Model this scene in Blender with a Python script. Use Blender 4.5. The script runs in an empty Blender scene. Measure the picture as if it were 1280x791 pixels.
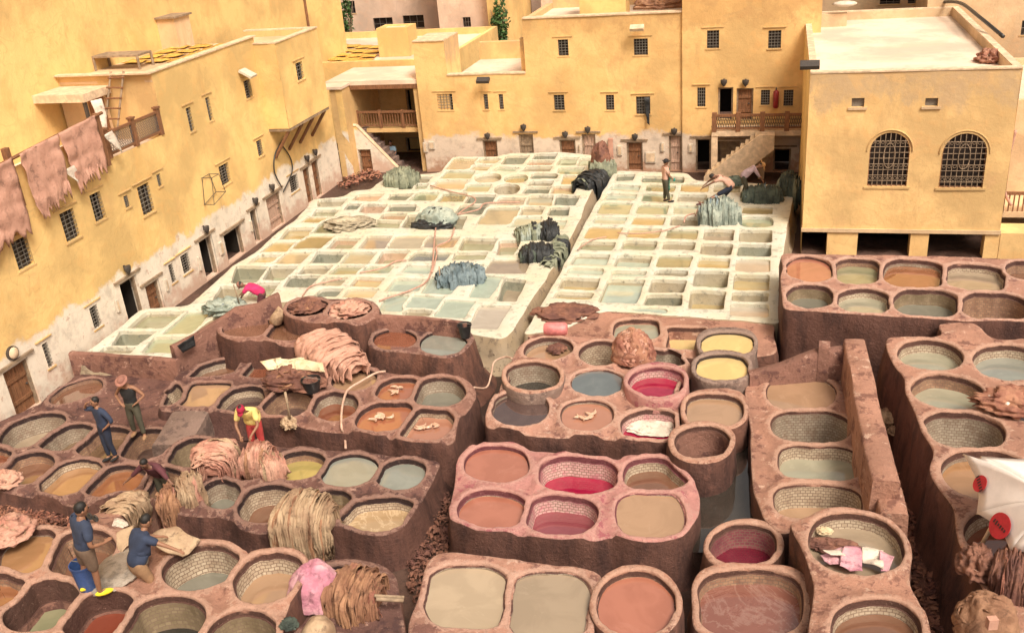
import bpy, bmesh, math, random
import numpy as np
from mathutils import Vector, Matrix
from mathutils.geometry import delaunay_2d_cdt
random.seed(7); rng = np.random.RandomState(7)
S = bpy.context.scene; COL = S.collection

# ---------------------------------------------------------------- camera
CAMH = 13.0
VP = np.array([985., -190.]); ND = np.array([860., 3000.]); CC = np.array([640., 395.5])
_d = ND - CC; _h = VP - CC
FPX = math.sqrt(-(_d @ _h))
_up = -np.array([_d[0], _d[1], FPX]); _up /= np.linalg.norm(_up)
_Y = np.array([_h[0], _h[1], FPX]); _Y /= np.linalg.norm(_Y)
_X = np.cross(_Y, _up)
ROT = np.array([_X, _Y, _up])                    # camera axes (right, down, forward) to world
cam = bpy.data.cameras.new('camera'); cam.sensor_fit = 'HORIZONTAL'; cam.sensor_width = 36.0
cam.lens = FPX / 1280.0 * 36.0; cam.clip_start = 0.1; cam.clip_end = 2000
co = bpy.data.objects.new('camera', cam); COL.objects.link(co)
mm = Matrix.Identity(4)
for i in range(3):
    mm[i][0] = ROT[i][0]; mm[i][1] = -ROT[i][1]; mm[i][2] = -ROT[i][2]
mm[2][3] = CAMH
co.matrix_world = mm; S.camera = co
# ---------------------------------------------------------------- light
W = bpy.data.worlds.new('World'); S.world = W; W.use_nodes = True
nt = W.node_tree; nt.nodes.clear()
sky = nt.nodes.new('ShaderNodeTexSky'); sky.sky_type = 'NISHITA'; sky.sun_disc = False
sky.sun_elevation = math.radians(52); sky.sun_rotation = math.radians(138)
sky.air_density = 1.0; sky.dust_density = 6.0; sky.ozone_density = 0.6
hsv = nt.nodes.new('ShaderNodeHueSaturation'); hsv.inputs['Saturation'].default_value = 0.32
mx = nt.nodes.new('ShaderNodeMix'); mx.data_type = 'RGBA'; mx.blend_type = 'MULTIPLY'; mx.inputs[0].default_value = 1.0
mx.inputs[7].default_value = (1.0, 0.86, 0.72, 1)
bg = nt.nodes.new('ShaderNodeBackground'); bg.inputs[1].default_value = 0.12
wo = nt.nodes.new('ShaderNodeOutputWorld')
nt.links.new(sky.outputs[0], hsv.inputs['Color']); nt.links.new(hsv.outputs[0], mx.inputs[6])
nt.links.new(mx.outputs[2], bg.inputs[0]); nt.links.new(bg.outputs[0], wo.inputs[0])
sl = bpy.data.lights.new('sun', 'SUN'); sl.energy = 2.6; sl.angle = math.radians(20); sl.color = (1.0, 0.90, 0.75)
so = bpy.data.objects.new('sun', sl); COL.objects.link(so)
_el, _az = math.radians(52), math.radians(138)
_sd = Vector((math.sin(_az) * math.cos(_el), math.cos(_az) * math.cos(_el), math.sin(_el)))
so.rotation_euler = (-_sd).to_track_quat('-Z', 'Y').to_euler(); so.location = (0, 0, 40)
S.view_settings.view_transform = 'Standard'; S.view_settings.look = 'None'
S.view_settings.exposure = 0.42; S.view_settings.gamma = 1.0

# ---------------------------------------------------------------- geometry helpers
def ray(x, y): return ROT @ np.array([x - CC[0], y - CC[1], FPX])
def P(x, y, z):                                   # photo point on the level z
    r = ray(x, y); t = (z - CAMH) / r[2]
    return np.array([r[0] * t, r[1] * t, z])
def WX(x, y, X0):                                 # photo point on the upright plane x = X0 -> (y, z)
    r = ray(x, y); t = X0 / r[0]; return np.array([r[1] * t, CAMH + r[2] * t])
def WY(x, y, Y0):                                 # on the upright plane y = Y0 -> (x, z)
    r = ray(x, y); t = Y0 / r[1]; return np.array([r[0] * t, CAMH + r[2] * t])
def _hash(ix, iy, iz, s):
    n = (ix * 374761393 + iy * 668265263 + iz * 2147483647 + s * 974634777) & 0x7fffffff
    n = ((n ^ (n >> 13)) * 1274126177) & 0x7fffffff
    return ((n ^ (n >> 16)) & 0xffff) / 65535.0
def noise3(p, f, s=0):
    p = np.asarray(p, float) * f; i = np.floor(p).astype(np.int64); t = p - i; t = t * t * (3 - 2 * t)
    o = 0
    for a in (0, 1):
        wa = t[:, 0] if a else 1 - t[:, 0]
        for b in (0, 1):
            wb = t[:, 1] if b else 1 - t[:, 1]
            for c in (0, 1):
                wc = t[:, 2] if c else 1 - t[:, 2]
                o = o + wa * wb * wc * _hash(i[:, 0] + a, i[:, 1] + b, i[:, 2] + c, s)
    return o * 2 - 1
def fbm(p, f, s=0): return noise3(p, f, s) * .6 + noise3(p, f * 2.3, s + 1) * .3 + noise3(p, f * 5.1, s + 2) * .15

def thing(name, label, cat, loc=(0, 0, 0), group=None, kind=None):
    o = bpy.data.objects.new(name, None); COL.objects.link(o); o.location = loc
    o.empty_display_size = .2
    tag(o, label, cat, group, kind); return o
def tag(o, label=None, cat=None, group=None, kind=None):
    if label: o['label'] = label
    if cat: o['category'] = cat
    if group: o['group'] = group
    if kind: o['kind'] = kind
    return o
def wloc(o):
    return o.location.copy() if o.parent is None else Vector((0, 0, 0))   # parts sit at the world origin
class MB:
    def __init__(s): s.v = []; s.f = []; s.uv = []; s.mi = []
    def add(s, vs, fs, m=0, uvs=None):
        b = len(s.v); s.v.extend([tuple(map(float, v)) for v in vs])
        for i, f in enumerate(fs):
            s.f.append(tuple(int(a) + b for a in f)); s.mi.append(m)
            if uvs is not None: s.uv.append(uvs[i])
            else: s.uv.append(None)
    def box(s, F, u0, u1, z0, z1, d0, d1, m=0):
        c = [F(u, z, d) for d in (d0, d1) for z in (z0, z1) for u in (u0, u1)]
        s.add(c, [(0, 1, 3, 2), (4, 6, 7, 5), (0, 4, 5, 1), (2, 3, 7, 6), (0, 2, 6, 4), (1, 5, 7, 3)], m)
    def cbox(s, c, sz, rz=0, m=0, tilt=(0, 0)):
        R = Matrix.Rotation(rz, 3, 'Z') @ Matrix.Rotation(tilt[0], 3, 'X') @ Matrix.Rotation(tilt[1], 3, 'Y')
        vs = []
        for z in (-.5, .5):
            for y in (-.5, .5):
                for x in (-.5, .5):
                    vs.append(Vector(c) + R @ Vector((x * sz[0], y * sz[1], z * sz[2])))
        s.add(vs, [(0, 2, 3, 1), (4, 5, 7, 6), (0, 1, 5, 4), (2, 6, 7, 3), (0, 4, 6, 2), (1, 3, 7, 5)], m)
    def tube(s, pts, r, n=8, m=0, cap=True):
        pts = [Vector(p) for p in pts]; rr = r if hasattr(r, '__len__') else [r] * len(pts)
        rings = []; prev = None
        for i, p in enumerate(pts):
            t = (pts[min(i + 1, len(pts) - 1)] - pts[max(i - 1, 0)]).normalized()
            if prev is None:
                a = t.cross(Vector((0, 0, 1)));
                if a.length < .1: a = t.cross(Vector((1, 0, 0)))
            else: a = prev - t * prev.dot(t)
            a.normalize(); prev = a; b = t.cross(a)
            rings.append([p + (a * math.cos(k * 2 * math.pi / n) + b * math.sin(k * 2 * math.pi / n)) * rr[i] for k in range(n)])
        vs = [v for q in rings for v in q]; fs = []
        for i in range(len(rings) - 1):
            for k in range(n):
                fs.append((i * n + k, i * n + (k + 1) % n, (i + 1) * n + (k + 1) % n, (i + 1) * n + k))
        if cap:
            fs.append(tuple(range(n))[::-1]); fs.append(tuple((len(rings) - 1) * n + k for k in range(n)))
        s.add(vs, fs, m)
    def ell(s, c, r, n=12, m=0, rot=None):
        vs = []; fs = []; h = n // 2
        for i in range(h + 1):
            a = math.pi * i / h
            for k in range(n):
                b = 2 * math.pi * k / n
                v = Vector((r[0] * math.sin(a) * math.cos(b), r[1] * math.sin(a) * math.sin(b), r[2] * math.cos(a)))
                if rot is not None: v = rot @ v
                vs.append(Vector(c) + v)
        for i in range(h):
            for k in range(n): fs.append((i * n + k, (i + 1) * n + k, (i + 1) * n + (k + 1) % n, i * n + (k + 1) % n))
        s.add(vs, fs, m)
    def build(s, name, mats, parent=None, smooth=False, weld=0, sharp=None):
        me = bpy.data.meshes.new(name); me.from_pydata(s.v, [], s.f)
        if not isinstance(mats, (list, tuple)): mats = [mats]
        for m in mats: me.materials.append(m)
        if len(mats) > 1: me.polygons.foreach_set('material_index', s.mi)
        if any(u is not None for u in s.uv):
            l = me.uv_layers.new(name='UVMap'); flat = []
            for f, u in zip(s.f, s.uv):
                for k in range(len(f)): flat.extend(u[k] if u is not None else (0, 0))
            l.data.foreach_set('uv', flat)
        if weld:
            bm = bmesh.new(); bm.from_mesh(me); bmesh.ops.remove_doubles(bm, verts=bm.verts, dist=weld)
            bmesh.ops.recalc_face_normals(bm, faces=bm.faces); bm.to_mesh(me); bm.free()
        if smooth:
            me.shade_smooth()
            if sharp: me.set_sharp_from_angle(angle=math.radians(sharp))
        me.validate(); me.update()
        o = bpy.data.objects.new(name, me); COL.objects.link(o)
        if parent is not None:
            o.parent = parent; o.matrix_parent_inverse = Matrix.Translation(-wloc(parent))
        else:
            # put the origin on the thing itself
            if s.v:
                c = Vector(np.array(s.v).mean(0)); c.z = min(v[2] for v in s.v)
                me.transform(Matrix.Translation(-c)); o.location = c
        return o
def PX(X0, sgn=1): return lambda u, z, d: (X0 + sgn * d, u, z)      # wall facing +x
def PY(Y0): return lambda u, z, d: (u, Y0 - d, z)                   # wall facing the camera

def pip(pts, poly):
    pts = np.asarray(pts, float); a = np.asarray(poly, float); b = np.roll(a, -1, 0); out = np.zeros(len(pts), bool); lo, hi = a.min(0), a.max(0)
    near = np.nonzero((pts[:, 0] >= lo[0]) & (pts[:, 0] <= hi[0]) & (pts[:, 1] >= lo[1]) & (pts[:, 1] <= hi[1]))[0]
    for k in range(0, len(near), 4000):
        ix = near[k:k + 4000]; x, y = pts[ix, 0][:, None], pts[ix, 1][:, None]; dy = b[:, 1] - a[:, 1]; dy = np.where(dy == 0, 1e-12, dy)
        c = ((a[:, 1] > y) != (b[:, 1] > y)) & (x < (b[:, 0] - a[:, 0]) * (y - a[:, 1]) / dy + a[:, 0]); out[ix] = c.sum(1) % 2 == 1
    return out
def resample(poly, step, closed=True):
    poly = np.asarray(poly, float); q = np.vstack([poly, poly[:1]]) if closed else poly
    L = np.linalg.norm(np.diff(q, axis=0), axis=1); out = []
    for i in range(len(L)):
        n = max(1, int(round(L[i] / step)))
        for k in range(n): out.append(q[i] + (q[i + 1] - q[i]) * k / n)
    if not closed: out.append(q[-1])
    return np.array(out)
def roundpoly(poly, r, n=4):
    poly = np.asarray(poly, float); N = len(poly); out = []
    for i in range(N):
        a, b, c = poly[i - 1], poly[i], poly[(i + 1) % N]
        la, lc = np.linalg.norm(a - b), np.linalg.norm(c - b)
        ra = min(r, la * .45); rc = min(r, lc * .45)
        p0 = b + (a - b) / la * ra; p2 = b + (c - b) / lc * rc
        for k in range(n + 1):
            t = k / n; out.append((1 - t) ** 2 * p0 + 2 * t * (1 - t) * b + t * t * p2)
    return np.array(out)
def ccw(p):
    x, y = p[:, 0], p[:, 1]
    return p if (x * np.roll(y, -1) - np.roll(x, -1) * y).sum() > 0 else p[::-1].copy()
def offset(p, d):                                  # outward for a ccw loop when d > 0
    t = np.roll(p, -1, 0) - np.roll(p, 1, 0); t /= np.linalg.norm(t, axis=1)[:, None] + 1e-9
    return p + np.stack([t[:, 1], -t[:, 0]], 1) * d
def distpoly(pts, poly, cap=.6):
    """distance to a loop; anything farther than cap just reads 9"""
    pts = np.asarray(pts, float); res = np.full(len(pts), 9.); lo, hi = poly.min(0) - cap, poly.max(0) + cap
    near = np.nonzero((pts[:, 0] > lo[0]) & (pts[:, 0] < hi[0]) & (pts[:, 1] > lo[1]) & (pts[:, 1] < hi[1]))[0]
    a = poly; ab = np.roll(poly, -1, 0) - a; l2 = (ab ** 2).sum(1) + 1e-12
    for k in range(0, len(near), 2000):
        ix = near[k:k + 2000]; d = pts[ix][:, None] - a[None]; t = np.clip((d * ab).sum(2) / l2, 0, 1); res[ix] = np.sqrt(((d - t[..., None] * ab) ** 2).sum(2).min(1))
    return res
def trisheet(outer, holes, spacing):
    """triangulate the region inside outer and outside the holes"""
    lo, hi = outer.min(0), outer.max(0); verts = []; edges = []
    for lp in [outer] + holes:
        b = len(verts); n = len(lp); verts.extend([Vector(p) for p in lp]); edges.extend([(b + i, b + (i + 1) % n) for i in range(n)])
    if spacing:
        gx, gy = np.meshgrid(np.arange(lo[0], hi[0], spacing), np.arange(lo[1], hi[1], spacing * .87))
        gx = gx + (np.arange(gx.shape[0]) % 2)[:, None] * spacing * .5
        g = np.stack([gx.ravel(), gy.ravel()], 1); g += rng.uniform(-.2, .2, g.shape) * spacing
        ok = pip(g, outer)
        g = g[ok]
        for h in holes:
            if len(g): g = g[~pip(g, offset(h, spacing * .4))]
        if len(g): g = g[distpoly(g, outer) > spacing * .45]
        verts.extend([Vector(p) for p in g])
    r = delaunay_2d_cdt(verts, edges, [], 0, 1e-5)
    V = np.array([tuple(v) for v in r[0]]); F = np.array([f for f in r[2] if len(f) == 3])
    c = V[F].mean(1); ok = pip(c, outer)
    for h in holes: ok &= ~pip(c, h)
    return V, F[ok]
# ---------------------------------------------------------------- materials
class NB:
    def __init__(s, name):
        s.m = bpy.data.materials.new(name); s.m.use_nodes = True; s.t = s.m.node_tree
        s.p = s.t.nodes['Principled BSDF']; s.geo = None; s.c = {}
    def n(s, t, **k):
        x = s.t.nodes.new(t)
        for a, b in k.items(): setattr(x, a, b)
        return x
    def l(s, a, b): s.t.links.new(a, b)
    def pos(s):
        if 'pos' not in s.c: s.c['pos'] = s.n('ShaderNodeNewGeometry').outputs['Position']
        return s.c['pos']
    def map(s, scale, src=None):
        m = s.n('ShaderNodeMapping'); m.inputs['Scale'].default_value = scale
        s.l(src or s.pos(), m.inputs['Vector']); return m.outputs[0]
    def noise(s, sc, det=6, rough=.6, vec=None, dist=0):
        x = s.n('ShaderNodeTexNoise'); x.inputs['Scale'].default_value = sc; x.inputs['Detail'].default_value = det
        x.inputs['Roughness'].default_value = rough; x.inputs['Distortion'].default_value = dist
        s.l(vec or s.pos(), x.inputs['Vector']); return x.outputs[0]
    def ramp(s, src, a, b, c0=0., c1=1.):
        x = s.n('ShaderNodeMapRange'); x.inputs[1].default_value = a; x.inputs[2].default_value = b
        x.inputs[3].default_value = c0; x.inputs[4].default_value = c1; x.interpolation_type = 'SMOOTHSTEP'
        s.l(src, x.inputs[0]); return x.outputs[0]
    def mix(s, f, a, b, mode='MIX'):
        x = s.n('ShaderNodeMix', data_type='RGBA', blend_type=mode)
        for sock, v in ((x.inputs[0], f), (x.inputs[6], a), (x.inputs[7], b)):
            if isinstance(v, (int, float)): sock.default_value = v
            elif isinstance(v, tuple): sock.default_value = (*v[:3], 1)
            else: s.l(v, sock)
        return x.outputs[2]
    def math(s, op, a, b=None):
        x = s.n('ShaderNodeMath', operation=op)
        for k, v in ((0, a), (1, b)):
            if v is None: continue
            if isinstance(v, (int, float)): x.inputs[k].default_value = v
            else: s.l(v, x.inputs[k])
        return x.outputs[0]
    def sepz(s):
        x = s.n('ShaderNodeSeparateXYZ'); s.l(s.pos(), x.inputs[0]); return x.outputs
    def bump(s, h, st=.5, d=.02, prev=None):
        x = s.n('ShaderNodeBump'); x.inputs['Strength'].default_value = st; x.inputs['Distance'].default_value = d
        s.l(h, x.inputs['Height'])
        if prev is not None: s.l(prev, x.inputs['Normal'])
        s.l(x.outputs[0], s.p.inputs['Normal']); return x.outputs[0]
    def fin(s, col, rough=.85, **k):
        if isinstance(col, tuple): s.p.inputs['Base Color'].default_value = (*col[:3], 1)
        else: s.l(col, s.p.inputs['Base Color'])
        if isinstance(rough, (int, float)): s.p.inputs['Roughness'].default_value = rough
        else: s.l(rough, s.p.inputs['Roughness'])
        for a, b in k.items(): s.p.inputs[a.replace('_', ' ')].default_value = b
        return s.m
def dk(c, k): return tuple(x * k for x in c)
def plaster(name, c, wash=None, stain=(.30, .17, .08), amt=.5, band=None):
    b = NB(name); big = b.noise(.35, 5, .6); mid = b.noise(1.6, 8, .65); fine = b.noise(14, 5, .7)
    col = b.mix(b.ramp(big, .38, .62), dk(c, .78), tuple(min(1, x * 1.10) for x in c))
    col = b.mix(b.ramp(mid, .50, .72, 0, .55), col, (c[0] * .92, c[1] * .80, c[2] * .72))
    st = b.noise(1.0, 9, .72, b.map((1.4, 1.4, .28)))
    col = b.mix(b.ramp(st, .52, .74, 0, amt), col, tuple(x * .55 + y * .45 for x, y in zip(stain, c)))
    col = b.mix(b.ramp(b.noise(.55, 9, .75), .56, .66, 0, amt * .7), col, (c[0] * .80, c[1] * .72, c[2] * .80))
    if band:                                          # sooty weathering below the parapet
        z_ = b.math('ADD', b.sepz()[2], b.ramp(b.noise(1.3, 9, .75, b.map((1, 1, .5))), .25, .75, -.7, .7))
        col = b.mix(b.math('MULTIPLY', b.ramp(z_, band[0] - .3, band[0] + .3), b.ramp(b.noise(2.2, 8, .72), .3, .6, .25, .75)), col, band[1])
    rp = b.noise(.42, 3, .5, dist=1.5); col = b.mix(b.ramp(b.math('ABSOLUTE', b.math('SUBTRACT', rp, .5)), .012, .0, 0, .35), col, dk(c, .72))
    col = b.mix(b.ramp(rp, .58, .60, 0, .35), col, (c[0] * .93, c[1] * .86, c[2] * .78))
    if wash:
        h, wc, pk = wash
        z = b.sepz()[2]; zz = b.math('ADD', z, b.ramp(b.noise(.7, 8, .7), .25, .75, -.3, .3))
        wcol = b.mix(b.ramp(b.noise(2.2, 8, .7), .45, .7), wc, dk(wc, .74))
        wcol = b.mix(b.ramp(b.math('ADD', z, b.ramp(mid, .2, .8, -.6, .6)), h * .42, .1), wcol, pk)
        peel = b.ramp(b.noise(2.6, 9, .74), .60, .63, 0, .7)
        wcol = b.mix(peel, wcol, (.50, .33, .25))
        col = b.mix(b.ramp(zz, h - .12, h + .12), wcol, col)
    crk = b.n('ShaderNodeTexVoronoi', feature='DISTANCE_TO_EDGE'); crk.inputs['Scale'].default_value = .45
    wv = b.n('ShaderNodeVectorMath', operation='ADD'); nz = b.n('ShaderNodeTexNoise'); nz.inputs['Scale'].default_value = 1.1; nz.inputs['Detail'].default_value = 8
    b.l(b.pos(), nz.inputs['Vector']); b.l(b.pos(), wv.inputs[0]); b.l(nz.outputs['Color'], wv.inputs[1]); b.l(wv.outputs[0], crk.inputs['Vector'])
    col = b.mix(b.ramp(crk.outputs[0], .006, .0, 0, .22), col, dk(c, .45))
    col = b.mix(b.ramp(fine, .60, .8, 0, .35), col, dk(c, .66))
    n1 = b.bump(mid, .6, .06); b.bump(b.math('ADD', fine, b.noise(4, 6, .7)), .25, .015, n1)
    return b.fin(col, .93)
def masonry(name, c, patch, flake, pa=.5, fl=.5, dirt=.4, wet=.0):
    """dye-soaked render over brick: base tone, dark dye patches, paler worn flakes"""
    b = NB(name); n1 = b.noise(.8, 6, .6); n2 = b.noise(2.4, 9, .68); n3 = b.noise(9, 7, .7); n4 = b.noise(38, 4, .7)
    col = b.mix(b.ramp(n1, .38, .62), dk(c, .85), tuple(min(1, x * 1.12) for x in c))
    col = b.mix(b.ramp(n2, .53 - .1 * (pa - .5), .60, 0, .75), col, patch)
    col = b.mix(b.ramp(b.noise(3.3, 9, .74, b.map((1, 1, 1.6))), .60 - .08 * (fl - .5), .635, 0, .85), col, flake)
    at_ = b.n('ShaderNodeAttribute', attribute_name='wear'); wr = b.math('ADD', at_.outputs['Fac'], b.ramp(n3, .25, .75, -.45, .45))
    col = b.mix(b.ramp(wr, .50, .72, 0, .72), col, tuple(x * .55 + y * .45 for x, y in zip(flake, c)))
    at2 = b.n('ShaderNodeAttribute', attribute_name='soak_shade'); col = b.mix(b.ramp(b.math('ADD', at2.outputs['Fac'], b.ramp(n2, .3, .7, -.3, .3)), .35, .7, 0, .92), col, dk(patch, .42))  # dark inner lip: soaked-in dye plus the lip's shadow painted in
    col = b.mix(b.ramp(n3, .58, .75, 0, dirt), col, dk(patch, .5))
    col = b.mix(b.ramp(n4, .5, .75, 0, .5), col, dk(c, .5)); col = b.mix(b.ramp(b.noise(17, 6, .75), .62, .68, 0, .7), col, dk(patch, .8)); col = b.mix(b.ramp(b.noise(21, 5, .7, b.map((1, 1.2, 1))), .63, .68, 0, .5), col, flake)
    x = b.bump(n2, .8, .10); x = b.bump(n3, .9, .045, x); b.bump(n4, .6, .014, x)
    return b.fin(col, b.ramp(n2, .5, .62, .86, .86 - wet))
def sidemat(name, c, patch):  # dye drips, with the side's shade painted in as a darker tone
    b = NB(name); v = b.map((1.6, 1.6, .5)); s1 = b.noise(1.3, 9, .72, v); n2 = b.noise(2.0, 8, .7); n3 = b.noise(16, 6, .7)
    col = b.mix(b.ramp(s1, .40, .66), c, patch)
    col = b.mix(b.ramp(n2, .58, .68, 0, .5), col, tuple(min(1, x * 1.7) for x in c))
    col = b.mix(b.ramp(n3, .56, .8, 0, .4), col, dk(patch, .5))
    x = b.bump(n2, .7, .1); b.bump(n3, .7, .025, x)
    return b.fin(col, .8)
def tiles(name, c, c2, mortar=(.20, .14, .10), soil=(.16, .09, .06), amt=.5):
    b = NB(name); tc = b.n('ShaderNodeTexCoord'); uv = tc.outputs['UV']
    nz = b.n('ShaderNodeTexNoise'); nz.inputs['Scale'].default_value = 3.0; b.l(uv, nz.inputs['Vector'])
    ad = b.n('ShaderNodeVectorMath', operation='MULTIPLY_ADD'); b.l(nz.outputs['Color'], ad.inputs[0]); ad.inputs[1].default_value = (.05, .05, 0); b.l(uv, ad.inputs[2])
    br = b.n('ShaderNodeTexBrick'); br.inputs['Scale'].default_value = 1.0; br.inputs['Brick Width'].default_value = .10
    br.inputs['Row Height'].default_value = .065; br.inputs['Mortar Size'].default_value = .008; br.inputs['Mortar Smooth'].default_value = .2
    br.inputs['Color1'].default_value = (*c, 1); br.inputs['Color2'].default_value = (*c2, 1); br.inputs['Mortar'].default_value = (*mortar, 1)
    b.l(ad.outputs[0], br.inputs['Vector'])
    n2 = b.noise(3.2, 8, .7)
    col = b.mix(b.ramp(n2, .45, .65, 0, amt), br.outputs['Color'], soil)
    inv = b.math('SUBTRACT', 1.0, br.outputs['Fac'])
    x = b.bump(inv, .4, .01); b.bump(b.noise(22, 5, .7), .4, .01, x)
    return b.fin(col, .7)
def liquid(name, c, streak=None, murk=.25, rough=.035, ssc=1.7):
    b = NB(name); n1 = b.noise(1.1, 5, .55, dist=1.2)
    col = b.mix(b.ramp(n1, .40, .62, 0, murk), c, tuple(min(1, x * 1.35 + .02) for x in c))
    if streak:
        s = b.noise(ssc, 7, .62, b.map((1, 1, 1)), dist=3.0)
        col = b.mix(b.ramp(b.math('ABSOLUTE', b.math('SUBTRACT', s, .5)), .035, .0, 0, .8), col, streak)
    sc_ = b.noise(.9, 9, .72, dist=2.2); col = b.mix(b.ramp(sc_, .58, .63, 0, .22), col, tuple(min(1, x * 1.25 + .06) for x in c))
    sp = b.noise(26, 3, .6); col = b.mix(b.ramp(sp, .72, .78, 0, .5), col, dk(c, .5))
    b.bump(b.noise(2.2, 3, .5, dist=.6), .06, .02)
    return b.fin(col, b.ramp(sc_, .5, .65, rough, rough * 5), IOR=1.62, Coat_Weight=1.0, Coat_Roughness=.02, Coat_IOR=1.6)
def simple(name, c, rough=.7, var=.25, sc=8, bump=.3, bd=.01, vec=None, **k):
    b = NB(name); n = b.noise(sc, 6, .65, b.map(vec) if vec else None)
    col = b.mix(b.ramp(n, .35, .7), dk(c, 1 - var), tuple(min(1, x * (1 + var)) for x in c))
    b.bump(n, bump, bd); return b.fin(col, rough, **k)

YL = (.79, .545, .225); WW = (.80, .72, .61)
M = {}
M['yel'] = plaster('yellow plaster', YL)
M['yelw'] = plaster('yellow plaster over whitewash', YL, (2.15, WW, (.60, .42, .33)))
M['yelb'] = plaster('ochre plaster over whitewash', (.76, .50, .215), (1.75, (.66, .55, .45), (.42, .25, .17)), amt=.6, band=(6.6, (.52, .31, .13)))
M['yelr'] = plaster('weathered yellow plaster', (.79, .53, .24), amt=.75, band=(5.35, (.50, .36, .22)))
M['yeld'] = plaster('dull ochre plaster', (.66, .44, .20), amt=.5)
M['pinkp'] = plaster('pale pink plaster', (.80, .60, .47), amt=.5)
M['tanp'] = plaster('tan plaster', (.66, .48, .30), amt=.5)
M['cope'] = simple('pale parapet coping', (.68, .52, .36), .9, .2, 4, .5, .02)
M['roof'] = plaster('pale roof screed', (.74, .60, .48), amt=.25)
M['white'] = None
def lime(name, c, dirty, amt):
    b = NB(name); n1 = b.noise(.7, 6, .6); n2 = b.noise(3.0, 9, .7); n3 = b.noise(13, 7, .72)
    col = b.mix(b.ramp(n1, .35, .65), c, (c[0] * .98, c[1] * .93, c[2] * .82))
    col = b.mix(b.ramp(n2, .53, .62, 0, amt), col, tuple(x * .5 + y * .5 for x, y in zip(c, dirty)))
    col = b.mix(b.ramp(b.noise(6, 9, .78), .58, .64, 0, amt), col, dirty)
    col = b.mix(b.ramp(n3, .60, .70, 0, .55), col, dk(dirty, .6))
    x = b.bump(n2, .7, .06); b.bump(n3, .7, .02, x); return b.fin(col, .92)
M['lime'] = lime('limewashed basin wall', (.60, .59, .515), (.24, .22, .16), .95)
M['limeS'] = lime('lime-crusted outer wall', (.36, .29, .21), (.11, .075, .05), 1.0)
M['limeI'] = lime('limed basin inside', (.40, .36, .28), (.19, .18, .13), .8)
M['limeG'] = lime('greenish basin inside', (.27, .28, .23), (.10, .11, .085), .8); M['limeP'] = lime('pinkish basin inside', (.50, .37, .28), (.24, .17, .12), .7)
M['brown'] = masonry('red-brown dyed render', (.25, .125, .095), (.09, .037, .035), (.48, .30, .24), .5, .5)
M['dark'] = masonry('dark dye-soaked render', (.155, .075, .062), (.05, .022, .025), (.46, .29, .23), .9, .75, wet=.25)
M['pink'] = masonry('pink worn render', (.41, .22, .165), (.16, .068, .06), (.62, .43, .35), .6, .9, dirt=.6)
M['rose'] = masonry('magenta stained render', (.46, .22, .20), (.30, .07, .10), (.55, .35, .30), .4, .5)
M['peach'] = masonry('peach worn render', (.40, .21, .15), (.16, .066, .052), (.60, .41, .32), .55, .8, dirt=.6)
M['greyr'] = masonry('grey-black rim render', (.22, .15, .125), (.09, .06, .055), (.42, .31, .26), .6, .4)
M['sbrown'] = sidemat('dripped and shaded block side', (.125, .056, .042), (.05, .021, .018))
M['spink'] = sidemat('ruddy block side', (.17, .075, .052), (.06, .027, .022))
M['sdark'] = sidemat('shade-darkened block side', (.11, .05, .042), (.04, .018, .017))
M['tpale'] = tiles('pale lining tiles', (.50, .42, .32), (.38, .30, .22))
M['tgrey'] = tiles('grey lining tiles', (.36, .31, .25), (.26, .22, .17))
M['tbrown'] = tiles('brown lining tiles', (.36, .22, .14), (.26, .14, .09), soil=(.12, .06, .05))
M['tgreen'] = tiles('olive lining tiles', (.27, .21, .13), (.20, .15, .09), soil=(.11, .08, .04))
M['trose'] = tiles('magenta stained tiles', (.58, .40, .37), (.50, .28, .28), soil=(.40, .08, .14), amt=.6)
M['tplum'] = tiles('plum stained tiles', (.26, .08, .09), (.18, .045, .06), soil=(.12, .02, .04), amt=.6)
LQ = dict(coral=(.50, .225, .16), orange=(.40, .19, .10), ochre=(.47, .28, .15), brown=(.27, .145, .095), rust=(.30, .12, .07),
    tan=(.50, .34, .225), beige=(.56, .46, .34), putty=(.44, .36, .27), grey=(.27, .27, .23), blue=(.20, .235, .25), aqua=(.50, .58, .50),
    dark=(.055, .05, .055), plum=(.135, .09, .085), mag=(.42, .008, .075), magd=(.20, .006, .04), mauve=(.33, .10, .12), yel=(.78, .62, .32),
    olive=(.37, .37, .24), green=(.44, .49, .35), mint=(.50, .58, .49), sand=(.60, .52, .36), gold=(.54, .44, .24), silt=(.46, .45, .35),
    black=(.03, .035, .035), lime=(.52, .44, .18), mud=(.24, .16, .10), redb=(.30, .085, .05), steel=(.36, .38, .34), pool=(.075, .065, .055), pearl=(.58, .52, .44))
for k, c in LQ.items(): M['q_' + k] = liquid('liquid ' + k, tuple(x ** 1.18 * .78 for x in c), murk=.35)
M['q_coralf'] = liquid('coral dye', (.38, .18, .12)); M['q_rustf'] = liquid('rust dye', (.32, .12, .065))
M['q_swirl'] = liquid('brown dye with pale swirls', (.21, .085, .065), (.30, .17, .14), rough=.09, ssc=.55)
M['q_tanf'] = liquid('tan liquor with foam', (.40, .28, .16), (.6, .46, .3), ssc=.8)
M['wood'] = simple('weathered door wood', (.23, .105, .05), .75, .35, 5, .5, .012, (6, 6, .7))
M['woodp'] = simple('pale door wood', (.50, .34, .26), .8, .25, 5, .5, .012, (6, 6, .7))
M['woodg'] = simple('grey weathered timber', (.30, .22, .15), .85, .3, 5, .5, .012, (1, 1, 1))
M['iron'] = simple('dark wrought iron', (.06, .05, .045), .6, .2, 20)
M['ironl'] = simple('dull painted iron', (.20, .18, .155), .6, .2, 20)
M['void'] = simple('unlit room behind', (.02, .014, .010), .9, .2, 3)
M['glass'] = simple('dusty window glass', (.035, .028, .026), .18, .3, 3)
M['ground'] = None
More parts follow.
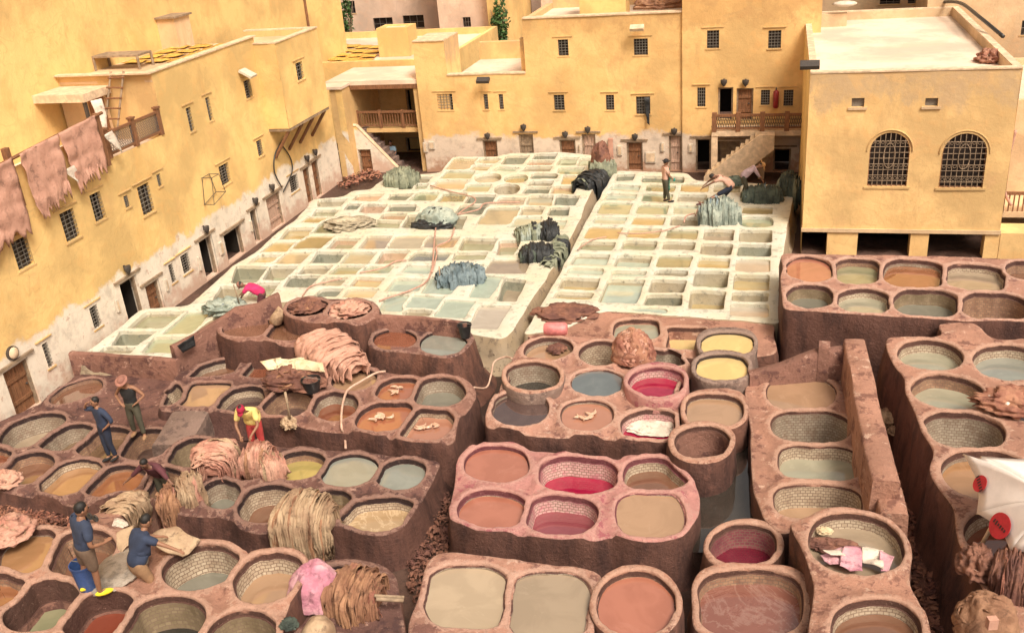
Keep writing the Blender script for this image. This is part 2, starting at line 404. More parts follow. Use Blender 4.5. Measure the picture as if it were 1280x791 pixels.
def groundmat():
    b = NB('wet dye-stained ground'); n1 = b.noise(.6, 7, .65); n2 = b.noise(5, 8, .72); n3 = b.noise(24, 5, .7)
    col = b.mix(b.ramp(n1, .4, .6), (.05, .028, .022), (.11, .06, .045)); col = b.mix(b.ramp(n2, .5, .7, 0, .7), col, (.035, .022, .02))
    col = b.mix(b.ramp(n3, .66, .74, 0, .6), col, (.34, .20, .14))
    x = b.bump(n2, .8, .08); b.bump(n3, .6, .02, x); return b.fin(col, b.ramp(n1, .4, .6, .35, .9))
M['ground'] = groundmat()
# ---------------------------------------------------------------- vats in masonry blocks
def E_(cx, cy, rx, ry, rot=0, n=2.0, k=44):
    a = np.arange(k) * 2 * math.pi / k; c, s = np.cos(a), np.sin(a)
    x = rx * np.sign(c) * np.abs(c) ** (2 / n); y = ry * np.sign(s) * np.abs(s) ** (2 / n)
    r = math.radians(rot); return np.stack([cx + x * math.cos(r) - y * math.sin(r), cy + x * math.sin(r) + y * math.cos(r)], 1)
def topz(xy, z): return np.array([P(p[0], p[1], z)[:2] for p in xy])
def cyclic_strip(mb, rings, m=0, uvs=None):
    n = len(rings[0]); vs = np.vstack(rings); fs = []; uu = [] if uvs is not None else None
    for i in range(len(rings) - 1):
        for k in range(n):
            k2 = (k + 1) % n
            fs.append((i * n + k, (i + 1) * n + k, (i + 1) * n + k2, i * n + k2))
            if uvs is not None:
                L, zz = uvs; a0, a1 = L[k], L[k + 1]
                uu.append(((a0, zz[i]), (a0, zz[i + 1]), (a1, zz[i + 1]), (a1, zz[i])))
    mb.add(vs, fs, m, uu)
def block(name, label, z, outline, vats, mats, zb=0.0, spacing=.12, rough=.034, drop=.05, rimw=.13, bat=.10, cat='vat block',
          part='vat', body='masonry', smooth_out=.3, edge=.035, seed=1, lipd=.12, px=True, group=None, lip=.03, hgap=.10, grow=.06, deep=.05):
    """mats = (top, side, lining default). vats: (loop px or world, depth of liquor, liquid key or None, lining key, label)"""
    out = topz(outline, z) if px else np.asarray(outline, float)
    out = ccw(out); out = roundpoly(out, smooth_out) if smooth_out else out
    out = resample(out, .14); c = out.mean(0)
    out += np.stack([noise3(np.c_[out, np.zeros(len(out))], 1.3, seed), noise3(np.c_[out, np.zeros(len(out))], 1.3, seed + 5)], 1) * rough * 1.6
    holes = []
    for v in vats:
        h = ccw(v[0][1] if isinstance(v[0], tuple) else topz(v[0], z)); h = resample(offset(h, grow) if grow else h, .10)
        h += np.stack([noise3(np.c_[h, np.zeros(len(h))], 1.9, seed + 9), noise3(np.c_[h, np.zeros(len(h))], 1.9, seed + 11)], 1) * rough * 1.1
        holes.append(h)
    cen = [h.mean(0) for h in holes]; rad = [np.hypot(*(h - c_).T).max() for h, c_ in zip(holes, cen)]; live = set(range(len(holes)))
    for it in range(10):                              # keep a wall between neighbouring vats and at the outer edge
        moved = set()
        for i in sorted(live):
            ci = cen[i]; bad = ~pip(holes[i], out) | (distpoly(holes[i], out) < .10)
            for k in range(len(holes)):
                if k != i and np.hypot(*(cen[k] - ci)) < rad[i] + rad[k] + hgap: bad |= pip(holes[i], holes[k]) | (distpoly(holes[i], holes[k]) < hgap)
            if bad.any():
                moved.add(i)
                d_ = ci - holes[i][bad]; holes[i] = holes[i].copy(); holes[i][bad] += d_ / np.linalg.norm(d_, axis=1)[:, None] * .03
        live = moved
        if not live: break
    holes = [resample(roundpoly(h, .04, 2), .10) if len(h) > 8 else h for h in holes]
    def hz(p):
        q = np.c_[p, np.zeros(len(p))]
        zz = np.full(len(p), z) + fbm(q, 1.1, seed) * rough * .9 + fbm(q, 6.5, seed + 3) * rough * .6
        if drop and holes:
            d = np.full(len(p), 9.)
            for h in holes: d = np.minimum(d, distpoly(p, h))
            t = np.clip((d - rimw * (1 + .25 * noise3(q, 3., seed + 8))) / .06, 0, 1); zz -= drop * t * t * (3 - 2 * t)
        return zz
    root = thing(name, label, cat, (c[0], c[1], zb), group)
    inner = offset(out, -edge); hs = [offset(h, edge * .8) for h in holes]
    V, F = trisheet(inner, hs, spacing)
    mb = MB(); mb.add(np.c_[V, hz(V)], F)
    # rounded outer edge and battered side
    zo = hz(inner); rings = [np.c_[inner, zo], np.c_[offset(out, -edge * .3), zo - edge * .28], np.c_[out, zo - edge]]
    cyclic_strip(mb, rings[::1])
    H = z - edge - zb; nr = max(3, int(H / .22)); rings = [rings[-1]]
    for i in range(1, nr + 1):
        t = i / nr; o = offset(out, bat * t + (bat * .8 if t > .9 else 0)); q = np.c_[o, np.full(len(o), z - H * t)]
        w = fbm(q, 1.6, seed + 20) * rough * 2.6 + fbm(q, 6, seed + 21) * rough * .7
        o = o + (o - out) * 0; nrm = offset(out, 1) - out
        rings.append(np.c_[o + nrm * w[:, None], (zo - edge) * (1 - t) + zb * t])
    cyclic_strip(mb, rings, 1)
    for h, v in zip(holes, vats):
        h0 = offset(h, edge * .8); zh = hz(h0); ld = v[5] if len(v) > 5 else lipd
        r = [np.c_[h0, zh], np.c_[offset(h, edge * .2), zh - edge * .3], np.c_[h, zh - edge], np.c_[h, zh - edge - .035], np.c_[h, zh - edge - ld]]
        if lip: r += [np.c_[offset(h, -lip), zh - edge - ld - .01]]
        cyclic_strip(mb, [q for q in r][::-1])
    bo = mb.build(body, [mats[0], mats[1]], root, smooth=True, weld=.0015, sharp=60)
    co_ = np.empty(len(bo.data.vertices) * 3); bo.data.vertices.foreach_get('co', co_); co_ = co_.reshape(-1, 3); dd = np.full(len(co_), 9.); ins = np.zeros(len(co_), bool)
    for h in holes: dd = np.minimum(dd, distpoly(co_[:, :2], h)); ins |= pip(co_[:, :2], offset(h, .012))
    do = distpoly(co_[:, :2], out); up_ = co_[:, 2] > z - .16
    wear = np.maximum(np.exp(-(dd / .13) ** 2), .6 * np.exp(-(do / .10) ** 2)) * up_; soak_shade = (ins | (dd < .02)) * np.clip((z - .03 - co_[:, 2]) / .045, 0, 1)
    for nm, ar_ in (('wear', wear * (1 - np.clip(soak_shade, 0, 1))), ('soak_shade', soak_shade)):
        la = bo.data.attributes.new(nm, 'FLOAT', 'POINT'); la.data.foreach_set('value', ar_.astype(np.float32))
    for j, (h, v) in enumerate(zip(holes, vats)):
        dep, lq, ln, lab = v[1] + deep, v[2], v[3], v[4]; ld = v[5] if len(v) > 5 else lipd
        hin = offset(h, -lip) if lip else h; zh = hz(offset(h, edge * .8)) - edge - ld - (.01 if lip else 0)
        bot = min(z - dep - .22, z - edge - ld - .15)
        per = np.r_[0, np.cumsum(np.linalg.norm(np.roll(hin, -1, 0) - hin, axis=1))]
        kz = 5; rr = []; zs = []
        for i in range(kz + 1):
            t = i / kz; o = offset(hin, -.10 * t * t); rr.append(np.c_[o, zh * (1 - t) + bot * t]); zs.append(-(z - (z - .1) * (1 - t)) * 0 - t * (zh.mean() - bot))
        if lq == '-': continue                        # only an opening: a separate round vat stands in it
        lb = MB(); cyclic_strip(lb, rr[::-1], 0, (per, zs[::-1]))
        lm = M.get(ln) if isinstance(ln, str) else ln
        lo = lb.build(part, lm or mats[2], root, smooth=True)
        if lab: lo['label'] = lab
        fb = MB(); oo = offset(hin, .012 if dep < .25 else .0 - .0); cc = oo.mean(0); n = len(oo)
        if lq:
            zl = z - dep; inn = offset(hin, .01)
            g = [cc + (inn - cc) * s for s in (1, .8, .6, .4, .2)]
            vs = [np.c_[q, np.full(n, zl)] for q in g]; vs.append(np.array([[cc[0], cc[1], zl]]))
            fs = []
            for i in range(4):
                for k in range(n): fs.append((i * n + k, i * n + (k + 1) % n, (i + 1) * n + (k + 1) % n, (i + 1) * n + k))
            for k in range(n): fs.append((4 * n + k, 4 * n + (k + 1) % n, 5 * n))
            fb.add(np.vstack(vs), fs); fb.build('liquid', M['q_' + lq], lo, smooth=True)
        else:
            zl = bot + .03; V2, F2 = trisheet(offset(hin, -.03), [], .18)
            zz = zl + .0 + (fbm(np.c_[V2, np.zeros(len(V2))], 2.2, seed + j) * .05 + .03)
            fb.add(np.c_[V2, zz], F2, 0, [tuple((V2[a][0], V2[a][1]) for a in f) for f in F2]); fb.build('vat_floor', lm or mats[2], lo, smooth=True)
    return root
def V(cx, cy, rx, ry, dep, lq, ln, lab, rot=0, n=2.0, ld=None):
    t = (E_(cx, cy, rx, ry, rot, n), dep, lq, ln, lab)
    return t + (ld,) if ld is not None else t
def QV(pts, dep, lq, ln, lab, z, r=.14, ld=None, grow=0.):
    """a cell given by its corners"""
    w = roundpoly(offset(ccw(topz(pts, z)), grow) if grow else ccw(topz(pts, z)), r); return (('w', w), dep, lq, ln, lab)
def wallrun(name, label, pts, zt, zb, th, mt, cat='wall', rough=.02, seed=3, top=None):
    """free-standing low wall along world points (x, y, top z)"""
    pts = [np.array(p, float) for p in pts]; mb = MB(); L = []; n = len(pts)
    q = []
    for i in range(n - 1):
        k = max(1, int(np.linalg.norm(pts[i + 1][:2] - pts[i][:2]) / .2))
        for j in range(k): q.append(pts[i] + (pts[i + 1] - pts[i]) * j / k)
    q.append(pts[-1]); q = np.array(q); t = np.gradient(q[:, :2], axis=0); t /= np.linalg.norm(t, axis=1)[:, None]
    nr = np.stack([-t[:, 1], t[:, 0]], 1); rings = []
    prof = [(-.5, -1), (-.5, -.5), (-.5, -.04), (-.42, 0), (0, .012), (.42, 0), (.5, -.04), (.5, -.5), (.5, -1)]
    for k, (a, zz) in enumerate(prof):
        w = noise3(np.c_[q[:, :2], np.full(len(q), k * 1.0)], 1.5, seed) * rough
        z = np.where(zz < -.3, q[:, 2] * (1 + zz) + zb * (-zz), q[:, 2] + zz) + (noise3(np.c_[q[:, :2], np.zeros(len(q))], 2., seed) * rough if zz > -.3 else 0)
        rings.append(np.c_[q[:, :2] + nr * ((a * th)[..., None] if False else a * (th + (.06 if zz <= -.5 else 0))) + nr * w[:, None], z])
    m = len(q); vs = np.vstack(rings); fs = []
    for i in range(len(prof) - 1):
        for k in range(m - 1): fs.append((i * m + k, i * m + k + 1, (i + 1) * m + k + 1, (i + 1) * m + k))
    for e in (0, m - 1): fs.append(tuple(i * m + e for i in range(len(prof))))
    mb.add(vs, fs); o = mb.build(name, mt, None, smooth=True, sharp=50); tag(o, label, cat); return o

# ---------------------------------------------------------------- ground
g = MB(); g.add([(-400, -200, -.004), (400, -200, -.004), (400, 900, -.004), (-400, 900, -.004)], [(0, 1, 2, 3)])
tag(g.build('ground', M['ground']), kind='structure')
# ---------------------------------------------------------------- the vat yard
zA = .6
block('vat_block', 'brown terrace of slanting oval vats beside the big wooden door, lower left', zA,
 [(-70, 612), (-70, 560), (-20, 530), (20, 512), (60, 494), (95, 462), (150, 463), (216, 467), (212, 490), (205, 508), (226, 528), (222, 552), (205, 570), (186, 592), (176, 620), (150, 615), (122, 625), (93, 628), (60, 620), (33, 614), (0, 611), (-40, 608)],
 [V(95, 488, 31, 10, .12, 'brown', 'tbrown', 'slanting vat of reddish brown dye nearest the wooden door', -20, ld=.03),
  V(40, 537, 38, 16, .55, 'putty', 'tgrey', 'drained grey tiled vat at the left edge', -20),
  V(82, 545, 31, 13, .5, 'mud', 'tgrey', 'oval tiled vat with dregs', -12),
  V(131, 551, 30, 16, .35, 'mud', 'tbrown', 'vat of muddy liquor behind the man in navy', -14),
  V(182, 554, 31, 16, .65, None, 'tbrown', 'dry vat lined with orange lit tiles', -10),
  V(-3, 571, 11, 11, .2, 'rust', 'tbrown', None), V(34, 584, 29, 16, .3, 'brown', 'tbrown', 'vat of dull brown liquor', -15),
  V(89, 595, 34, 17, .22, 'ochre', 'tpale', 'vat of bright ochre dye with pale tile ring', -21, ld=.05),
  V(144, 600, 33, 16, .18, 'orange', 'tbrown', 'vat of orange dye', -15)],
 (M['dark'], M['sbrown'], M['tbrown']), seed=2, grow=.12, hgap=.12, drop=0.122)
zD = .8
block('vat_block.001', 'low brown block of square and oval basins below the limed pits on the left', zD,
 [(196, 511), (206, 486), (222, 464), (250, 452), (300, 441), (345, 441), (362, 455), (352, 478), (338, 500), (316, 519), (269, 513), (216, 510)],
 [V(212, 492, 14, 12, .6, 'beige', 'tpale', 'white tiled basin with a little beige liquor', -20, 2.6),
  QV([(225, 505), (243, 478), (289, 478), (268, 505)], .06, 'tan', 'tgrey', 'square basin brimming with pale tan liquor', zD),
  V(301, 498, 28, 14, .3, 'plum', 'tpale', 'basin of dark liquor with a pale tiled rim', -14, 2.4),
  QV([(236, 470), (262, 447), (302, 447), (289, 466)], .25, 'brown', 'tgrey', 'square basin of brown liquor', zD),
  QV([(304, 468), (318, 450), (351, 450), (343, 470)], .18, 'rust', 'tgrey', 'basin of rust dye below the spread hides', zD)],
 (M['dark'], M['sdark'], M['tbrown']), seed=3, drop=0.074, zb=.1)
# dark slanting slab between the rows
wallrun('stone_slab', 'dark slanting stone slab bridging the vats below the tan basin', [tuple(P(238, 514, .86)), tuple(P(212, 556, .66))], 0, 0, 1.0, M['greyr'], 'slab')
zC = 1.2
block('vat_block.002', 'brown block of eight vats with shiny rust dye and a hose across it', zC,
 [(312, 519), (325, 521), (353, 523), (400, 533), (440, 536), (471, 544), (487, 542), (507, 550), (540, 553), (557, 552), (569, 542), (574, 520), (590, 503), (598, 488), (592, 474), (578, 466), (560, 463), (525, 467), (505, 464), (471, 459), (440, 453), (405, 460), (372, 474), (345, 484), (326, 500)],
 [V(360, 502, 29, 17, .55, 'plum', 'tbrown', 'deep vat of dark brown dregs behind the worker in yellow', -8),
  V(418, 506, 28, 17, .32, 'rust', 'tgrey', 'vat of rust dye under the hose', -6), V(443, 473, 26, 13, .12, 'tan', 'tbrown', 'vat of light tan dye beside the folded hides', -8),
  QV([(470, 491), (477, 478), (490, 472), (514, 472), (521, 478), (518, 490), (506, 497), (480, 498)], .14, 'rustf', 'tbrown', 'vat of rust dye under a crumpled shiny film', zC), V(549, 489, 30, 18, .42, 'grey', 'tgrey', 'deep round vat of grey green liquor', -4, 2.2),
  QV([(446, 525), (453, 512), (468, 503), (500, 500), (513, 505), (509, 520), (497, 534), (472, 537), (453, 534)], .12, 'rustf', 'tbrown', 'vat of red orange dye under glossy plastic film', zC), QV([(503, 543), (508, 530), (521, 512), (532, 508), (556, 511), (566, 520), (560, 536), (549, 547), (520, 549)], .22, 'coralf', 'tpale', 'square sided vat of pale orange dye with film', zC)],
 (M['brown'], M['sbrown'], M['tbrown']), seed=5, drop=0.106)
zE = 1.9
block('vat_block.003', 'tall brown block with two vats heaped with hides behind the two brown ponds', zE,
 [(357, 376), (375, 369), (405, 369), (440, 370), (463, 372), (475, 380), (474, 392), (452, 402), (400, 400), (362, 396), (350, 388)],
 [V(384, 383, 24, 10, .2, 'plum', 'tbrown', 'vat stuffed with dark red hides', -4), V(436, 386, 26, 11, .2, 'brown', 'tbrown', 'vat stuffed with tan hides', -4)],
 (M['brown'], M['spink'], M['tbrown']), seed=6, drop=0.090)
block('vat_block.004', 'rounded brown block with twin ponds of milky brown dye and a sack on it', 1.5,
 [(270, 415), (272, 402), (284, 393), (310, 388), (346, 390), (372, 396), (398, 406), (399, 414), (388, 424), (370, 430), (352, 429), (333, 425), (316, 424), (300, 426), (280, 421)],
 [V(309, 408, 30, 12, .1, 'brown', 'tbrown', 'pond of milky brown dye beside the sloping wall', -3), V(362, 412, 29, 12, .1, 'brown', 'tbrown', 'pond of brown dye beside the folded hides', -3)],
 (M['brown'], M['sbrown'], M['tbrown']), seed=7, drop=0.058)
zF = 1.5
block('vat_block.005', 'dark topped block with one orange and one grey vat and a black bucket', zF,
 [(457, 431), (466, 414), (478, 402), (520, 403), (582, 408), (592, 418), (590, 428), (578, 439), (562, 446), (543, 446), (524, 441), (490, 438), (470, 435)],
 [V(493, 423, 25, 12, .06, 'rust', 'tbrown', 'vat full of bright orange red dye'), V(554, 428, 27, 14, .06, 'steel', 'tgrey', 'vat full of slate grey liquor')],
 (M['dark'], M['spink'], M['tbrown']), seed=8, drop=.02, bat=.28)
w = wallrun('low_wall', 'low red-brown wall behind the orange and grey vats', [tuple(P(470, 394, 1.85)), tuple(P(530, 397, 1.85)), tuple(P(584, 403, 1.85))], 0, 1.2, .16, M['brown'])
wallrun('low_wall.001', 'brown sloping wall with a black cloth on it, rising beside the limed pits', [tuple(P(214, 432, 1.45)), tuple(P(241, 419, 1.5)), tuple(P(274, 399, 1.7)), tuple(P(294, 384, 1.95)), tuple(P(322, 379, 2.0)), tuple(P(348, 366, 2.15))], 0, .3, .22, M['brown'])
wallrun('low_wall.002', 'long low brown wall closing the front of the limed pits on the left', [tuple(P(88, 440, 1.1)), tuple(P(150, 444, 1.1)), tuple(P(222, 449, 1.15))], 0, .2, .2, M['brown'])
zG = .85
block('vat_block.006', 'dark spattered block with two pale grey vats and hides heaped along it', zG,
 [(160, 632), (176, 612), (186, 594), (205, 574), (216, 552), (240, 543), (290, 546), (360, 555), (462, 562), (549, 571), (546, 582), (534, 606), (524, 632), (508, 658), (478, 671), (453, 669), (427, 659), (398, 654), (372, 655), (330, 664), (303, 657), (285, 643), (253, 643), (213, 638), (180, 628)],
 [V(204, 602, 22, 18, .45, 'rust', 'tbrown', 'vat of rust dye with a worker in it', -10), V(238, 564, 27, 16, .6, None, 'tgreen', 'dry vat with olive tiles', -15),
  V(310, 582, 25, 14, .3, 'brown', 'tbrown', 'brown vat between the hide heaps', -8), V(375, 580, 28, 16, .25, 'lime', 'tbrown', 'vat of yellow green liquor', -6),
  V(437, 587, 32, 18, .07, 'steel', 'tgrey', 'vat of pale grey liquor, left of the pair', -9), V(501, 591, 28, 17, .12, 'steel', 'tgrey', 'vat of pale grey liquor, right of the pair', -12),
  V(276, 616, 20, 17, .5, 'grey', 'tgrey', 'vat with a little green liquor', -8), V(334, 628, 34, 21, .5, 'brown', 'tpale', 'pale lined vat with dregs', -14),
  V(413, 626, 20, 14, .35, 'mud', 'tgreen', None, -4), V(475, 646, 44, 22, .28, 'tanf', 'tpale', 'wide vat of tan liquor with foam at its rim', -5, 2.8)],
 (M['dark'], M['sbrown'], M['tbrown']), seed=9, grow=.09, drop=0.074)
zT = 2.8
block('vat_block.007', 'nearest pink-brown block of large oval vats under the man in yellow slippers', zT,
 [(-90, 652), (0, 643), (18, 652), (61, 653), (100, 652), (145, 652), (195, 668), (250, 673), (281, 674), (297, 681), (309, 689), (322, 684), (346, 682), (370, 686), (386, 700), (384, 716), (372, 738), (352, 762), (348, 850), (100, 870), (-90, 850)],
 [V(34, 687, 36, 22, .14, 'ochre', 'tgrey', 'large vat of bright ochre dye', -24), V(101, 689, 39, 25, .45, 'brown', 'tbrown', 'vat of brown dye behind the standing man', -14),
  V(3, 734, 22, 20, .25, 'orange', 'tbrown', 'vat of orange dye at the left edge'), V(50, 755, 46, 27, .6, 'olive', 'brown', 'deep oval vat of dark green liquor', -22, 2.0, .45),
  V(125, 768, 40, 26, .45, 'redb', 'brown', 'vat of red brown dye below the yellow slippers', -20, 2.0, .4),
  V(250, 707, 43, 24, .55, 'grey', 'tpale', 'vat with pale stained tiles and grey green liquor', -14), V(334, 719, 40, 27, .38, 'tan', 'tpale', 'vat of tan dye', -20),
  V(200, 778, 50, 30, .6, 'black', 'tgreen', 'deep tiled vat with black dregs', -18), V(302, 789, 40, 25, .6, 'mud', 'tgreen', 'deep vat with olive tiles at the lower edge', -8)],
 (M['peach'], M['spink'], M['tbrown']), seed=10, grow=.08, drop=0.090, rimw=.12)
block('vat_block.008', 'chipped round-cornered block under the brown hide bale at the lower edge', 2.2,
 [(384, 712), (396, 700), (420, 696), (448, 696), (472, 702), (492, 714), (500, 735), (504, 768), (506, 850), (350, 850), (356, 770), (372, 745)],
 [V(434, 736, 42, 28, .5, 'plum', 'tbrown', 'dark vat below the hide bale', 5, 2.3), V(395, 812, 34, 22, .4, 'black', 'tbrown', None)],
 (M['dark'], M['spink'], M['tbrown']), seed=11, drop=0.058)
zK = 1.2
block('vat_block.009', 'pale-topped block with the grey-blue and dark purple vats, centre of the yard', zK,
 [(606, 528), (606, 514), (613, 499), (624, 486), (632, 468), (640, 448), (648, 428), (662, 417), (700, 415), (752, 420), (792, 426), (852, 440), (868, 462), (848, 482), (846, 505), (850, 528), (852, 545), (838, 551), (800, 549), (762, 544), (687, 541), (640, 534), (618, 531)],
 [V(685, 435, 28, 14, .22, 'tan', 'tgrey', 'vat of tan dye with red hide scraps', -3), V(750, 440, 24, 15, .65, None, 'tpale', 'dry pale tiled vat beside the hide ball', -3),
  V(747, 477, 32, 16, .03, 'blue', 'tgrey', 'vat brimming with grey blue liquor', 0, 2.1, .03), V(650, 509, 34, 20, .09, 'plum', 'tgrey', 'vat of dark purple brown dye', 0, 2.1, .06),
  V(733, 518, 31, 18, .07, 'coralf', 'tgrey', 'vat of pink dye with white foam', 0, 2.2, .05), V(812, 530, 35, 18, .32, 'mag', 'trose', 'vat of magenta dye with pale film on it', -2, 2.3),
  V(838, 443, 25, 12, .6, 'black', 'tgrey', 'dark empty tiled vat'), V(666, 472, 35, 18, .3, '-', None, None), V(819, 481, 35, 17, .3, '-', None, None)],
 (M['pink'], M['sbrown'], M['tgrey']), seed=12, drop=0.106)
def ringvat(nm, lab, cx, cy, rx, ry, w, wy, z, dep, lq, ln, mats, rot=0, n=2.1, cat='vat', zb=0., ld=.1, seed=1):
    return block(nm, lab, z, E_(cx, cy, rx + w, ry + wy, rot, n), [V(cx, cy, rx, ry, dep, lq, ln, None, rot, n, ld)], mats, zb=zb, seed=seed, drop=0, smooth_out=0, cat=cat, part='lining', spacing=.1, bat=.06)
ringvat('round_vat', 'round magenta vat with a thick rose rim beside the hide ball', 821, 476, 33, 17, 8, 7, 1.42, .25, 'mag', 'trose', (M['rose'], M['rose'], M['trose']), seed=21)
ringvat('round_vat.001', 'upper of two round vats full of pale yellow liquor', 909, 429, 32, 14, 7, 6, 1.25, .05, 'yel', 'tgrey', (M['greyr'], M['greyr'], M['tgrey']), seed=22, n=2.4)
ringvat('round_vat.002', 'lower of two round vats full of pale yellow liquor', 903, 458, 33, 15, 7, 6, 1.40, .08, 'yel', 'tgrey', (M['greyr'], M['greyr'], M['tgrey']), seed=23, n=2.3)
ringvat('round_vat.003', 'deep round vat with a pale worn rim and a little black liquor', 666, 469, 33, 17, 7, 6, 1.38, .55, 'black', 'tgrey', (M['peach'], M['greyr'], M['tgrey']), seed=24)
ringvat('round_vat.004', 'round vat of tan pink dye against the long walled block', 893, 511, 35, 19, 8, 7, 1.3, .12, 'tan', 'tgrey', (M['peach'], M['spink'], M['tgrey']), seed=25, n=2.5)
ringvat('round_vat.005', 'empty dark round vat with a square hole in its floor', 877, 551, 32, 19, 9, 8, 1.45, .75, None, 'brown', (M['peach'], M['sbrown'], M['tbrown']), seed=26)
block('vat_block.010', 'pink washed block of two square basins in front of the right limed pits', 1.0,
 [(655, 418), (668, 402), (690, 384), (720, 378), (757, 380), (766, 388), (850, 393), (968, 402), (972, 440), (880, 446), (800, 432), (720, 422)],
 [V(796, 411, 27, 12, .14, 'silt', 'peach', 'basin of grey beige liquor', 0, 3.6), QV([(836, 435), (838, 408), (882, 410), (878, 435)], .35, 'yel', 'peach', 'basin of pale yellow liquor', 1.0)],
 (M['peach'], M['spink'], M['limeI']), seed=27, drop=0.058)
zH = 1.2
block('vat_block.011', 'rose-tinted block of coral, magenta and beige vats in the middle front', zH,
 [(558, 640), (558, 628), (566, 606), (569, 590), (572, 572), (584, 556), (606, 547), (640, 549), (662, 560), (700, 562), (776, 569), (779, 562), (822, 564), (838, 571), (860, 588), (871, 606), (873, 624), (868, 652), (854, 670), (828, 676), (790, 675), (766, 664), (750, 671), (707, 670), (677, 669), (640, 661), (600, 663), (572, 653), (560, 648)],
 [V(621, 578, 38, 21, .08, 'coral', 'tgrey', 'vat of coral dye at the back left', 0, 2.4), V(722, 592, 46, 22, .48, 'mag', 'trose', 'deep pale-walled vat of magenta dye', 2, 2.5),
  V(820, 590, 39, 20, .32, 'brown', 'tpale', 'vat of mauve brown dye', 0, 2.5), V(615, 635, 41, 23, .14, 'coral', 'tgrey', 'vat of coral dye at the front left', 0, 2.2),
  V(701, 642, 43, 24, .38, 'mauve', 'trose', 'vat of mauve dye', 2, 2.4), V(813, 641, 40, 27, .03, 'tan', 'tgrey', 'vat brimming with beige liquor', 0, 3.0, .02)],
 (M['rose'], M['sbrown'], M['trose']), seed=13, drop=0.090)
zI = 1.6
block('vat_block.012', 'front block with two large vats of creamy liquor and flaking edges', zI,
 [(513, 775), (520, 750), (526, 728), (533, 706), (540, 696), (552, 689), (600, 694), (640, 699), (675, 703), (717, 708), (742, 713), (756, 722), (750, 745), (744, 775), (748, 860), (505, 860)],
 [V(585, 744, 54, 39, .05, 'beige', 'tgrey', 'large vat of pale cream liquor', 3, 2.4, .03), V(687, 755, 51, 41, .04, 'putty', 'tgrey', 'large vat of grey beige liquor', 0, 2.8, .02)],
 (M['pink'], M['sbrown'], M['tgrey']), seed=14, drop=.0)
ringvat('round_vat.006', 'large round vat of coral dye at the lower edge', 795, 753, 46, 39, 11, 9, 1.7, .1, 'coral', 'tbrown', (M['peach'], M['sbrown'], M['tbrown']), seed=28)
ringvat('round_vat.007', 'round plum-lined vat with dark magenta dye', 929, 679, 40, 24, 9, 8, 1.15, .5, 'magd', 'tplum', (M['peach'], M['spink'], M['tplum']), seed=29)
ringvat('round_vat.008', 'large vat of brown dye with pale swirls', 938, 752, 62, 39, 14, 11, 1.3, .28, 'swirl', 'tbrown', (M['peach'], M['spink'], M['tbrown']), seed=30, n=3.0)
zP = 1.25
block('vat_block.013', 'long block of four basins enclosed by a high wall', zP,
 [(931, 480), (936, 466), (1000, 452), (1054, 456), (1068, 470), (1086, 560), (1104, 640), (1060, 652), (1000, 655), (976, 664), (952, 645), (944, 606), (938, 540)],
 [V(1002, 490, 42, 20, .04, 'tan', 'tpale', 'basin full of tan liquor', 2, 2.4, .03), V(1014, 532, 46, 19, .6, None, 'tgrey', 'dry grey tiled basin', 3, 3.0, .06),
  V(1025, 577, 48, 20, .3, 'silt', 'tpale', 'basin of grey liquor with a tiled rim', 3, 3.2, .04), V(1024, 626, 53, 20, .5, 'tan', 'tpale', 'half empty tiled basin of brown liquor', 2, 3.2, .04)],
 (M['peach'], M['spink'], M['tgrey']), seed=15, drop=0.074, bat=.04)
p = [P(1068, 424, 2.15), P(1088, 520, 2.15), P(1108, 601, 2.15)]
wallrun('high_wall', 'tall smooth terracotta wall beside the long block, running to the dark gully', [tuple(q) for q in p], 0, 0, .5, M['peach'], rough=.012)
p = [P(1110, 607, 1.75), P(1118, 642, 1.75)]
wallrun('high_wall.001', 'lower continuation of the terracotta wall, behind the vat with pink plastic', [tuple(q) for q in p], 0, 0, .5, M['peach'], rough=.012)
wallrun('low_wall.003', 'sloping brown wall at the back of the long block of basins', [tuple(P(936, 466, 1.45)), tuple(P(975, 455, 1.65)), tuple(P(1022, 437, 1.95)), tuple(P(1056, 434, 2.0))], 0, 0, .28, M['brown'], rough=.015)
wallrun('wall_pier', 'short square brown pier on the back wall of the long block', [tuple(P(1024, 428, 2.15)), tuple(P(1038, 429, 2.15))], 0, 0, .3, M['brown'], 'pier', rough=.01)
zQ = 1.8
block('vat_block.014', 'tall front block with a round vat full of pink plastic sheeting', zQ,
 [(987, 650), (1002, 645), (1026, 635), (1057, 632), (1089, 637), (1114, 649), (1135, 670), (1142, 690), (1140, 722), (1146, 748), (1160, 777), (1180, 850), (1010, 860), (1014, 790), (1012, 752), (1016, 725), (1004, 695), (994, 670)],
 [V(1071, 678, 57, 36, .3, 'putty', 'tpale', 'round vat with putty coloured liquor and plastic in it', 9, 2.1), V(1096, 785, 54, 36, .28, 'brown', 'tpale', 'vat at the lower edge with a pale tile ring', 6, 2.1)],
 (M['peach'], M['spink'], M['tpale']), seed=16, drop=0.058, bat=.05)
zR = 1.9
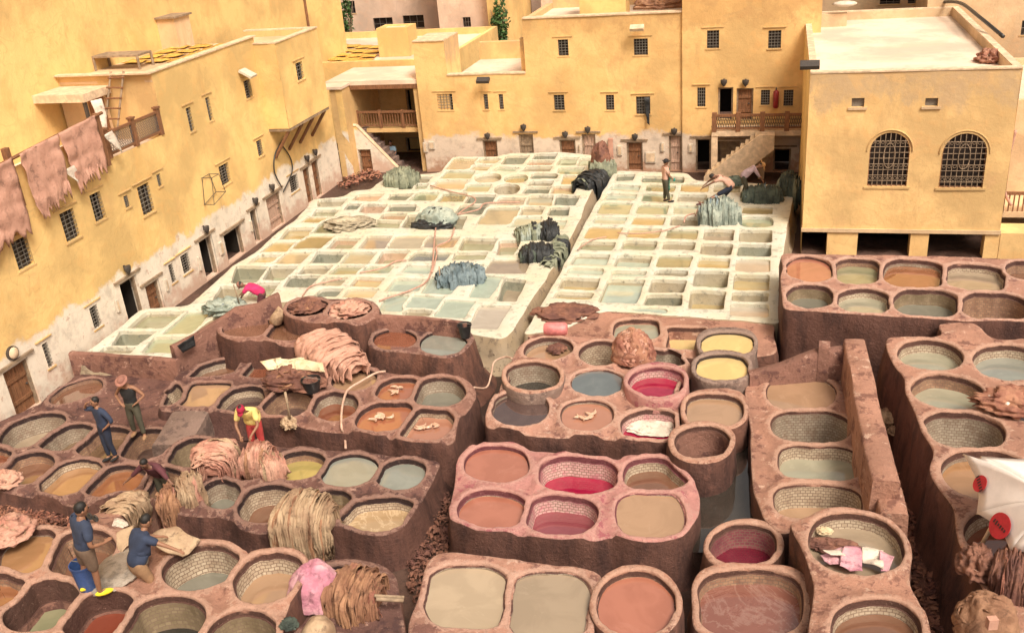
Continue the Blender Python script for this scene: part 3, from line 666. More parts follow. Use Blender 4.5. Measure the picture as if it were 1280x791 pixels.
block('vat_block.015', 'long right-hand block of grey vats with a bridge slab to the block behind', zR,
 [(1107, 420), (1179, 420), (1170, 404), (1222, 404), (1234, 422), (1300, 425), (1400, 432), (1480, 800), (1262, 790), (1220, 716), (1208, 694), (1194, 666), (1193, 634), (1174, 610), (1164, 586), (1164, 562), (1144, 516), (1128, 470), (1109, 440)],
 [V(1163, 443, 38, 18, .3, 'silt', 'tpale', 'vat of pale liquor, back left of its block', 6), V(1262, 452, 44, 21, .3, 'steel', 'tpale', 'vat of grey liquor at the right edge', 6),
  V(1187, 489, 44, 20, .32, 'silt', 'tbrown', 'vat of grey liquor with two tile rings', 9), V(1205, 537, 49, 22, .6, None, 'tgrey', 'drained tiled vat with a thin grey film', 8),
  V(1292, 503, 42, 21, .3, 'mauve', 'tbrown', None, 6), V(1236, 592, 57, 30, .2, 'ochre', 'tgrey', 'vat of orange dye beside the parasol', 8), V(1262, 666, 52, 32, .35, 'rust', 'tpale', 'vat of brown dye under the parasol', 6)],
 (M['peach'], M['spink'], M['tpale']), seed=17, drop=.0, bat=.12)
zS = 2.0
block('vat_block.016', 'far right block of nine vats in two rows below the arched windows', zS,
 [(976, 317), (1060, 318), (1173, 320), (1280, 323), (1420, 329), (1440, 412), (1280, 401), (1227, 401), (1170, 397), (1077, 391), (978, 386)],
 [V(1012, 335, 28, 15, .06, 'coral', 'tbrown', 'vat of peach dye catching the light, back row', 6), V(1072, 338, 26, 15, .22, 'olive', 'tbrown', 'vat of olive liquor, back row', 2, 3.0),
  V(1143, 341, 36, 17, .2, 'orange', 'tgrey', 'square vat of orange brown dye, back row', 4, 3.4), V(1219, 346, 36, 16, .22, 'putty', 'tpale', 'square vat of putty liquor, back row', 6, 3.2), V(1284, 336, 26, 12, .35, 'brown', 'tbrown', None, 4),
  V(1013, 369, 28, 14, .38, 'grey', 'tgreen', 'vat of dark liquor, front row left', 3, 2.3), V(1080, 376, 32, 16, .25, 'silt', 'tpale', 'vat of bright reflecting liquor, front row', 4),
  V(1158, 378, 39, 17, .42, 'grey', 'tgreen', 'deep vat of grey liquor, front row', 4, 2.5), V(1243, 383, 40, 18, .6, None, 'tbrown', 'empty brown tiled vat, front row', 5, 2.4)],
 (M['pink'], M['sbrown'], M['tgrey']), seed=18, drop=.0, bat=.05)
# standing water between the blocks
wp = topz([(868, 535), (940, 535), (950, 672), (900, 690), (866, 690)], .6)
g = MB(); g.add(np.c_[wp, np.full(len(wp), .6)], [tuple(range(len(wp)))[::-1]]); tag(g.build('water', M['q_pool']), kind='structure')
g = MB(); n_ = len(wp); g.add([(*p, .594) for p in wp] + [(*p, 0) for p in wp], [tuple(range(n_))[::-1]] + [(i, (i + 1) % n_, n_ + (i + 1) % n_, n_ + i) for i in range(n_)]); tag(g.build('mud_floor', M['ground']), kind='structure')
# ---------------------------------------------------------------- limed pits
zW = 1.0
def q4(s): a = list(map(float, s.split())); return [(a[i], a[i + 1]) for i in range(0, 8, 2)]
LEFT = """161 409 184 389 229 389 203 409|.2 olive
205 416 235 390 262 388 240 416|.05 green
141 431 152 414 194 414 170 431|.5 silt
179 440 194 420 232 420 220 440|.12 green
124 440 129 434 168 434 164 440|.3 silt
268 373 277 357 308 358 292 373|.5 silt
290 353 297 332 335 333 318 353|.55 silt
310 370 322 353 348 353 335 370|.25 olive
330 349 340 332 371 332 353 350|.5 green
355 358 364 344 400 344 386 358|.6 sand
374 342 381 332 414 332 406 342|.4 silt
410 342 423 331 458 331 446 342|.1 olive
398 356 407 347 433 347 424 357|.25 sand
392 370 402 361 428 361 420 370|.5 silt
438 357 447 346 480 348 471 358|.15 gold
428 371 437 361 473 361 465 371|.08 sand
312 327 325 318 351 318 341 327|.12 gold
341 329 359 315 389 315 374 329|.04 sand
390 328 398 314 436 315 423 328|.5 olive
424 329 438 314 470 315 458 329|.06 silt
470 329 480 313 511 313 499 328|.4 olive
508 325 520 315 564 316 555 325|.08 grey
327 314 343 302 369 302 357 314|.05 gold
365 310 382 295 417 295 400 310|.03 gold
410 310 422 297 449 298 438 310|.3 olive
449 310 462 294 489 295 480 310|.1 putty
485 310 496 295 535 295 525 310|.03 sand
526 309 536 296 573 296 566 309|.06 putty
351 298 363 284 392 284 380 298|.18 gold
390 291 405 276 430 276 424 291|.05 olive
376 277 385 271 409 272 400 278|.04 gold
391 270 396 262 422 263 416 270|.15 olive
398 258 399 249 433 249 425 258|.3 silt
431 262 437 254 451 254 445 262|.45 putty
450 265 456 255 483 255 476 266|.55 putty
486 264 489 255 519 255 517 264|.55 putty
441 250 447 243 479 242 470 251|.25 sand
485 249 489 242 516 242 507 250|.5 sand
513 250 523 240 548 240 542 250|.06 green
548 252 556 241 583 241 577 252|.06 olive
474 274 480 267 509 267 505 274|.35 olive
464 284 470 275 501 276 497 285|.15 olive
503 284 511 268 583 271 577 286|.4 silt
571 267 577 256 610 256 602 268|.55 putty
538 236 549 225 584 225 578 236|.08 sand
499 236 504 230 519 230 515 236|.1 olive
518 236 522 230 535 230 531 236|.1 olive
490 228 495 221 540 221 534 228|.3 silt
551 223 560 213 593 214 587 223|.05 green
557 212 569 198 596 198 588 212|.05 gold
582 212 589 206 614 206 608 213|.1 gold
594 203 602 198 626 198 619 204|.1 gold
616 213 622 208 648 209 643 214|.12 green
628 205 634 195 661 194 652 205|.5 sand
666 199 670 192 696 192 692 199|.5 putty
659 206 664 200 693 201 688 206|.3 sand
654 214 658 208 689 208 686 214|.45 silt
663 223 667 217 698 217 694 223|.5 silt
579 239 586 230 614 230 609 239|.06 green
660 232 664 226 691 226 688 232|.5 silt
654 241 659 234 688 234 685 242|.5 silt
697 206 702 196 723 196 718 206|.15 green
723 207 727 197 747 197 744 207|.15 green
697 217 700 209 730 209 725 218|.1 green
702 230 706 219 729 220 723 231|.06 gold
689 242 694 232 721 233 714 243|.2 gold
581 254 589 243 619 243 614 254|.55 putty
620 255 626 246 657 247 653 256|.15 putty
658 256 663 244 690 244 688 257|.15 silt
693 256 697 244 724 244 717 257|.5 olive
597 280 610 259 649 259 639 280|.05 silt
649 268 654 258 680 258 676 268|.25 sand
635 283 645 271 677 271 672 282|.04 aqua
686 269 690 259 711 259 709 269|.55 putty
678 285 684 275 707 275 703 286|.1 mint
575 312 581 297 621 298 613 313|.25 olive
565 324 571 315 609 315 604 324|.15 olive
622 318 627 300 649 300 641 319|.3 olive
646 319 656 304 682 305 674 318|.06 sand
605 341 616 325 662 325 670 331 |.04 putty
500 340 510 331 541 332 535 341|.1 mint
482 363 496 347 528 348 523 363|.12 mint
550 340 556 330 603 331 600 341|.06 aqua
528 366 541 346 580 346 562 367|.06 aqua
588 371 602 343 628 346 609 372|.05 mint
474 388 487 367 514 369 501 389|.05 mint
503 383 515 369 555 371 544 386|.03 aqua
543 395 558 374 593 376 579 396|.04 mint
587 410 601 381 637 382 620 411|.06 pearl
624 376 631 347 656 350 643 377|.45 putty
504 392 507 386 539 388 536 394|.3 sand
448 341 459 332 491 333 484 341|.08 green"""
cells = []
for ln in LEFT.split('\n'):
    a, b = ln.split('|'); d, k = b.split(); c = [float(t) for t in a.split()]
    pts = [(c[i], c[i + 1]) for i in range(0, 8, 2)]
    if pts[0] == (605., 341.): pts = [(605, 341), (616, 325), (662, 325), (655, 341)]
    d = float(d); ln_ = 'limeG' if d >= .45 and random.random() < .45 else random.choice(('limeI', 'limeI', 'limeP'))
    cells.append(QV(pts, d * .9 + .03, k, ln_, None, zW, .10, grow=.07))
for cx, cy, rx, ry, d, k in ((610, 222.5, 17, 6, .25, 'sand'), (645, 223.5, 15, 5.5, .1, 'olive'), (634, 236, 16, 7, .6, 'putty')):
    cells.append(V(cx, cy, rx, ry, d, k, 'limeI', None, -4, 2.4))
LO = [(94, 446), (119, 432), (148, 410), (176, 386), (236, 382), (262, 358), (290, 333), (320, 314), (345, 293), (365, 278), (382, 261), (391, 249), (430, 246), (441, 238), (463, 237), (471, 230), (480, 224), (492, 219), (525, 218), (550, 216), (567, 196), (621, 196), (637, 192), (702, 190), (752, 195), (752, 212), (741, 235), (724, 275), (706, 308), (688, 340), (661, 380), (642, 412), (628, 424), (590, 418), (560, 406), (480, 398), (470, 392), (440, 374), (392, 374), (345, 378), (300, 390), (262, 400), (232, 424), (216, 448)]
block('limed_pit_field', 'large left field of limewashed rectangular pits with pale green and sand coloured liquor', zW, LO, cells,
      (M['lime'], M['limeS'], M['limeI']), seed=40, spacing=.26, rough=.022, drop=0, bat=.25, cat='lime pits', part='basin', smooth_out=.25, lip=0, edge=.02, hgap=.075, grow=0, deep=0)
def Lx(x330, y):                                   # column lines run to the vanishing point
    return 985 + (x330 - 985) * (y + 190) / 520.0
def strip(xl, xr, rows, sl=.035):
    out = []
    for y0, y1, d, k in rows:
        a, b = Lx(xl, y0), Lx(xr, y0); c, e = Lx(xr, y1), Lx(xl, y1)
        w = sl * (b - a) * .5
        out.append(([(e, y1 - w), (a, y0 - w), (b, y0 + w), (c, y1 + w)], d, k))
    return out
RC = strip(714, 757, [(231, 238, .1, 'mint'), (242, 249.5, .1, 'mint'), (253, 267, .04, 'green'), (271, 279, .06, 'mint'), (283.5, 298, .04, 'gold'), (302, 312, .18, 'olive'), (317, 331, .2, 'aqua'), (335, 342, .1, 'aqua'), (347, 361, .35, 'gold'), (365, 373, .2, 'gold')])
RC += strip(769, 811, [(231, 239, .05, 'olive'), (242, 252, .05, 'green'), (256, 267, .05, 'green'), (271, 281, .05, 'gold'), (285, 297, .1, 'gold'), (301, 312, .2, 'olive'), (319, 333, .28, 'aqua'), (338, 344, .15, 'mint'), (349, 378, .22, 'aqua')])
RC += strip(822, 862, [(230, 239.5, .05, 'gold'), (243, 252, .3, 'sand'), (257, 267, .05, 'mint'), (271, 282, .6, 'sand'), (287, 298, .05, 'olive'), (302, 312, .4, 'silt'), (319, 334, .06, 'olive'), (338, 344, .4, 'olive'), (349.5, 365, .55, 'putty'), (368, 381, .6, 'putty')])
RC += strip(873, 911, [(231, 240, .1, 'sand'), (258, 281, .3, 'olive'), (286, 300, .3, 'putty'), (304, 318, .6, 'putty'), (322, 334, .12, 'gold'), (338, 358, .55, 'olive'), (363, 386, .5, 'gold')])
RC += strip(921, 962, [(242, 253, .3, 'gold'), (258, 267, .06, 'gold'), (287, 302, .5, 'silt'), (305, 320, .55, 'olive'), (324, 339, .06, 'pearl'), (343, 362, .25, 'gold'), (365, 376, .35, 'sand'), (380, 395, .12, 'pearl')])
cells = [QV(p, d * .9 + .03, k, 'limeG' if d >= .5 and random.random() < .4 else 'limeI', None, zW, .14, grow=.05) for p, d, k in RC]
cells.append(V(945, 277, 22, 7, .14, 'green', 'limeI', None, 2, 3)); cells.append(QV([(768, 226), (772, 217), (794, 217), (791, 226)], .35, 'olive', 'limeG', None, zW))
cells.append(QV([(801, 228), (804, 219), (856, 221), (855, 229)], .25, 'olive', 'limeG', None, zW))
cells.append(V(812, 388, 22, 4, .05, 'aqua', 'limeI', None, 2, 3))
RO = [(752, 242), (760, 228), (768, 213), (858, 216), (870, 226), (940, 229), (990, 232), (990, 250), (984, 285), (977, 325), (974, 345), (974, 404), (890, 398), (850, 394), (755, 388), (700, 412), (654, 418), (668, 395), (685, 368), (700, 340), (715, 312), (733, 276)]
block('limed_pit_field.001', 'right field of limewashed pits between the drain channel and the arched-window building', zW, RO, cells,
      (M['lime'], M['limeS'], M['limeI']), seed=44, spacing=.26, rough=.022, drop=0, bat=.12, cat='lime pits', part='basin', smooth_out=.25, lip=0, edge=.02, hgap=.075, grow=0, deep=0)

# ---------------------------------------------------------------- buildings
def wall(parent, name, F, outline, mat, holes=(), depth=.28, spacing=1.2, th=None):
    """upright wall with real openings. outline and holes in (u, z)"""
    out = ccw(np.array(outline, float)); hs = [ccw(np.array(h, float)) for h in holes]
    V2, T = trisheet(resample(out, .8), [resample(h, .5) for h in hs], spacing)
    mb = MB(); a = F(0, 0, 0); c = F(1, 0, 0); flip = (c[0] - a[0]) > .5
    mb.add([F(p[0], p[1], float(0.012 * math.sin(p[0] * 1.7 + p[1] * .9))) for p in V2], [t if flip else t[::-1] for t in T])
    for h in hs:
        n = len(h)
        for i in range(n):
            p, q = h[i], h[(i + 1) % n]
            mb.add([F(p[0], p[1], 0), F(q[0], q[1], 0), F(q[0], q[1], -depth), F(p[0], p[1], -depth)], [(0, 1, 2, 3)])
    return mb.build(name, mat, parent)
def rect(u0, z0, u1, z1): u0, u1 = min(u0, u1), max(u0, u1); z0, z1 = min(z0, z1), max(z0, z1); return [(u0, z0), (u1, z0), (u1, z1), (u0, z1)]
def window(parent, F, r, nv=4, nh=5, dep=.16, grille='ironl', lintel=True, lab=None):
    (u0, z0), (u1, z1) = r[0], r[2]; mb = MB()
    t = .05
    for a in ((u0, u0 + t, z0, z1), (u1 - t, u1, z0, z1), (u0 + t, u1 - t, z0, z0 + t), (u0 + t, u1 - t, z1 - t, z1)): mb.box(F, *a, -dep, -dep + .05)
    w = mb.build('window', M['iron'], parent)
    if lab: w['label'] = lab
    mb = MB(); mb.box(F, u0 + .002, u1 - .002, z0 + .002, z1 - .002, -dep - .06, -dep - .03); mb.build('pane', M['glass'], w)
    mb = MB(); b = .009
    for i in range(1, nv + 1):
        u = u0 + (u1 - u0) * i / (nv + 1); mb.box(F, u - b, u + b, z0, z1, -.06, -.038)
    for i in range(1, nh + 1):
        z = z0 + (z1 - z0) * i / (nh + 1); mb.box(F, u0, u1, z - b, z + b, -.037, -.018)
    mb.build('grille', M[grille], w)
    mb = MB()
    if lintel:
        mb.box(F, u0 - .22, u1 + .2, z1 + .12, z1 + .155, -.05, .045); mb.build('lintel', M['yeld'], parent)
    mb = MB(); mb.box(F, u0 - .06, u1 + .06, z0 - .05, z0 - .003, -.1, .03); mb.build('sill', M['yeld'], parent)
def door(parent, F, r, kind='wood', lab=None, lintel=True, open_=False, braces=2):
    (u0, z0), (u1, z1) = r[0], r[2]; mb = MB(); t = .07
    for a in ((u0, u0 + t, z0, z1), (u1 - t, u1, z0, z1), (u0 + t, u1 - t, z1 - t, z1)): mb.box(F, *a, -.18, -.08)
    fr = mb.build('door_frame', M['woodg'], parent)
    mb = MB(); mb.box(F, u0 + .003, u1 - .003, z0 + .003, z1 - .003, -1.6 if open_ else -.27, -1.5 if open_ else -.24)
    if open_:
        for uu in (u0 + .003, u1 - .003): mb.add([F(uu, z0, -.28), F(uu, z1, -.28), F(uu, z1, -1.5), F(uu, z0, -1.5)], [(0, 1, 2, 3)])
        mb.add([F(u0, z1 - .003, -.28), F(u1, z1 - .003, -.28), F(u1, z1 - .003, -1.5), F(u0, z1 - .003, -1.5)], [(0, 1, 2, 3)])
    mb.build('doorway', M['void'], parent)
    if kind:
        d = MB(); d.box(F, u0 + t, u1 - t, z0, z1 - t, -.20, -.185); dd = d.build('door', M[kind], parent)
        if lab: dd['label'] = lab
        n = max(3, int((u1 - u0) / .17)); w = (u1 - u0 - 2 * t) / n
        for i in range(n):
            m = MB(); a = u0 + t + w * i; m.box(F, a + .008, a + w - .008, z0 + .01, z1 - t - .01, -.183, -.155 + .006 * (i % 2)); m.build('plank', M[kind], dd)
        for k in range(braces):
            m = MB(); zz = z0 + (z1 - z0) * (.22 + .45 * k); m.box(F, u0 + t + .02, u1 - t - .02, zz, zz + .11, -.148, -.11); m.build('rail', M[kind], dd)
        m = MB(); m.ell(F(u1 - t - .12, z0 + (z1 - z0) * .5, -.11), (.035, .035, .035), 8); m.build('knob', M['iron'], dd)
    if lintel:
        m = MB(); m.box(F, u0 - .25, u1 + .25, z1 + .08, z1 + .15, -.05, .07); m.build('lintel', M['woodg'], parent)
XL = -20.3; FL = PX(XL)
def RL(a, b, c, d): p = WX(a, b, XL); q = WX(c, d, XL); return rect(p[0], p[1], q[0], q[1])
def RY(Y, a, b, c, d):
    p = WY(a, b, Y); q = WY(c, d, Y); return rect(p[0], p[1], q[0], q[1])
# left range
bl = thing('long_building', 'long yellow tannery building with whitewashed foot along the left side', 'building', (XL - 2, 25, 0))
wl = [RL(*r) for r in ((13, 304, 43, 329), (74, 268, 101, 295), (111, 245, 133, 272), (171, 235, 194, 263), (154, 246, 163, 258), (195, 219, 203, 232), (232, 136, 244, 163), (256, 123, 267, 150), (304, 102, 316, 121), (273, 209, 289, 227), (320, 177, 330, 193), (111, 386, 128, 406), (52, 431, 68, 456), (210, 332, 221, 351), (225, 321, 240, 337), (361, 223, 374, 236))]
def DL(a, b, c, d, z0=.05):
    p = WX(a, b, XL); q = WX(c, d, XL); return rect(p[0], z0, q[0], p[1])
dl = [(DL(3, 467, 50, 496, .1), 'wood', 'big plank door at the foot of the wall, lower left'), (DL(149, 356, 180, 385), None, None), (DL(181, 359, 206, 383), 'wood', None), (DL(248, 303, 275, 344), None, None),
      (DL(279, 295, 309, 320), None, None), (DL(312, 265, 329, 306), None, None), (DL(332, 250, 357, 279), 'woodp', 'grey patterned metal door'), (DL(378, 213, 393, 247), 'wood', None), (DL(389, 204, 402, 226), 'wood', None)]
zt, zr = 5.75, 7.8
wall(bl, 'wall', FL, [(4, 0), (41.5, 0), (41.5, 4.4), (35.6, 4.4), (35.6, zr), (28.5, zr), (28.5, zt), (25.35, zt), (25.35, 6.7), (4, 6.5)], M['yelw'], wl + [d[0] for d in dl])
for i, r in enumerate(wl):
    big = (r[1][0] - r[0][0]) > .75
    window(bl, FL, r, 4 if big else 2, 6 if big else 6, grille='ironl')
for r, k, lab in dl: door(bl, FL, r, k, lab, open_=(k is None))
mb = MB(); mb.box(lambda u, z, d: (XL + d, u, z), 4, 28.5, zt - .25, zt - .18, -6, -.02); mb.build('terrace_floor', M['roof'], bl)
mb = MB(); mb.box(FL, 28.5, 35.6, zr - .3, zr - .22, -6, -.02); mb.build('roof', M['tanp'], bl)
mb = MB(); mb.box(FL, 28.3, 35.7, zr, zr + .05, -.32, .05); mb.box(FL, 28.3, 28.62, zr, zr + .05, -4.4, -.32)
mb.build('coping', M['cope'], bl)
# side wall between terrace and the higher part, facing the camera
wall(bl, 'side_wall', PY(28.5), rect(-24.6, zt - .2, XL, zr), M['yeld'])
mb = MB(); mb.box(FL, 28.64, 35.6, zr - .22, zr, -.30, -.26); mb.box(FL, 24.2, 28.3, 0, .01, -.1, -.09); mb.build('parapet_back', M['yeld'], bl)
# ornate iron balustrade at the terrace edge
a, b = WX(137, 203, XL), WX(205, 163, XL)
bal = thing('balustrade', 'rusty ornamental balustrade on the left terrace edge below the ladder', 'railing', (XL, a[0], zt))
for i in range(3):
    y = a[0] + .12 + (b[0] - .25 - a[0]) * i / 2; m = MB(); m.box(FL, y - .08, y + .08, zt, zt + .9, -.10, .04); m.box(FL, y - .11, y + .11, zt + .9, zt + .96, -.13, .07); m.build('post', M['wood'], bal)
m = MB(); m.box(FL, a[0], b[0], zt + .08, zt + .16, -.06, .0); m.box(FL, a[0], b[0], zt + .74, zt + .82, -.07, .01); m.build('rail', M['wood'], bal)
m = MB(); n = 34
for i in range(n):
    y = a[0] + (b[0] - a[0]) * (i + .5) / n
    m.tube([(XL - .03, y - .09, zt + .16), (XL - .03, y + .09, zt + .45), (XL - .03, y - .09, zt + .74)], .015, 4); m.tube([(XL - .03, y + .09, zt + .16), (XL - .03, y - .09, zt + .45), (XL - .03, y + .09, zt + .74)], .015, 4)
m.build('lattice', M['iron'], bal)
# projecting upper room on struts
XB = -19.35; FB = PX(XB)
c0 = WX(343, 55, XB); c1 = WX(387, 33, XB); cb = WX(367, 158, XB)
y0b, y1b, ztb, zbb = c0[0], WX(409, 118, XB)[0], c0[1], cb[1]
bx = thing('projecting_room', 'yellow room jutting out from the left building on wooden struts', 'building', (XB, y0b, zbb))
r = rect(*WX(369, 80, XB), *WX(381, 98, XB))
wall(bx, 'wall', FB, rect(y0b, zbb, y1b, ztb), M['yel'], [r]); window(bx, FB, r, 2, 4)
wall(bx, 'side_wall', PY(y0b), rect(XL - 3.4, zbb, XB, ztb), M['yel'])
m = MB(); m.box(FB, y0b + .01, y1b, zbb - .12, zbb - .003, -3.4, -.01); m.build('floor_beam', M['woodg'], bx)
m = MB(); m.box(FB, y0b, y1b, ztb, ztb + .05, -.28, .03); m.box(FB, y0b - .02, y0b + .26, ztb + .003, ztb + .053, -3.4, -.28); m.box(FB, y1b - .28, y1b, ztb, ztb + .05, -3.4, -.28); m.build('coping', M['cope'], bx)
m = MB(); m.box(FB, y0b + .26, y1b - .28, ztb - .3, ztb - .25, -3.4, -.28); m.build('roof', M['tanp'], bx)
m = MB(); m.box(FB, y0b + .24, y0b + .26, ztb - .3, ztb, -3.4, -.26); m.box(FB, y0b + .26, y1b - .28, ztb - .3, ztb, -.28, -.26); m.build('parapet', M['yeld'], bx)
for t in (.03, .35, .62, .93):
    y = y0b + (y1b - y0b) * t; m = MB(); m.tube([(XB - .1, y, zbb - .12), (XL + .02, y, zbb - 1.25)], .07, 6); m.build('strut', M['wood'], bx)
# very tall wall at the back left
XT = -24.0; FT = PX(XT)
tall = thing('tall_building', 'towering yellow wall filling the upper left corner', 'building', (XT - 3, 25, 0))
ye = WX(431, 40, XT)[0]
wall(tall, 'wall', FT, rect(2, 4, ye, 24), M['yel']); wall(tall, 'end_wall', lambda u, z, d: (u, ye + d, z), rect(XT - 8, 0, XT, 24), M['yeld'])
p = WX(205, 62, XT); q = WX(225, 18, XT)
ch = thing('chimney', 'brown and yellow boxed chimney against the tall left wall', 'chimney', (XT, p[0], p[1]))
m = MB(); m.box(FT, p[0] - .1, p[0] + 1.0, p[1] - 1.6, q[1] + .05, .0, .8); m.build('shaft', M['tanp'], ch)
m = MB(); m.box(FT, p[0] - .2, p[0] + 1.1, q[1] + .05, q[1] + .12, .0, .9); m.build('cap', M['woodg'], ch)
dp_ = WX(384, 30, XT); m = MB(); m.tube([(XT + .06, dp_[0], dp_[1] - .3), (XT + .06, dp_[0], 23)], .07, 8); m.build('drainpipe', M['wood'], tall)
# terrace hut
hz_ = WX(118, 103, XL - 1.6)
hut = thing('hut', 'small hut with a thick pale slab roof on the left terrace', 'hut', (-23, 24.5, zt))
zh = 7.45
m = MB(); m.cbox((-23.0, 27.75, zh - .13), (2.0, 1.45, .26)); m.build('roof', M['cope'], hut)
m = MB(); m.cbox((-23.05, 28.3, (zh + zt) / 2 - .14), (1.7, .2, zh - zt - .26)); m.build('wall', M['tanp'], hut)
m = MB(); m.cbox((-22.1, 27.15, (zh + zt) / 2 - .14), (.1, .1, zh - zt - .26)); m.build('post', M['iron'], hut)
m = MB(); m.cbox((-22.45, 28.15, 6.45), (.6, .08, 1.5)); m.build('door', M['wood'], hut)
# ladder
la, lb_ = P(150, 180, zt - .1), None
lx = WY(146, 97, 28.3); lx2 = WY(133, 181, 27.6)
ld = thing('ladder', 'rough wooden ladder leaning on the terrace side wall', 'ladder', (lx2[0], 27.6, zt))
tA = np.array([lx[0], 28.4, zr + .12]); bA = np.array([lx[0] - .35, 27.5, zt - .15])
for s in (-.25, .25): m = MB(); m.tube([bA + [s, 0, 0], tA + [s, 0, 0]], .035, 6); m.build('rail', M['woodg'], ld)
for i in range(7): t = (i + .7) / 7.3; c = bA * (1 - t) + tA * t; m = MB(); m.tube([c + [-.32, -.04, .02 * (i % 2)], c + [.32, -.04, 0]], .03, 6); m.build('rung', M['wood'], ld)
# table frame on the roof
c = P(162, 72, zr + .15); c[0] -= .3
tb = thing('roof_table', 'low wooden rack on the flat roof above the ladder', 'rack', (c[0], c[1], zr - .2))
m = MB(); m.cbox((c[0], c[1], zr + .27), (1.9, .9, .07)); m.build('top', M['woodg'], tb)
for sx in (-.92, .92):
    for sy in (-.42, .42): m = MB(); m.tube([(c[0] + sx, c[1] + sy, zr - .25), (c[0] + sx, c[1] + sy, zr + .25)], .05, 6); m.build('leg', M['woodg'], tb)

# back range
YB = 43.0; FBK = PY(YB)
xa, xb_, xc = WY(516, 60, YB)[0], WY(655, 60, YB)[0], WY(853, 60, YB)[0]
xd = 1.6
z1, z2 = WY(516, 53, YB)[1], WY(655, 92, YB)[1]
bb = thing('middle_building', 'ochre building with barred windows and small doors at the back of the yard', 'building', ((xa + xc) / 2, YB + 2, 0))
wb = [RY(YB, *r) for r in ((697, 50, 711, 70), (792, 49, 810, 69), (692, 119, 706, 138), (757, 119, 768, 138), (795, 121, 813, 143), (546, 118, 567, 138), (604, 118, 611, 137), (623, 118, 630, 137))]
def DY(Y, a, b, c, z0=.05): p = WY(a, b, Y); q = WY(c, b, Y); return rect(p[0], z0, q[0], p[1])
db = [(DY(YB, 648, 168, 666), 'woodg'), (DY(YB, 699, 175, 719), 'wood'), (DY(YB, 727, 168, 744), 'woodp'), (DY(YB, 783, 178, 803), 'wood'), (DY(YB, 836, 170, 852), 'woodp'), (DY(YB, 603, 176, 621), 'wood')]
z3 = WY(752, 20, YB)[1]; xt = WY(555, 60, YB)[0]
wall(bb, 'wall', FBK, [(xa, 0), (xc, 0), (xc, z3), (xb_, z3), (xb_, z2), (xt, z2), (xt, z1), (xa, z1)], M['yelb'], wb + [d[0] for d in db])
for i, r in enumerate(wb): window(bb, FBK, r, 4 if r[1][0] - r[0][0] > .6 else 2, 5)
for r, k in db: door(bb, FBK, r, k)
m = MB(); m.box(FBK, xb_, xc, z3, z3 + .06, -.4, .05); m.box(FBK, xt, xb_ - .003, z2, z2 + .06, -.35, .04); m.box(FBK, xa, xt, z1, z1 + .05, -2.2, .04); m.build('coping', M['cope'], bb)
m = MB(); m.box(FBK, xt, xb_, z2 - .35, z2 - .3, -5.5, -.1); m.build('low_roof', M['roof'], bb)
m = MB(); m.box(FBK, xb_, xc + .5, z3 - .3, z3 - .25, -5, -.1); m.build('roof', M['roof'], bb)
m = MB(); m.box(FBK, xa, xt, z2 - 3, z1 - .002, -2.2, -.002 - .06); m.box(FBK, xb_ + .02, xb_ + .3, z2 - .3, z3 - .003, -5, -.02)
m.box(FBK, xt, xb_, z2 - .3, z2 - .004, -.34, -.3); m.box(FBK, xt - .02, xb_, z2 - .3, z2 + .55, -5.9, -5.5); m.box(FBK, xb_ + .3, xc, z3 - .3, z3 + .5, -5.4, -5.0)
m.build('parapet', M['yelr'], bb)
m = MB(); m.box(FBK, xb_ - .3, xb_ - .02, z2 - .3, z3 - .9, -.8, -.45); m.build('pier', M['yelr'], bb)
m = MB(); cx_ = WY(750, 5, YB + 1)[0]; m.cbox((cx_, YB + 2.2, z3 + .6), (2.1, 1.2, 1.9)); m.build('stair_head', M['yel'], bb)
# high part behind the balcony
bh = thing('high_building', 'tall plain yellow building over the balcony and outside stair', 'building', ((xc + xd) / 2, YB + 2, 0))
FH = PY(YB - .12)
wh = [RY(YB, *r) for r in ((884, 38, 899, 60), (961, 38, 976, 60), (872, 109, 882, 133), (951.5, 112, 962, 131), (980, 112, 991, 132))]
dh = [(RY(YB, 898, 109, 916, 149), None), (RY(YB, 921, 110, 941, 149), 'wood'), (DY(YB, 870, 173, 889), None), (DY(YB, 897, 176, 925), 'woodg'), (DY(YB, 967, 185, 989), None)]
wall(bh, 'wall', FH, rect(xc + .002, 0, xd, 13.5), M['yelb'], wh + [d[0] for d in dh])
for r in wh: window(bh, FH, r, 3, 5)
for r, k in dh: door(bh, FH, r, k, open_=(k is None), lintel=(r[0][1] < 1.))
wall(bh, 'side_wall', lambda u, z, d: (xc + .002 - d, u, z), rect(YB - .12, 2, YB + 6, 13.5), M['yel'])
# balcony and stair
zbal = WY(930, 163, YB - 1.0)[1]; xr0, xr1 = WY(890, 160, YB - 1.0)[0], xd - .1
balc = thing('balcony', 'timber-railed balcony with an outside stair on the back building', 'balcony', ((xr0 + xr1) / 2, YB - .6, zbal - .3))
m = MB(); m.box(FBK, xr0, xr1, zbal - .22, zbal, .13, 1.15); m.build('deck', M['cope'], balc)
m = MB(); m.box(FBK, xr0, xr1, zbal + .08, zbal + .16, 1.04, 1.12); m.box(FBK, xr0, xr1, zbal + .62, zbal + .72, 1.02, 1.14); m.build('rail', M['wood'], balc)
for i in range(5):
    x = xr0 + (xr1 - xr0 - .2) * i / 4; m = MB(); m.box(FBK, x, x + .2, zbal - .02, zbal + .8, .99, 1.17); m.build('post', M['wood'], balc)
m = MB(); n = 60
for i in range(n):
    x = xr0 + (xr1 - xr0) * (i + .5) / n; m.tube([(x - .05, YB - 1.08, zbal + .16), (x + .05, YB - 1.08, zbal + .62)], .014, 4); m.tube([(x + .05, YB - 1.08, zbal + .16), (x - .05, YB - 1.08, zbal + .62)], .011, 4)
m.build('lattice', M['iron'], balc)
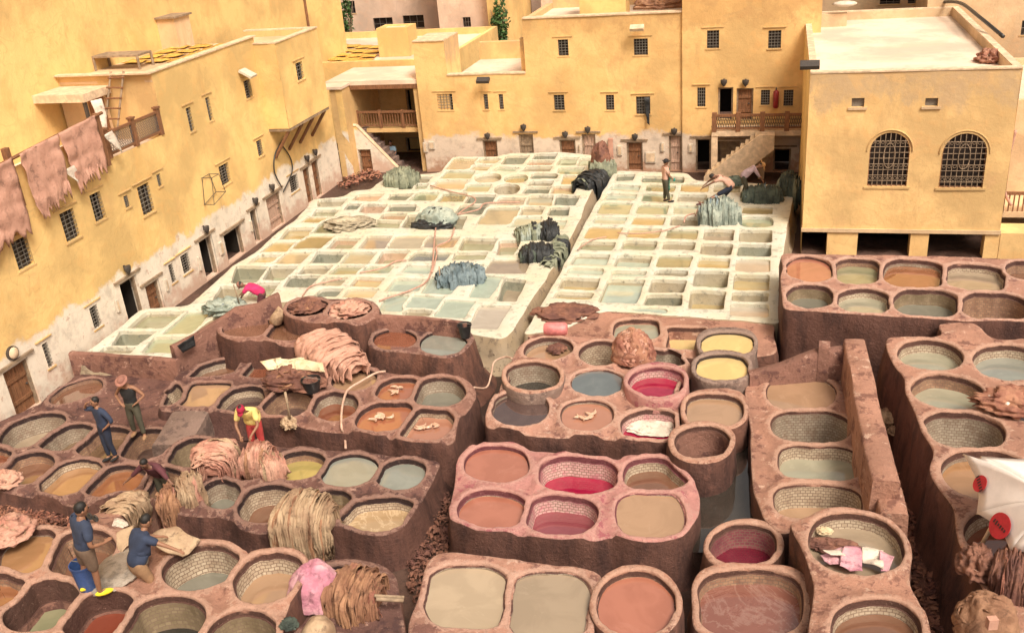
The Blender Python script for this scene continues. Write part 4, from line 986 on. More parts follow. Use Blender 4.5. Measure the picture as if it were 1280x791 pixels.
for x in (WY(893, 200, YB - 1)[0], WY(952, 200, YB - 1)[0]): m = MB(); m.box(FBK, x - .13, x + .13, 0, zbal - .22, .9, 1.12); m.build('pillar', M['cope'], balc)
sA, sB = WY(950, 166, YB - 1.6), WY(884, 226, YB - 1.6)
st = thing('stair', 'sloping masonry stair going down left from the balcony', 'stairs', (sB[0], YB - 1.6, 0))
m = MB(); F = FBK
vs = [F(sA[0] + .6, zbal - .02, d) for d in (1.2, 2.2)] + [F(sA[0], zbal - .02, d) for d in (1.2, 2.2)] + [F(sB[0] - .1, .3, d) for d in (1.2, 2.2)] + [F(sB[0] - .1, 0, d) for d in (1.2, 2.2)] + [F(sB[0] + .9, 0, d) for d in (1.2, 2.2)] + [F(sA[0] + .6, zbal - .55, d) for d in (1.2, 2.2)]
n = 6; m.add(vs, [tuple(range(0, 12, 2)), tuple(range(1, 12, 2))[::-1]] + [(2 * i, 2 * i + 1, 2 * ((i + 1) % 6) + 1, 2 * ((i + 1) % 6)) for i in range(6)]); m.build('flight', M['cope'], st)
for i in range(11):
    t = (i + .5) / 11; m = MB(); x = sA[0] * (1 - t) + sB[0] * t; z = zbal * (1 - t) + .3 * t; m.box(F, x - .1, x + .16, z - .12, z + .08, 1.22, 2.0); m.build('step', M['tanp'], st)
m = MB(); e_ = [(sA[0] + .6, zbal + .1), (sA[0], zbal + .1), (sB[0] - .1, .42), (sB[0] - .1, 0), (sB[0] + .9, 0), (sA[0] + .6, zbal - .5)]; m.add([F(u, z, d) for d in (2.05, 2.25) for u, z in e_], [tuple(range(6))[::-1], tuple(range(6, 12))] + [(i, (i + 1) % 6, 6 + (i + 1) % 6, 6 + i) for i in range(6)]); m.build('stair_parapet', M['cope'], st)

# pocket corner with porch at the back left
YP = 46.6; FP = PY(YP)
bp = thing('porch_building', 'shaded two-storey corner building with balcony porch, back left', 'building', (-18.5, YP, 0))
px0, px1 = -21.2, xa; zro = 4.3
w1 = RY(YP, 462, 110, 474, 127); dpp = [RY(YP, 506, 112, 520, 150), DY(YP, 506, 172, 530, 0)]
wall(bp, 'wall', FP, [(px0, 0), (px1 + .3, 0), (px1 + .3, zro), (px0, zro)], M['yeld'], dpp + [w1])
window(bp, FP, w1, 3, 3, lintel=False)
for r in dpp: door(bp, FP, r, None, open_=True, lintel=False)
YC = 42.2; FC = PY(YC); xe = WY(440, 200, YC)[0]; zc_ = WY(410, 112, YC)[1]
w2, d2 = RY(YC, 401, 138, 412, 153), DY(YC, 404, 190, 430, 0)
wall(bp, 'front_wall', FC, [(XL + .003, 0), (xe, 0), (xe, zc_), (XL + .003, zc_)], M['yelw'], [w2, d2]); window(bp, FC, w2, 2, 3, lintel=False); door(bp, FC, d2, None, open_=True, lintel=False)
m = MB(); m.box(FC, xe - .25, xe, 0, zc_ - .01, -4.3, -.01); m.box(FC, XL - .3, XL + .1, 0, zc_ - .01, -4.3, -.01); m.build('side_wall', M['yeld'], bp)
r1y = 43.1
m = MB(); m.cbox(((px0 + px1) / 2, (r1y + YP) / 2, zro + .06), (px1 - px0, YP - r1y, .2)); m.build('porch_roof', M['roof'], bp)
m = MB(); m.cbox(((xe + px1) / 2, r1y + .05, zro - .14), (px1 - xe - .02, .14, .2)); m.build('roof_beam', M['wood'], bp)
m = MB(); m.cbox(((px0 + xe) / 2, (YC + r1y) / 2, zc_ + .06), (xe - px0 + .1, r1y - YC + .2, .12)); m.build('low_roof', M['roof'], bp)
zpb = WY(480, 160, 43.6)[1]; b0, b1 = WY(448, 160, 43.6)[0], px1 + .1; FQ = PY(43.6)
m = MB(); m.box(FQ, b0, b1, zpb - .2, zpb, -2.9, .1); m.build('balcony_floor', M['yeld'], bp)
m = MB(); m.box(FQ, b0, b1, zpb + .75, zpb + .85, 0, .1); m.box(FQ, b0, b1, zpb + .1, zpb + .16, 0, .08)
for i in range(4): x = b0 + (b1 - b0 - .12) * i / 3; m.box(FQ, x, x + .12, zpb, zpb + .9, -.01, .11)
for i in range(26): x = b0 + (b1 - b0) * (i + .5) / 26; m.box(FQ, x - .02, x + .02, zpb + .16, zpb + .75, .03, .06)
m.build('balustrade', M['wood'], bp)
YS = 42.9; a = WY(438, 158, YS); b = WY(500, 214, YS); ds = DY(YS, 447, 187, 463, .0); FS = PY(YS)
wall(bp, 'stair_wall', FS, [(xe, 0), (b[0], 0), (b[0], max(.05, b[1])), (a[0] + .3, a[1]), (xe, a[1])], M['yelw'], [ds]); door(bp, FS, ds, 'wood', lintel=False)
m = MB(); m.tube([(a[0] + .3, YS + .06, a[1] + .02), (b[0], YS + .06, max(.05, b[1]) + .02)], .09, 6); m.tube([(xe, YS + .06, a[1] + .02), (a[0] + .3, YS + .06, a[1] + .02)], .09, 6); m.build('stair_coping', M['cope'], bp)
m = MB()
for i in range(9):
    t = (i + .5) / 9; x = (a[0] + .3) * (1 - t) + b[0] * t; z = a[1] * (1 - t) + max(.05, b[1]) * t; m.cbox((x, YS + .65, z / 2 - .08), (.3, .9, max(.1, z - .12)))
m.build('stair', M['greyr'], bp)  # dark material paints the corner's shade onto the steps
m = MB(); m.box(FQ, px1 - .28, px1 + .2, 0, zro + .1, -3.0, .45); m.build('end_wall', M['yeld'], bp)
# corner roofs behind the porch
def blk(parent, name, x0, y0, x1, y1, z0, z1, mat, par=.35):
    m = MB(); m.cbox(((x0 + x1) / 2, (y0 + y1) / 2, (z0 + z1) / 2), (abs(x1 - x0), abs(y1 - y0), z1 - z0)); o = m.build(name, M[mat], parent)
    if par:
        m = MB(); X0, X1, Y0, Y1 = min(x0, x1), max(x0, x1), min(y0, y1), max(y0, y1); t = .25
        for a in ((X0, X1, Y0, Y0 + t), (X0, X1, Y1 - t, Y1), (X0, X0 + t, Y0 + t, Y1 - t), (X1 - t, X1, Y0 + t, Y1 - t)):
            m.cbox(((a[0] + a[1]) / 2, (a[2] + a[3]) / 2, z1 + par / 2), (a[1] - a[0] - .002, a[3] - a[2] - .002, par))
        m.build('parapet', M[mat], parent)
        m = MB(); m.cbox(((X0 + X1) / 2, (Y0 + Y1) / 2, z1 + .02), (X1 - X0 - .5, Y1 - Y0 - .5, .04)); m.build('roof', M['roof'], parent)
    return o
rb = thing('roof_block', 'low yellow flat-roofed building with hides drying on it, behind the porch', 'building', (-19, 49, 0))
q0, q1 = P(330, 88, 4.2), P(513, 92, 4.2)
blk(rb, 'walls', -28, 47.2, xa, 57.5, 0, 4.25, 'yel', .4)
c0, c1 = P(475, 74, 4.2), P(511, 74, 4.2)
blk(rb, 'roof_turret', c0[0], c0[1], c1[0], c0[1] + 1.4, 4.3, 5.7, 'yel', .12)

# arched-window building on the right
YR = 33.0; FR = PY(YR); ra, rb_ = .98, 7.25; zr1, zr0 = 6.3, 1.0
br = thing('arched_building', 'yellow building with two arched barred windows and a pale flat roof', 'building', (4, YR + 3, 0))
def archpoly(a, b, c, d):
    p = WY(a, b, YR); q = WY(c, d, YR); u0, u1, z0, zt_ = p[0], q[0], q[1], p[1]; r = (u1 - u0) / 2; zc = zt_ - r
    pts = [(u0, z0), (u1, z0)] + [(u0 + r + r * math.cos(t), zc + r * math.sin(t)) for t in np.linspace(0, math.pi, 13)]; return pts, (u0, u1, z0, zc, r)
ar = [archpoly(1089, 166, 1133, 233), archpoly(1181, 167, 1228, 235)]
vents = [RY(YR, 1065, 123, 1080, 134), RY(YR, 1157, 123, 1172, 133)]
pil = [(WY(a, 300, YR)[0], WY(b, 300, YR)[0]) for a, b in ((1008, 1034), (1072, 1138), (1161, 1231))]
holes = [a[0] for a in ar] + vents
wall(br, 'wall', FR, rect(ra, zr0, rb_, zr1), M['yelr'], holes)
for (poly, (u0, u1, z0, zc, r)) in ar:
    um = (u0 + u1) / 2; m = MB()
    pts = [(u0, z0), (u0, zc)] + [(um - r * math.cos(t), zc + r * math.sin(t)) for t in np.linspace(0, math.pi, 13)] + [(u1, z0)]
    m.tube([FR(u, z, -.1) for u, z in pts] + [FR(u0, z0, -.1)], .04, 6); w = m.build('arched_window', M['wood'], br)
    m = MB(); m.add([FR(u, z, -.2) for u, z in poly], [tuple(range(len(poly)))]); m.build('pane', M['glass'], w)
    m = MB()
    for i in range(1, 8):
        u = u0 + (u1 - u0) * i / 8; zz = zc + math.sqrt(max(0, r * r - (u - um) ** 2)); m.tube([FR(u, z0, -.02), FR(u, zz, -.02)], .014, 5)
    for i in range(1, 9):
        z = z0 + (zc + r - z0) * i / 9.5; hw = r if z < zc else math.sqrt(max(0, r * r - (z - zc) ** 2)); m.tube([FR(um - hw, z, -.0), FR(um + hw, z, -.0)], .012, 5)
    m.tube([FR(um + .18 * math.cos(t), z0 + 1.05 + .42 * math.sin(t) , .015) for t in np.linspace(0, 2 * math.pi, 15)], .013, 5, cap=False)
    for zz in (z0 + .28, z0 + .72, z0 + 1.5):
        for i in range(8):
            u = u0 + (u1 - u0) * (i + .5) / 8; m.tube([FR(u + .055 * math.cos(t), zz + .055 * math.sin(t), .0) for t in np.linspace(0, 2 * math.pi, 7)], .007, 4, cap=False)
    m.build('grille', M['woodg'], w)
    m = MB(); m.tube([FR(um - (r + .09) * math.cos(t), zc + (r + .09) * math.sin(t), .01) for t in np.linspace(0, math.pi, 15)], .03, 6); m.build('surround', M['yeld'], br); m = MB(); m.box(FR, u0 - .1, u1 + .1, z0 - .08, z0 - .01, -.05, .04); m.build('sill', M['yeld'], br)
for (p, _, q, _) in vents:
    m = MB(); m.box(FR, p[0], q[0], p[1], q[1], -.15, -.12); m.build('vent', M['ironl'], br); m = MB(); m.box(FR, p[0] - .1, q[0] + .1, p[1] - .08, p[1] - .003, -.04, .06); m.build('sill', M['tanp'], br)
m = MB(); m.box(FR, ra - .03, rb_ + .03, zr0 - .13, zr0 - .002, -.3, .05); m.build('beam', M['tanp'], br)
zf = -.0
for a, b in ((1034, 1072), (1138, 1161), (1231, 1262)):
    m = MB(); m.box(FR, WY(a, 300, YR)[0], WY(b, 300, YR)[0], 0, zr0 - .135, -.5, -.02); m.build('pillar', M['yelr'], br)
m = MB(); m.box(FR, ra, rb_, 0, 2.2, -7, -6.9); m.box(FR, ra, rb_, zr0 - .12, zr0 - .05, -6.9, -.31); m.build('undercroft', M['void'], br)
yb1 = P(1055, 15, zr1)[1]; yb2 = yb1
wall(br, 'left_wall', lambda u, z, d: (ra - d, u, z), rect(YR, 0.0, yb1, zr1), M['yel'])
wall(br, 'right_wall', lambda u, z, d: (rb_ + d, u, z), rect(YR, zr0, yb1, zr1), M['yelr'])
m = MB(); m.box(FR, ra, rb_, zr1 - .38, zr1 - .33, -(yb1 - YR), -.1); m.build('roof', M['roof'], br)
m = MB(); t = .24
m.box(FR, ra, rb_, zr1, zr1 + .05, -t, .03); m.box(FR, ra, ra + t, zr1, zr1 + .05, -(yb1 - YR), -t); m.box(FR, rb_ - t, rb_, zr1, zr1 + .05, -(yb1 - YR), -t); m.box(FR, ra + t, rb_ - t, zr1, zr1 + .05, -(yb1 - YR), -(yb1 - YR) + t)
m.build('coping', M['cope'], br)
m = MB(); m.box(FR, ra + t - .04, ra + t, zr1 - .34, zr1, -(yb1 - YR), -t); m.box(FR, rb_ - t, rb_ - t + .04, zr1 - .34, zr1, -(yb1 - YR), -t); m.box(FR, ra + t, rb_ - t, zr1 - .34, zr1, -(yb1 - YR) + t - .04, -(yb1 - YR) + t)
m.box(FR, ra + t, ra + 1.7, zr1 - .34, zr1 + .2, -(yb1 - YR) + 1.5, -(yb1 - YR) + 1.9); m.build('parapet', M['tanp'], br)
# low building to the right of it
b2 = thing('side_building', 'low ochre building with railing, cut off at the right edge', 'building', (10, 36, 0))
blk(b2, 'walls', 7.5, 36.5, 14, 44, 0, 4.2, 'tanp', .3); 
m = MB(); m.box(PY(34.6), 7.4, 12, .9, 1.1, -1.9, 0); m.build('gallery_floor', M['tanp'], b2); m = MB(); m.box(PY(34.6), 7.4, 12, 1.7, 1.8, -.1, 0); m.box(PY(34.6), 7.4, 7.6, 1.1, 2.0, -.1, .1)
for i in range(30): m.box(PY(34.6), 7.6 + i * .15, 7.64 + i * .15, 1.1, 1.7, -.07, -.03)
m.build('balustrade', M['wood'], b2)
m = MB(); m.box(FR, 7.3, 13, -.1, .9, -1, 0); m.build('base', M['yelr'], b2)

# town behind
def farb(lab, pxl, pxr, Y, ptop, mat, wins=(), zt_=None, deep=8, roofmat='roof'):
    a, b = WY(pxl, ptop, Y), WY(pxr, ptop, Y); zt2 = zt_ if zt_ else max(a[1], b[1])
    t = thing('town_building', lab, 'building', ((a[0] + b[0]) / 2, Y, 0)); F = PY(Y)
    hs = [RY(Y, *w) for w in wins]
    wall(t, 'wall', F, rect(a[0], 0, b[0], zt2), M[mat], hs)
    for h in hs: window(t, F, h, 2, 1, lintel=False)
    m = MB(); m.box(F, a[0], b[0], zt2 - .02, zt2 + .1, -deep, .03); m.build('roof', M[roofmat], t)
    m = MB(); m.box(F, a[0], b[0], 0, zt2 - .03, -deep, -deep + .1)
    for u, s in ((a[0], 1), (b[0], -1)): m.box(F, u, u + .1 * s, 0, zt2 - .03, -deep, -.01)
    m.build('side_walls', M[mat], t); return t
farb('pale pink house with three dark windows at the top of the picture', 425, 552, 64, 0, 'pinkp', [(432, 2, 445, 17), (466, 23, 492, 37), (503, 20, 531, 35)], zt_=13)
farb('pinkish house with one small square window above the flat roofs', 546, 612, 60, 0, 'pinkp', [(578, 22, 589, 34)], zt_=13)
farb('narrow yellow house flanking the dark alley', 608, 624, 59, 0, 'yel', [], zt_=13)
farb('pink building with a dark doorway beyond the alley', 636, 700, 78, 0, 'pinkp', [(640, 0, 655, 12)], zt_=12)
farb('pink building rising behind the middle roof', 676, 860, 66, 0, 'pinkp', [], zt_=12)
farb('tan building behind the pale roof with low windows', 1020, 1160, 50, 0, 'tanp', [(1100, 0, 1125, 5), (1135, 0, 1160, 4)], zt_=12)
farb('tan building with barred window at the top right corner', 1160, 1330, 46, 0, 'tanp', [(1278, 26, 1290, 44)], zt_=11)
# ---------------------------------------------------------------- hides, cloth and heaps
def hidemat(name, c, c2, rough=.75, sc=6):
    b = NB(name); n1 = b.noise(2.2, 6, .6); n2 = b.noise(sc, 8, .7); n3 = b.noise(30, 5, .7)
    col = b.mix(b.ramp(n1, .35, .65), c, c2); col = b.mix(b.ramp(n2, .52, .66, 0, .75), col, dk(c2, .42))
    col = b.mix(b.ramp(n3, .6, .8, 0, .4), col, tuple(min(1, x * 1.4) for x in c))
    x = b.bump(n2, 1., .045); b.bump(n3, .8, .015, x); return b.fin(col, rough)
M['h_pink'] = hidemat('raw pink hide', (.60, .36, .27), (.44, .20, .15)); M['h_beige'] = hidemat('raw beige hide', (.52, .38, .25), (.34, .22, .14))
M['h_tan'] = hidemat('tan hide', (.43, .235, .135), (.26, .125, .075)); M['h_bark'] = hidemat('brown bark hide', (.36, .20, .12), (.24, .12, .07)); M['h_brown'] = hidemat('wet brown hide', (.26, .12, .08), (.13, .055, .045))
M['h_flesh'] = hidemat('flesh pink hide', (.58, .33, .25), (.50, .27, .20), sc=3); M['h_black'] = hidemat('black hide', (.03, .035, .04), (.015, .017, .02), .45)
M['h_green'] = hidemat('grey green hide', (.30, .32, .23), (.16, .18, .13)); M['h_blue'] = hidemat('slate blue hide', (.24, .31, .34), (.10, .15, .18))
M['h_pale'] = hidemat('pale grey green hide', (.42, .47, .41), (.22, .27, .24)); M['h_cream'] = hidemat('cream skin', (.78, .68, .48), (.62, .44, .26))
M['h_dgreen'] = hidemat('dark bottle green hide', (.10, .13, .10), (.04, .055, .05)); M['h_rust'] = hidemat('rust red hair', (.44, .22, .14), (.26, .10, .07))
M['c_white'] = hidemat('crumpled white cloth', (.78, .72, .62), (.62, .52, .44)); M['c_pink'] = hidemat('crumpled pink cloth', (.74, .44, .49), (.50, .20, .28))
M['h_slur'] = hidemat('grey lime slurry', (.36, .31, .26), (.27, .22, .18), .4, 3); M['net'] = hidemat('pale net and twigs', (.52, .46, .34), (.30, .26, .19))
M['w_pearl'] = simple('pale film highlight', (.62, .40, .29), .12, .2, 5)  # pale tone carries the highlights of the floating film
def sheetmesh(mb, G, th=.02):
    """G: (n, m, 3) grid -> thin solid"""
    n, m = G.shape[:2]; du = np.gradient(G, axis=0); dv = np.gradient(G, axis=1); N = np.cross(du, dv); N /= np.linalg.norm(N, axis=2)[..., None] + 1e-9
    A = (G + N * th / 2).reshape(-1, 3); B = (G - N * th / 2).reshape(-1, 3); k = n * m; fs = []
    for i in range(n - 1):
        for j in range(m - 1):
            a = i * m + j; fs.append((a, a + 1, a + m + 1, a + m)); fs.append((k + a, k + a + m, k + a + m + 1, k + a + 1))
    for i in range(n - 1):
        for j in (0, m - 1): a = i * m + j; f = (a, a + m, k + a + m, k + a); fs.append(f if j == 0 else f[::-1])
    for j in range(m - 1):
        for i in (0, n - 1): a = i * m + j; f = (a, k + a, k + a + 1, a + 1); fs.append(f if i == 0 else f[::-1])
    mb.add(np.vstack([A, B]), fs)
def drape(name, label, a, b, w, h, n, mat, cat='hides', seed=1, drop=(.3, .5), fold=.5, core=True, arch=.0, group=None):
    """hides folded over one another side by side along the line a-b: each is an arch of skin with hanging ragged ends"""
    rs = np.random.RandomState(seed); a, b = np.array(a, float), np.array(b, float); L = np.linalg.norm(b - a); t = (b - a) / L
    s = np.cross([0, 0, 1], t); s /= np.linalg.norm(s)
    root = thing(name, label, cat, tuple((a + b) / 2), group); mats = mat if isinstance(mat, (list, tuple)) else [mat]; bat = [MB() for _ in mats]; n = int(n * 1.8)
    for i in range(n):
        u = (i + .5 + rs.uniform(-.4, .4)) / n; env = math.sin(math.pi * min(1, max(0, u * .86 + .07))) ** .5
        c = a + t * L * u + np.array([0, 0, arch * env]); ww = w * env * rs.uniform(.82, 1.1); hh = h * env * rs.uniform(.9, 1.08); wid = L / n * rs.uniform(3., 7.)
        m = 17; Q = 7; dl = [rs.uniform(*drop) * env for _ in (0, 1)]; ph = rs.uniform(0, 6); tw = rs.uniform(-.5, .5) * fold; sk = rs.uniform(-.10, .10); rg = rs.uniform(-.35, .35, (2, Q)); tl = rs.uniform(-.5, .5) * .10; up = rs.uniform(0, .075)
        G = np.zeros((Q, m, 3))
        for q in range(Q):
            v = (q / (Q - 1) - .5)
            for j in range(m):
                p = j / (m - 1) * 2 - 1; x = np.sign(p) * ww * min(1, abs(p) * 1.5) ** .8; z = hh * math.sqrt(max(0, 1 - min(1, abs(p) * 1.35) ** 2.4)); e_ = 0 if p < 0 else 1
                if abs(p) > .70: z -= (abs(p) - .70) / .30 * dl[e_] * (1 + rg[e_, q]); x += np.sign(p) * .03 * math.sin(v * 14 + ph)
                x += sk + .03 * math.sin(5 * p + ph); al = v * wid * (.8 + .5 * abs(p)) + tw * p * wid * .5
                G[q, j] = c + s * x + t * al + np.array([0, 0, z + up + tl * v * 2 + .03 * math.cos(v * 9 + ph) * (.3 + abs(p)) + .02 * math.sin(9 * p + ph + v * 5)])
        G += noise3(G.reshape(-1, 3), 5., seed + i).reshape(Q, m, 1) * .05 + rs.uniform(-.005, .005, G.shape)
        sheetmesh(bat[0 if rs.rand() < .72 else rs.randint(len(mats))], G, .012)
    for bt, mt in zip(bat, mats):
        if bt.v: bt.build('hide_folds', M[mt], root, smooth=True)
    if core:
        m = MB(); rot = np.array([t, s, [0, 0, 1.]]).T; c = (a + b) / 2
        K = 20; H = 10; vs = []
        for i in range(H + 1):
            for k in range(K):
                al = math.pi * i / H; be = 2 * math.pi * k / K
                vs.append(c + rot @ np.array([L * .5 * math.sin(al) * math.cos(be), w * .95 * math.sin(al) * math.sin(be), (h * .93 + arch) * math.cos(al) if al < math.pi / 2 else .1 * math.cos(al)]))
        m.add(vs, [(i * K + k, (i + 1) * K + k, (i + 1) * K + (k + 1) % K, i * K + (k + 1) % K) for i in range(H) for k in range(K)]); m.build('bundle_core', M[mats[0]], root, smooth=True)
    return root
def heap(name, label, c, rx, ry, h, mat, cat='heap', seed=1, fold=.12, freq=3.0, rz=0, nst=0, stmat=None, group=None):
    """crumpled mound with ridged folds, plus loose strips lying on it"""
    rs = np.random.RandomState(seed); c = np.array(c, float); K, H = 64, 26; vs = []
    for i in range(H + 1):
        al = math.pi / 2 * i / H
        for k in range(K):
            be = 2 * math.pi * k / K; vs.append([math.sin(al) * math.cos(be), math.sin(al) * math.sin(be), math.cos(al)])
    vs = np.array(vs); r1 = 1 - np.abs(noise3(vs + 7, freq, seed)) * 2; r2 = 1 - np.abs(noise3(vs * [1, 1, .6] + 3, freq * 2.4, seed + 1)) * 2
    d = 1 + fold * (r1 * .8 + r2 * .5) + .10 * noise3(vs, 1.3, seed + 3); p = vs * np.array([rx, ry, h]) * d[:, None]
    p[:, 2] = np.maximum(p[:, 2], -.03); co, si = math.cos(rz), math.sin(rz); p = np.c_[p[:, 0] * co - p[:, 1] * si, p[:, 0] * si + p[:, 1] * co, p[:, 2]] + c
    m = MB(); m.add(p, [(i * K + k, (i + 1) * K + k, (i + 1) * K + (k + 1) % K, i * K + (k + 1) % K) for i in range(H) for k in range(K)])
    if not nst: o = m.build(name, M[mat], None, smooth=True, weld=.001); tag(o, label, cat, group); return o
    root = thing(name, label, cat, tuple(c), group); m.build('mound', M[mat], root, smooth=True, weld=.001); st = MB()
    for _ in range(nst):
        be = rs.uniform(0, 2 * math.pi); al = rs.uniform(.1, 1.45); db = rs.uniform(-.9, .9); da = rs.uniform(-.2, .6); G = np.zeros((3, 7, 3)); wv = rs.uniform(.03, .07); ph = rs.uniform(0, 6)
        for j in range(7):
            tt = j / 6; A = min(1.62, al + da * tt); B = be + db * tt * .6; rr = 1.0 + .07 * math.sin(math.pi * tt) + .02 * math.sin(5 * tt + ph)
            for q in range(3):
                B2 = B + (q - 1) * wv / max(.3, math.sin(A)) / max(rx, ry) * .7; A2 = A + (q - 1) * wv * .5
                v = np.array([math.sin(A2) * math.cos(B2) * rx, math.sin(A2) * math.sin(B2) * ry, math.cos(A2) * h]) * rr
                G[q, j] = c + [v[0] * co - v[1] * si, v[0] * si + v[1] * co, max(-.02, v[2]) + .012 * math.sin(q * 2 + ph)]
        sheetmesh(st, G, .006)
    tag(st.build('loose_strips', M[stmat or mat], root, smooth=True), kind='stuff')
    return root
def cloth(name, label, cs, mat, cat='cloth', amp=.05, n=(22, 16), seed=1, th=.012, ragged=0, parent=None, freq=3.):
    """crumpled sheet between four world corners"""
    c = [np.array(p, float) for p in cs]; G = np.zeros((n[0], n[1], 3))
    for i in range(n[0]):
        for j in range(n[1]):
            u, v = i / (n[0] - 1), j / (n[1] - 1); G[i, j] = (c[0] * (1 - u) + c[1] * u) * (1 - v) + (c[3] * (1 - u) + c[2] * u) * v
    N = np.cross(c[1] - c[0], c[3] - c[0]); N /= np.linalg.norm(N); f = G.reshape(-1, 3); d = (1 - np.abs(noise3(f, freq, seed)) * 2) * amp + noise3(f, freq * 2.5, seed + 1) * amp * .5
    f = f + N * d[:, None]
    if ragged:
        e = (c[3] - c[0]); e /= np.linalg.norm(e); v = np.tile(np.arange(n[1]) / (n[1] - 1), n[0]); i = np.repeat(np.arange(n[0]), n[1]); rs = np.random.RandomState(seed)
        r = rs.uniform(-1, .5, n[0]); f = f + e * (ragged * r[i] * np.clip(v - .55, 0, 1) ** 1.0 * 2)[:, None]
    else:
        ed = noise3(f, 2.2, seed + 7)[:, None] * amp * 1.5; f = f + np.c_[ed, ed[::-1], ed * 0]
    m = MB(); sheetmesh(m, f.reshape(G.shape), th); o = m.build(name, M[mat], parent, smooth=True)
    if parent is None: tag(o, label, cat)
    return o
z = 1.5
drape('folded_hides', 'thick row of pink-tan folded hides sagging over the brown pond edge', P(386, 428, 1.35), P(446, 466, 1.25), .62, .42, 26, 'h_flesh', seed=1, drop=(.15, .3))
drape('hide_heap', 'tall heap of pink hides left of the worker in yellow', P(264, 594, .88), P(280, 566, .9), .52, .50, 26, ['h_pink', 'h_beige'], seed=2, drop=(.3, .5))
drape('hide_heap.001', 'heap of pinkish hides just below the worker in yellow', P(306, 578, .88), P(341, 576, .88), .36, .44, 20, ['h_pink', 'h_tan'], seed=3)
drape('hide_heap.002', 'small mound of striped pink hides right of the worker in yellow', P(328, 592, .88), P(354, 584, .88), .28, .36, 14, ['h_pink', 'h_beige'], seed=4)
drape('hide_heap.003', 'peach hides draped over the rim beside the man in the rust vat', P(224, 622, .86), P(254, 612, .86), .36, .42, 18, ['h_beige', 'h_pink'], seed=5, drop=(.5, .8))
drape('hide_heap.004', 'hanging bunch of tan hides spilling down the front of the spattered block', P(202, 632, .85), P(222, 628, .85), .36, .32, 10, ['h_tan', 'h_pink'], seed=6, drop=(.5, .9))
drape('hide_heap.005', 'large mound of beige hides hanging over the block front, lower middle left', P(347, 655, .85), P(419, 656, .85), .62, .62, 30, ['h_beige', 'h_beige', 'h_tan'], seed=7, drop=(.6, 1.0))
drape('hide_bale', 'long tan brown fringed hide bale beside the pink cloth', P(410, 745, 2.25), P(478, 752, 2.25), .42, .42, 28, ['h_tan', 'h_rust'], seed=8, drop=(.25, .5))
heap('pink_cloth', 'bright pink cloth bundle left of the tan brown bale', P(397, 746, 2.25), .42, .40, .62, 'c_pink', 'cloth', seed=4, fold=.10, freq=2.2)
heap('skin_bundle', 'smooth cream bundle at the lower edge below the pink cloth', P(399, 796, 2.25), .27, .30, .36, 'h_beige', 'bundle', seed=5, fold=.04, freq=1.5)
m = MB(); m.tube([P(470, 748, 2.6), P(504, 750, 2.45)], .035, 7); tag(m.build('stick', M['woodg'], None, smooth=True), 'short stick poking out of the right end of the tan brown bale', 'stick')
m = MB(); m.tube([P(468, 744, 2.62), P(505, 746, 2.47)], .028, 7); tag(m.build('stick.001', M['woodg'], None, smooth=True), 'thinner upper stick poking out of the tan brown bale', 'stick')
heap('tangled_rag', 'small dark tangled rag on the rim below the pink cloth', P(362, 781, 2.8), .11, .10, .07, 'h_dgreen', 'rag', seed=9, fold=.5, freq=4)
# cream skins spread on a dark heap
heap('dark_heap', 'dark heap of scraps and sticks under the spread cream skins', P(368, 478, 1.25), .7, .45, .35, 'h_brown', 'heap', seed=6, fold=.3, freq=3.5, nst=50, stmat='h_tan')
for i, (cs, lab) in enumerate(((((324, 452), (352, 447), (352, 462), (334, 462)), 'leftmost cream skin with an orange corner in the spread pile'), (((345, 448), (378, 446), (382, 462), (346, 464)), 'cream skin in the middle of the spread pile'), (((370, 449), (404, 452), (406, 464), (372, 462)), 'cream skin at the right of the spread pile, above the black bucket'))):
    cloth('cream_skin' + ('' if i == 0 else '.%03d' % i), lab, [P(x, y, 1.75 + .03 * i - (.2 if y > 458 else 0)) for x, y in cs], 'h_cream', 'skin', .06, seed=20 + i)
# hides under the hair ball etc
heap('hair_ball', 'shaggy rust brown ball of wet hides between the vats behind the magenta one', P(791, 446, 1.2), .52, .5, .72, 'h_rust', 'hides', seed=11, fold=.14, freq=3.2, nst=220, stmat='h_pink')
heap('skin_sheets', 'flat pile of dark brown skins drying on the corner of the right limed pits', P(706, 392, .98), .72, .52, .14, 'h_brown', 'hides', seed=12, fold=.4, freq=2.6, nst=60)
heap('vat_hides', 'wet dark red hides piled in the left back vat of the tall block', P(384, 384, 1.72), .45, .38, .14, 'h_brown', 'hides', seed=13, fold=.5, freq=3, nst=40, stmat='h_tan')
heap('vat_hides.001', 'pinkish tan hides filling the right back vat of the tall block', P(436, 388, 1.72), .48, .40, .16, 'h_pink', 'hides', seed=14, fold=.5, freq=3, nst=40, stmat='h_beige')
heap('vat_hides.002', 'red hide scraps floating in the tan vat at the left rear of the pale block', P(696, 436, 1.0), .2, .22, .06, 'h_brown', 'hides', seed=15, fold=.5, freq=3, nst=18, stmat='h_rust')
drape('blue_hides', 'slate blue stranded hides draped across the pale green pits', P(548, 352, 1.02), P(604, 344, 1.02), .55, .38, 26, ['h_blue', 'h_blue', 'h_dgreen'], seed=16, drop=(.1, .3))
heap('black_bundle', 'black and grey-green sacking bundle in the middle of the left pit field', P(548, 280, .95), .78, .6, .62, 'h_pale', 'bundle', seed=17, fold=.2, freq=2, nst=30, stmat='h_black')
heap('black_rag', 'black hide under the front edge of the grey-green bundle', P(540, 284, .97), .7, .34, .26, 'h_black', 'hides', seed=18, fold=.3, freq=3)
drape('green_hides', 'grey green hides with black tail lying over the drain-side pits, upper of two', P(646, 296, 1.02), P(682, 292, 1.02), .42, .3, 14, ['h_green', 'h_pale', 'h_black'], seed=19)
drape('black_hides', 'black hides lying over a pit corner, middle of the drain wall', P(676, 294, 1.05), P(698, 292, 1.05), .5, .42, 12, ['h_black'], seed=20)
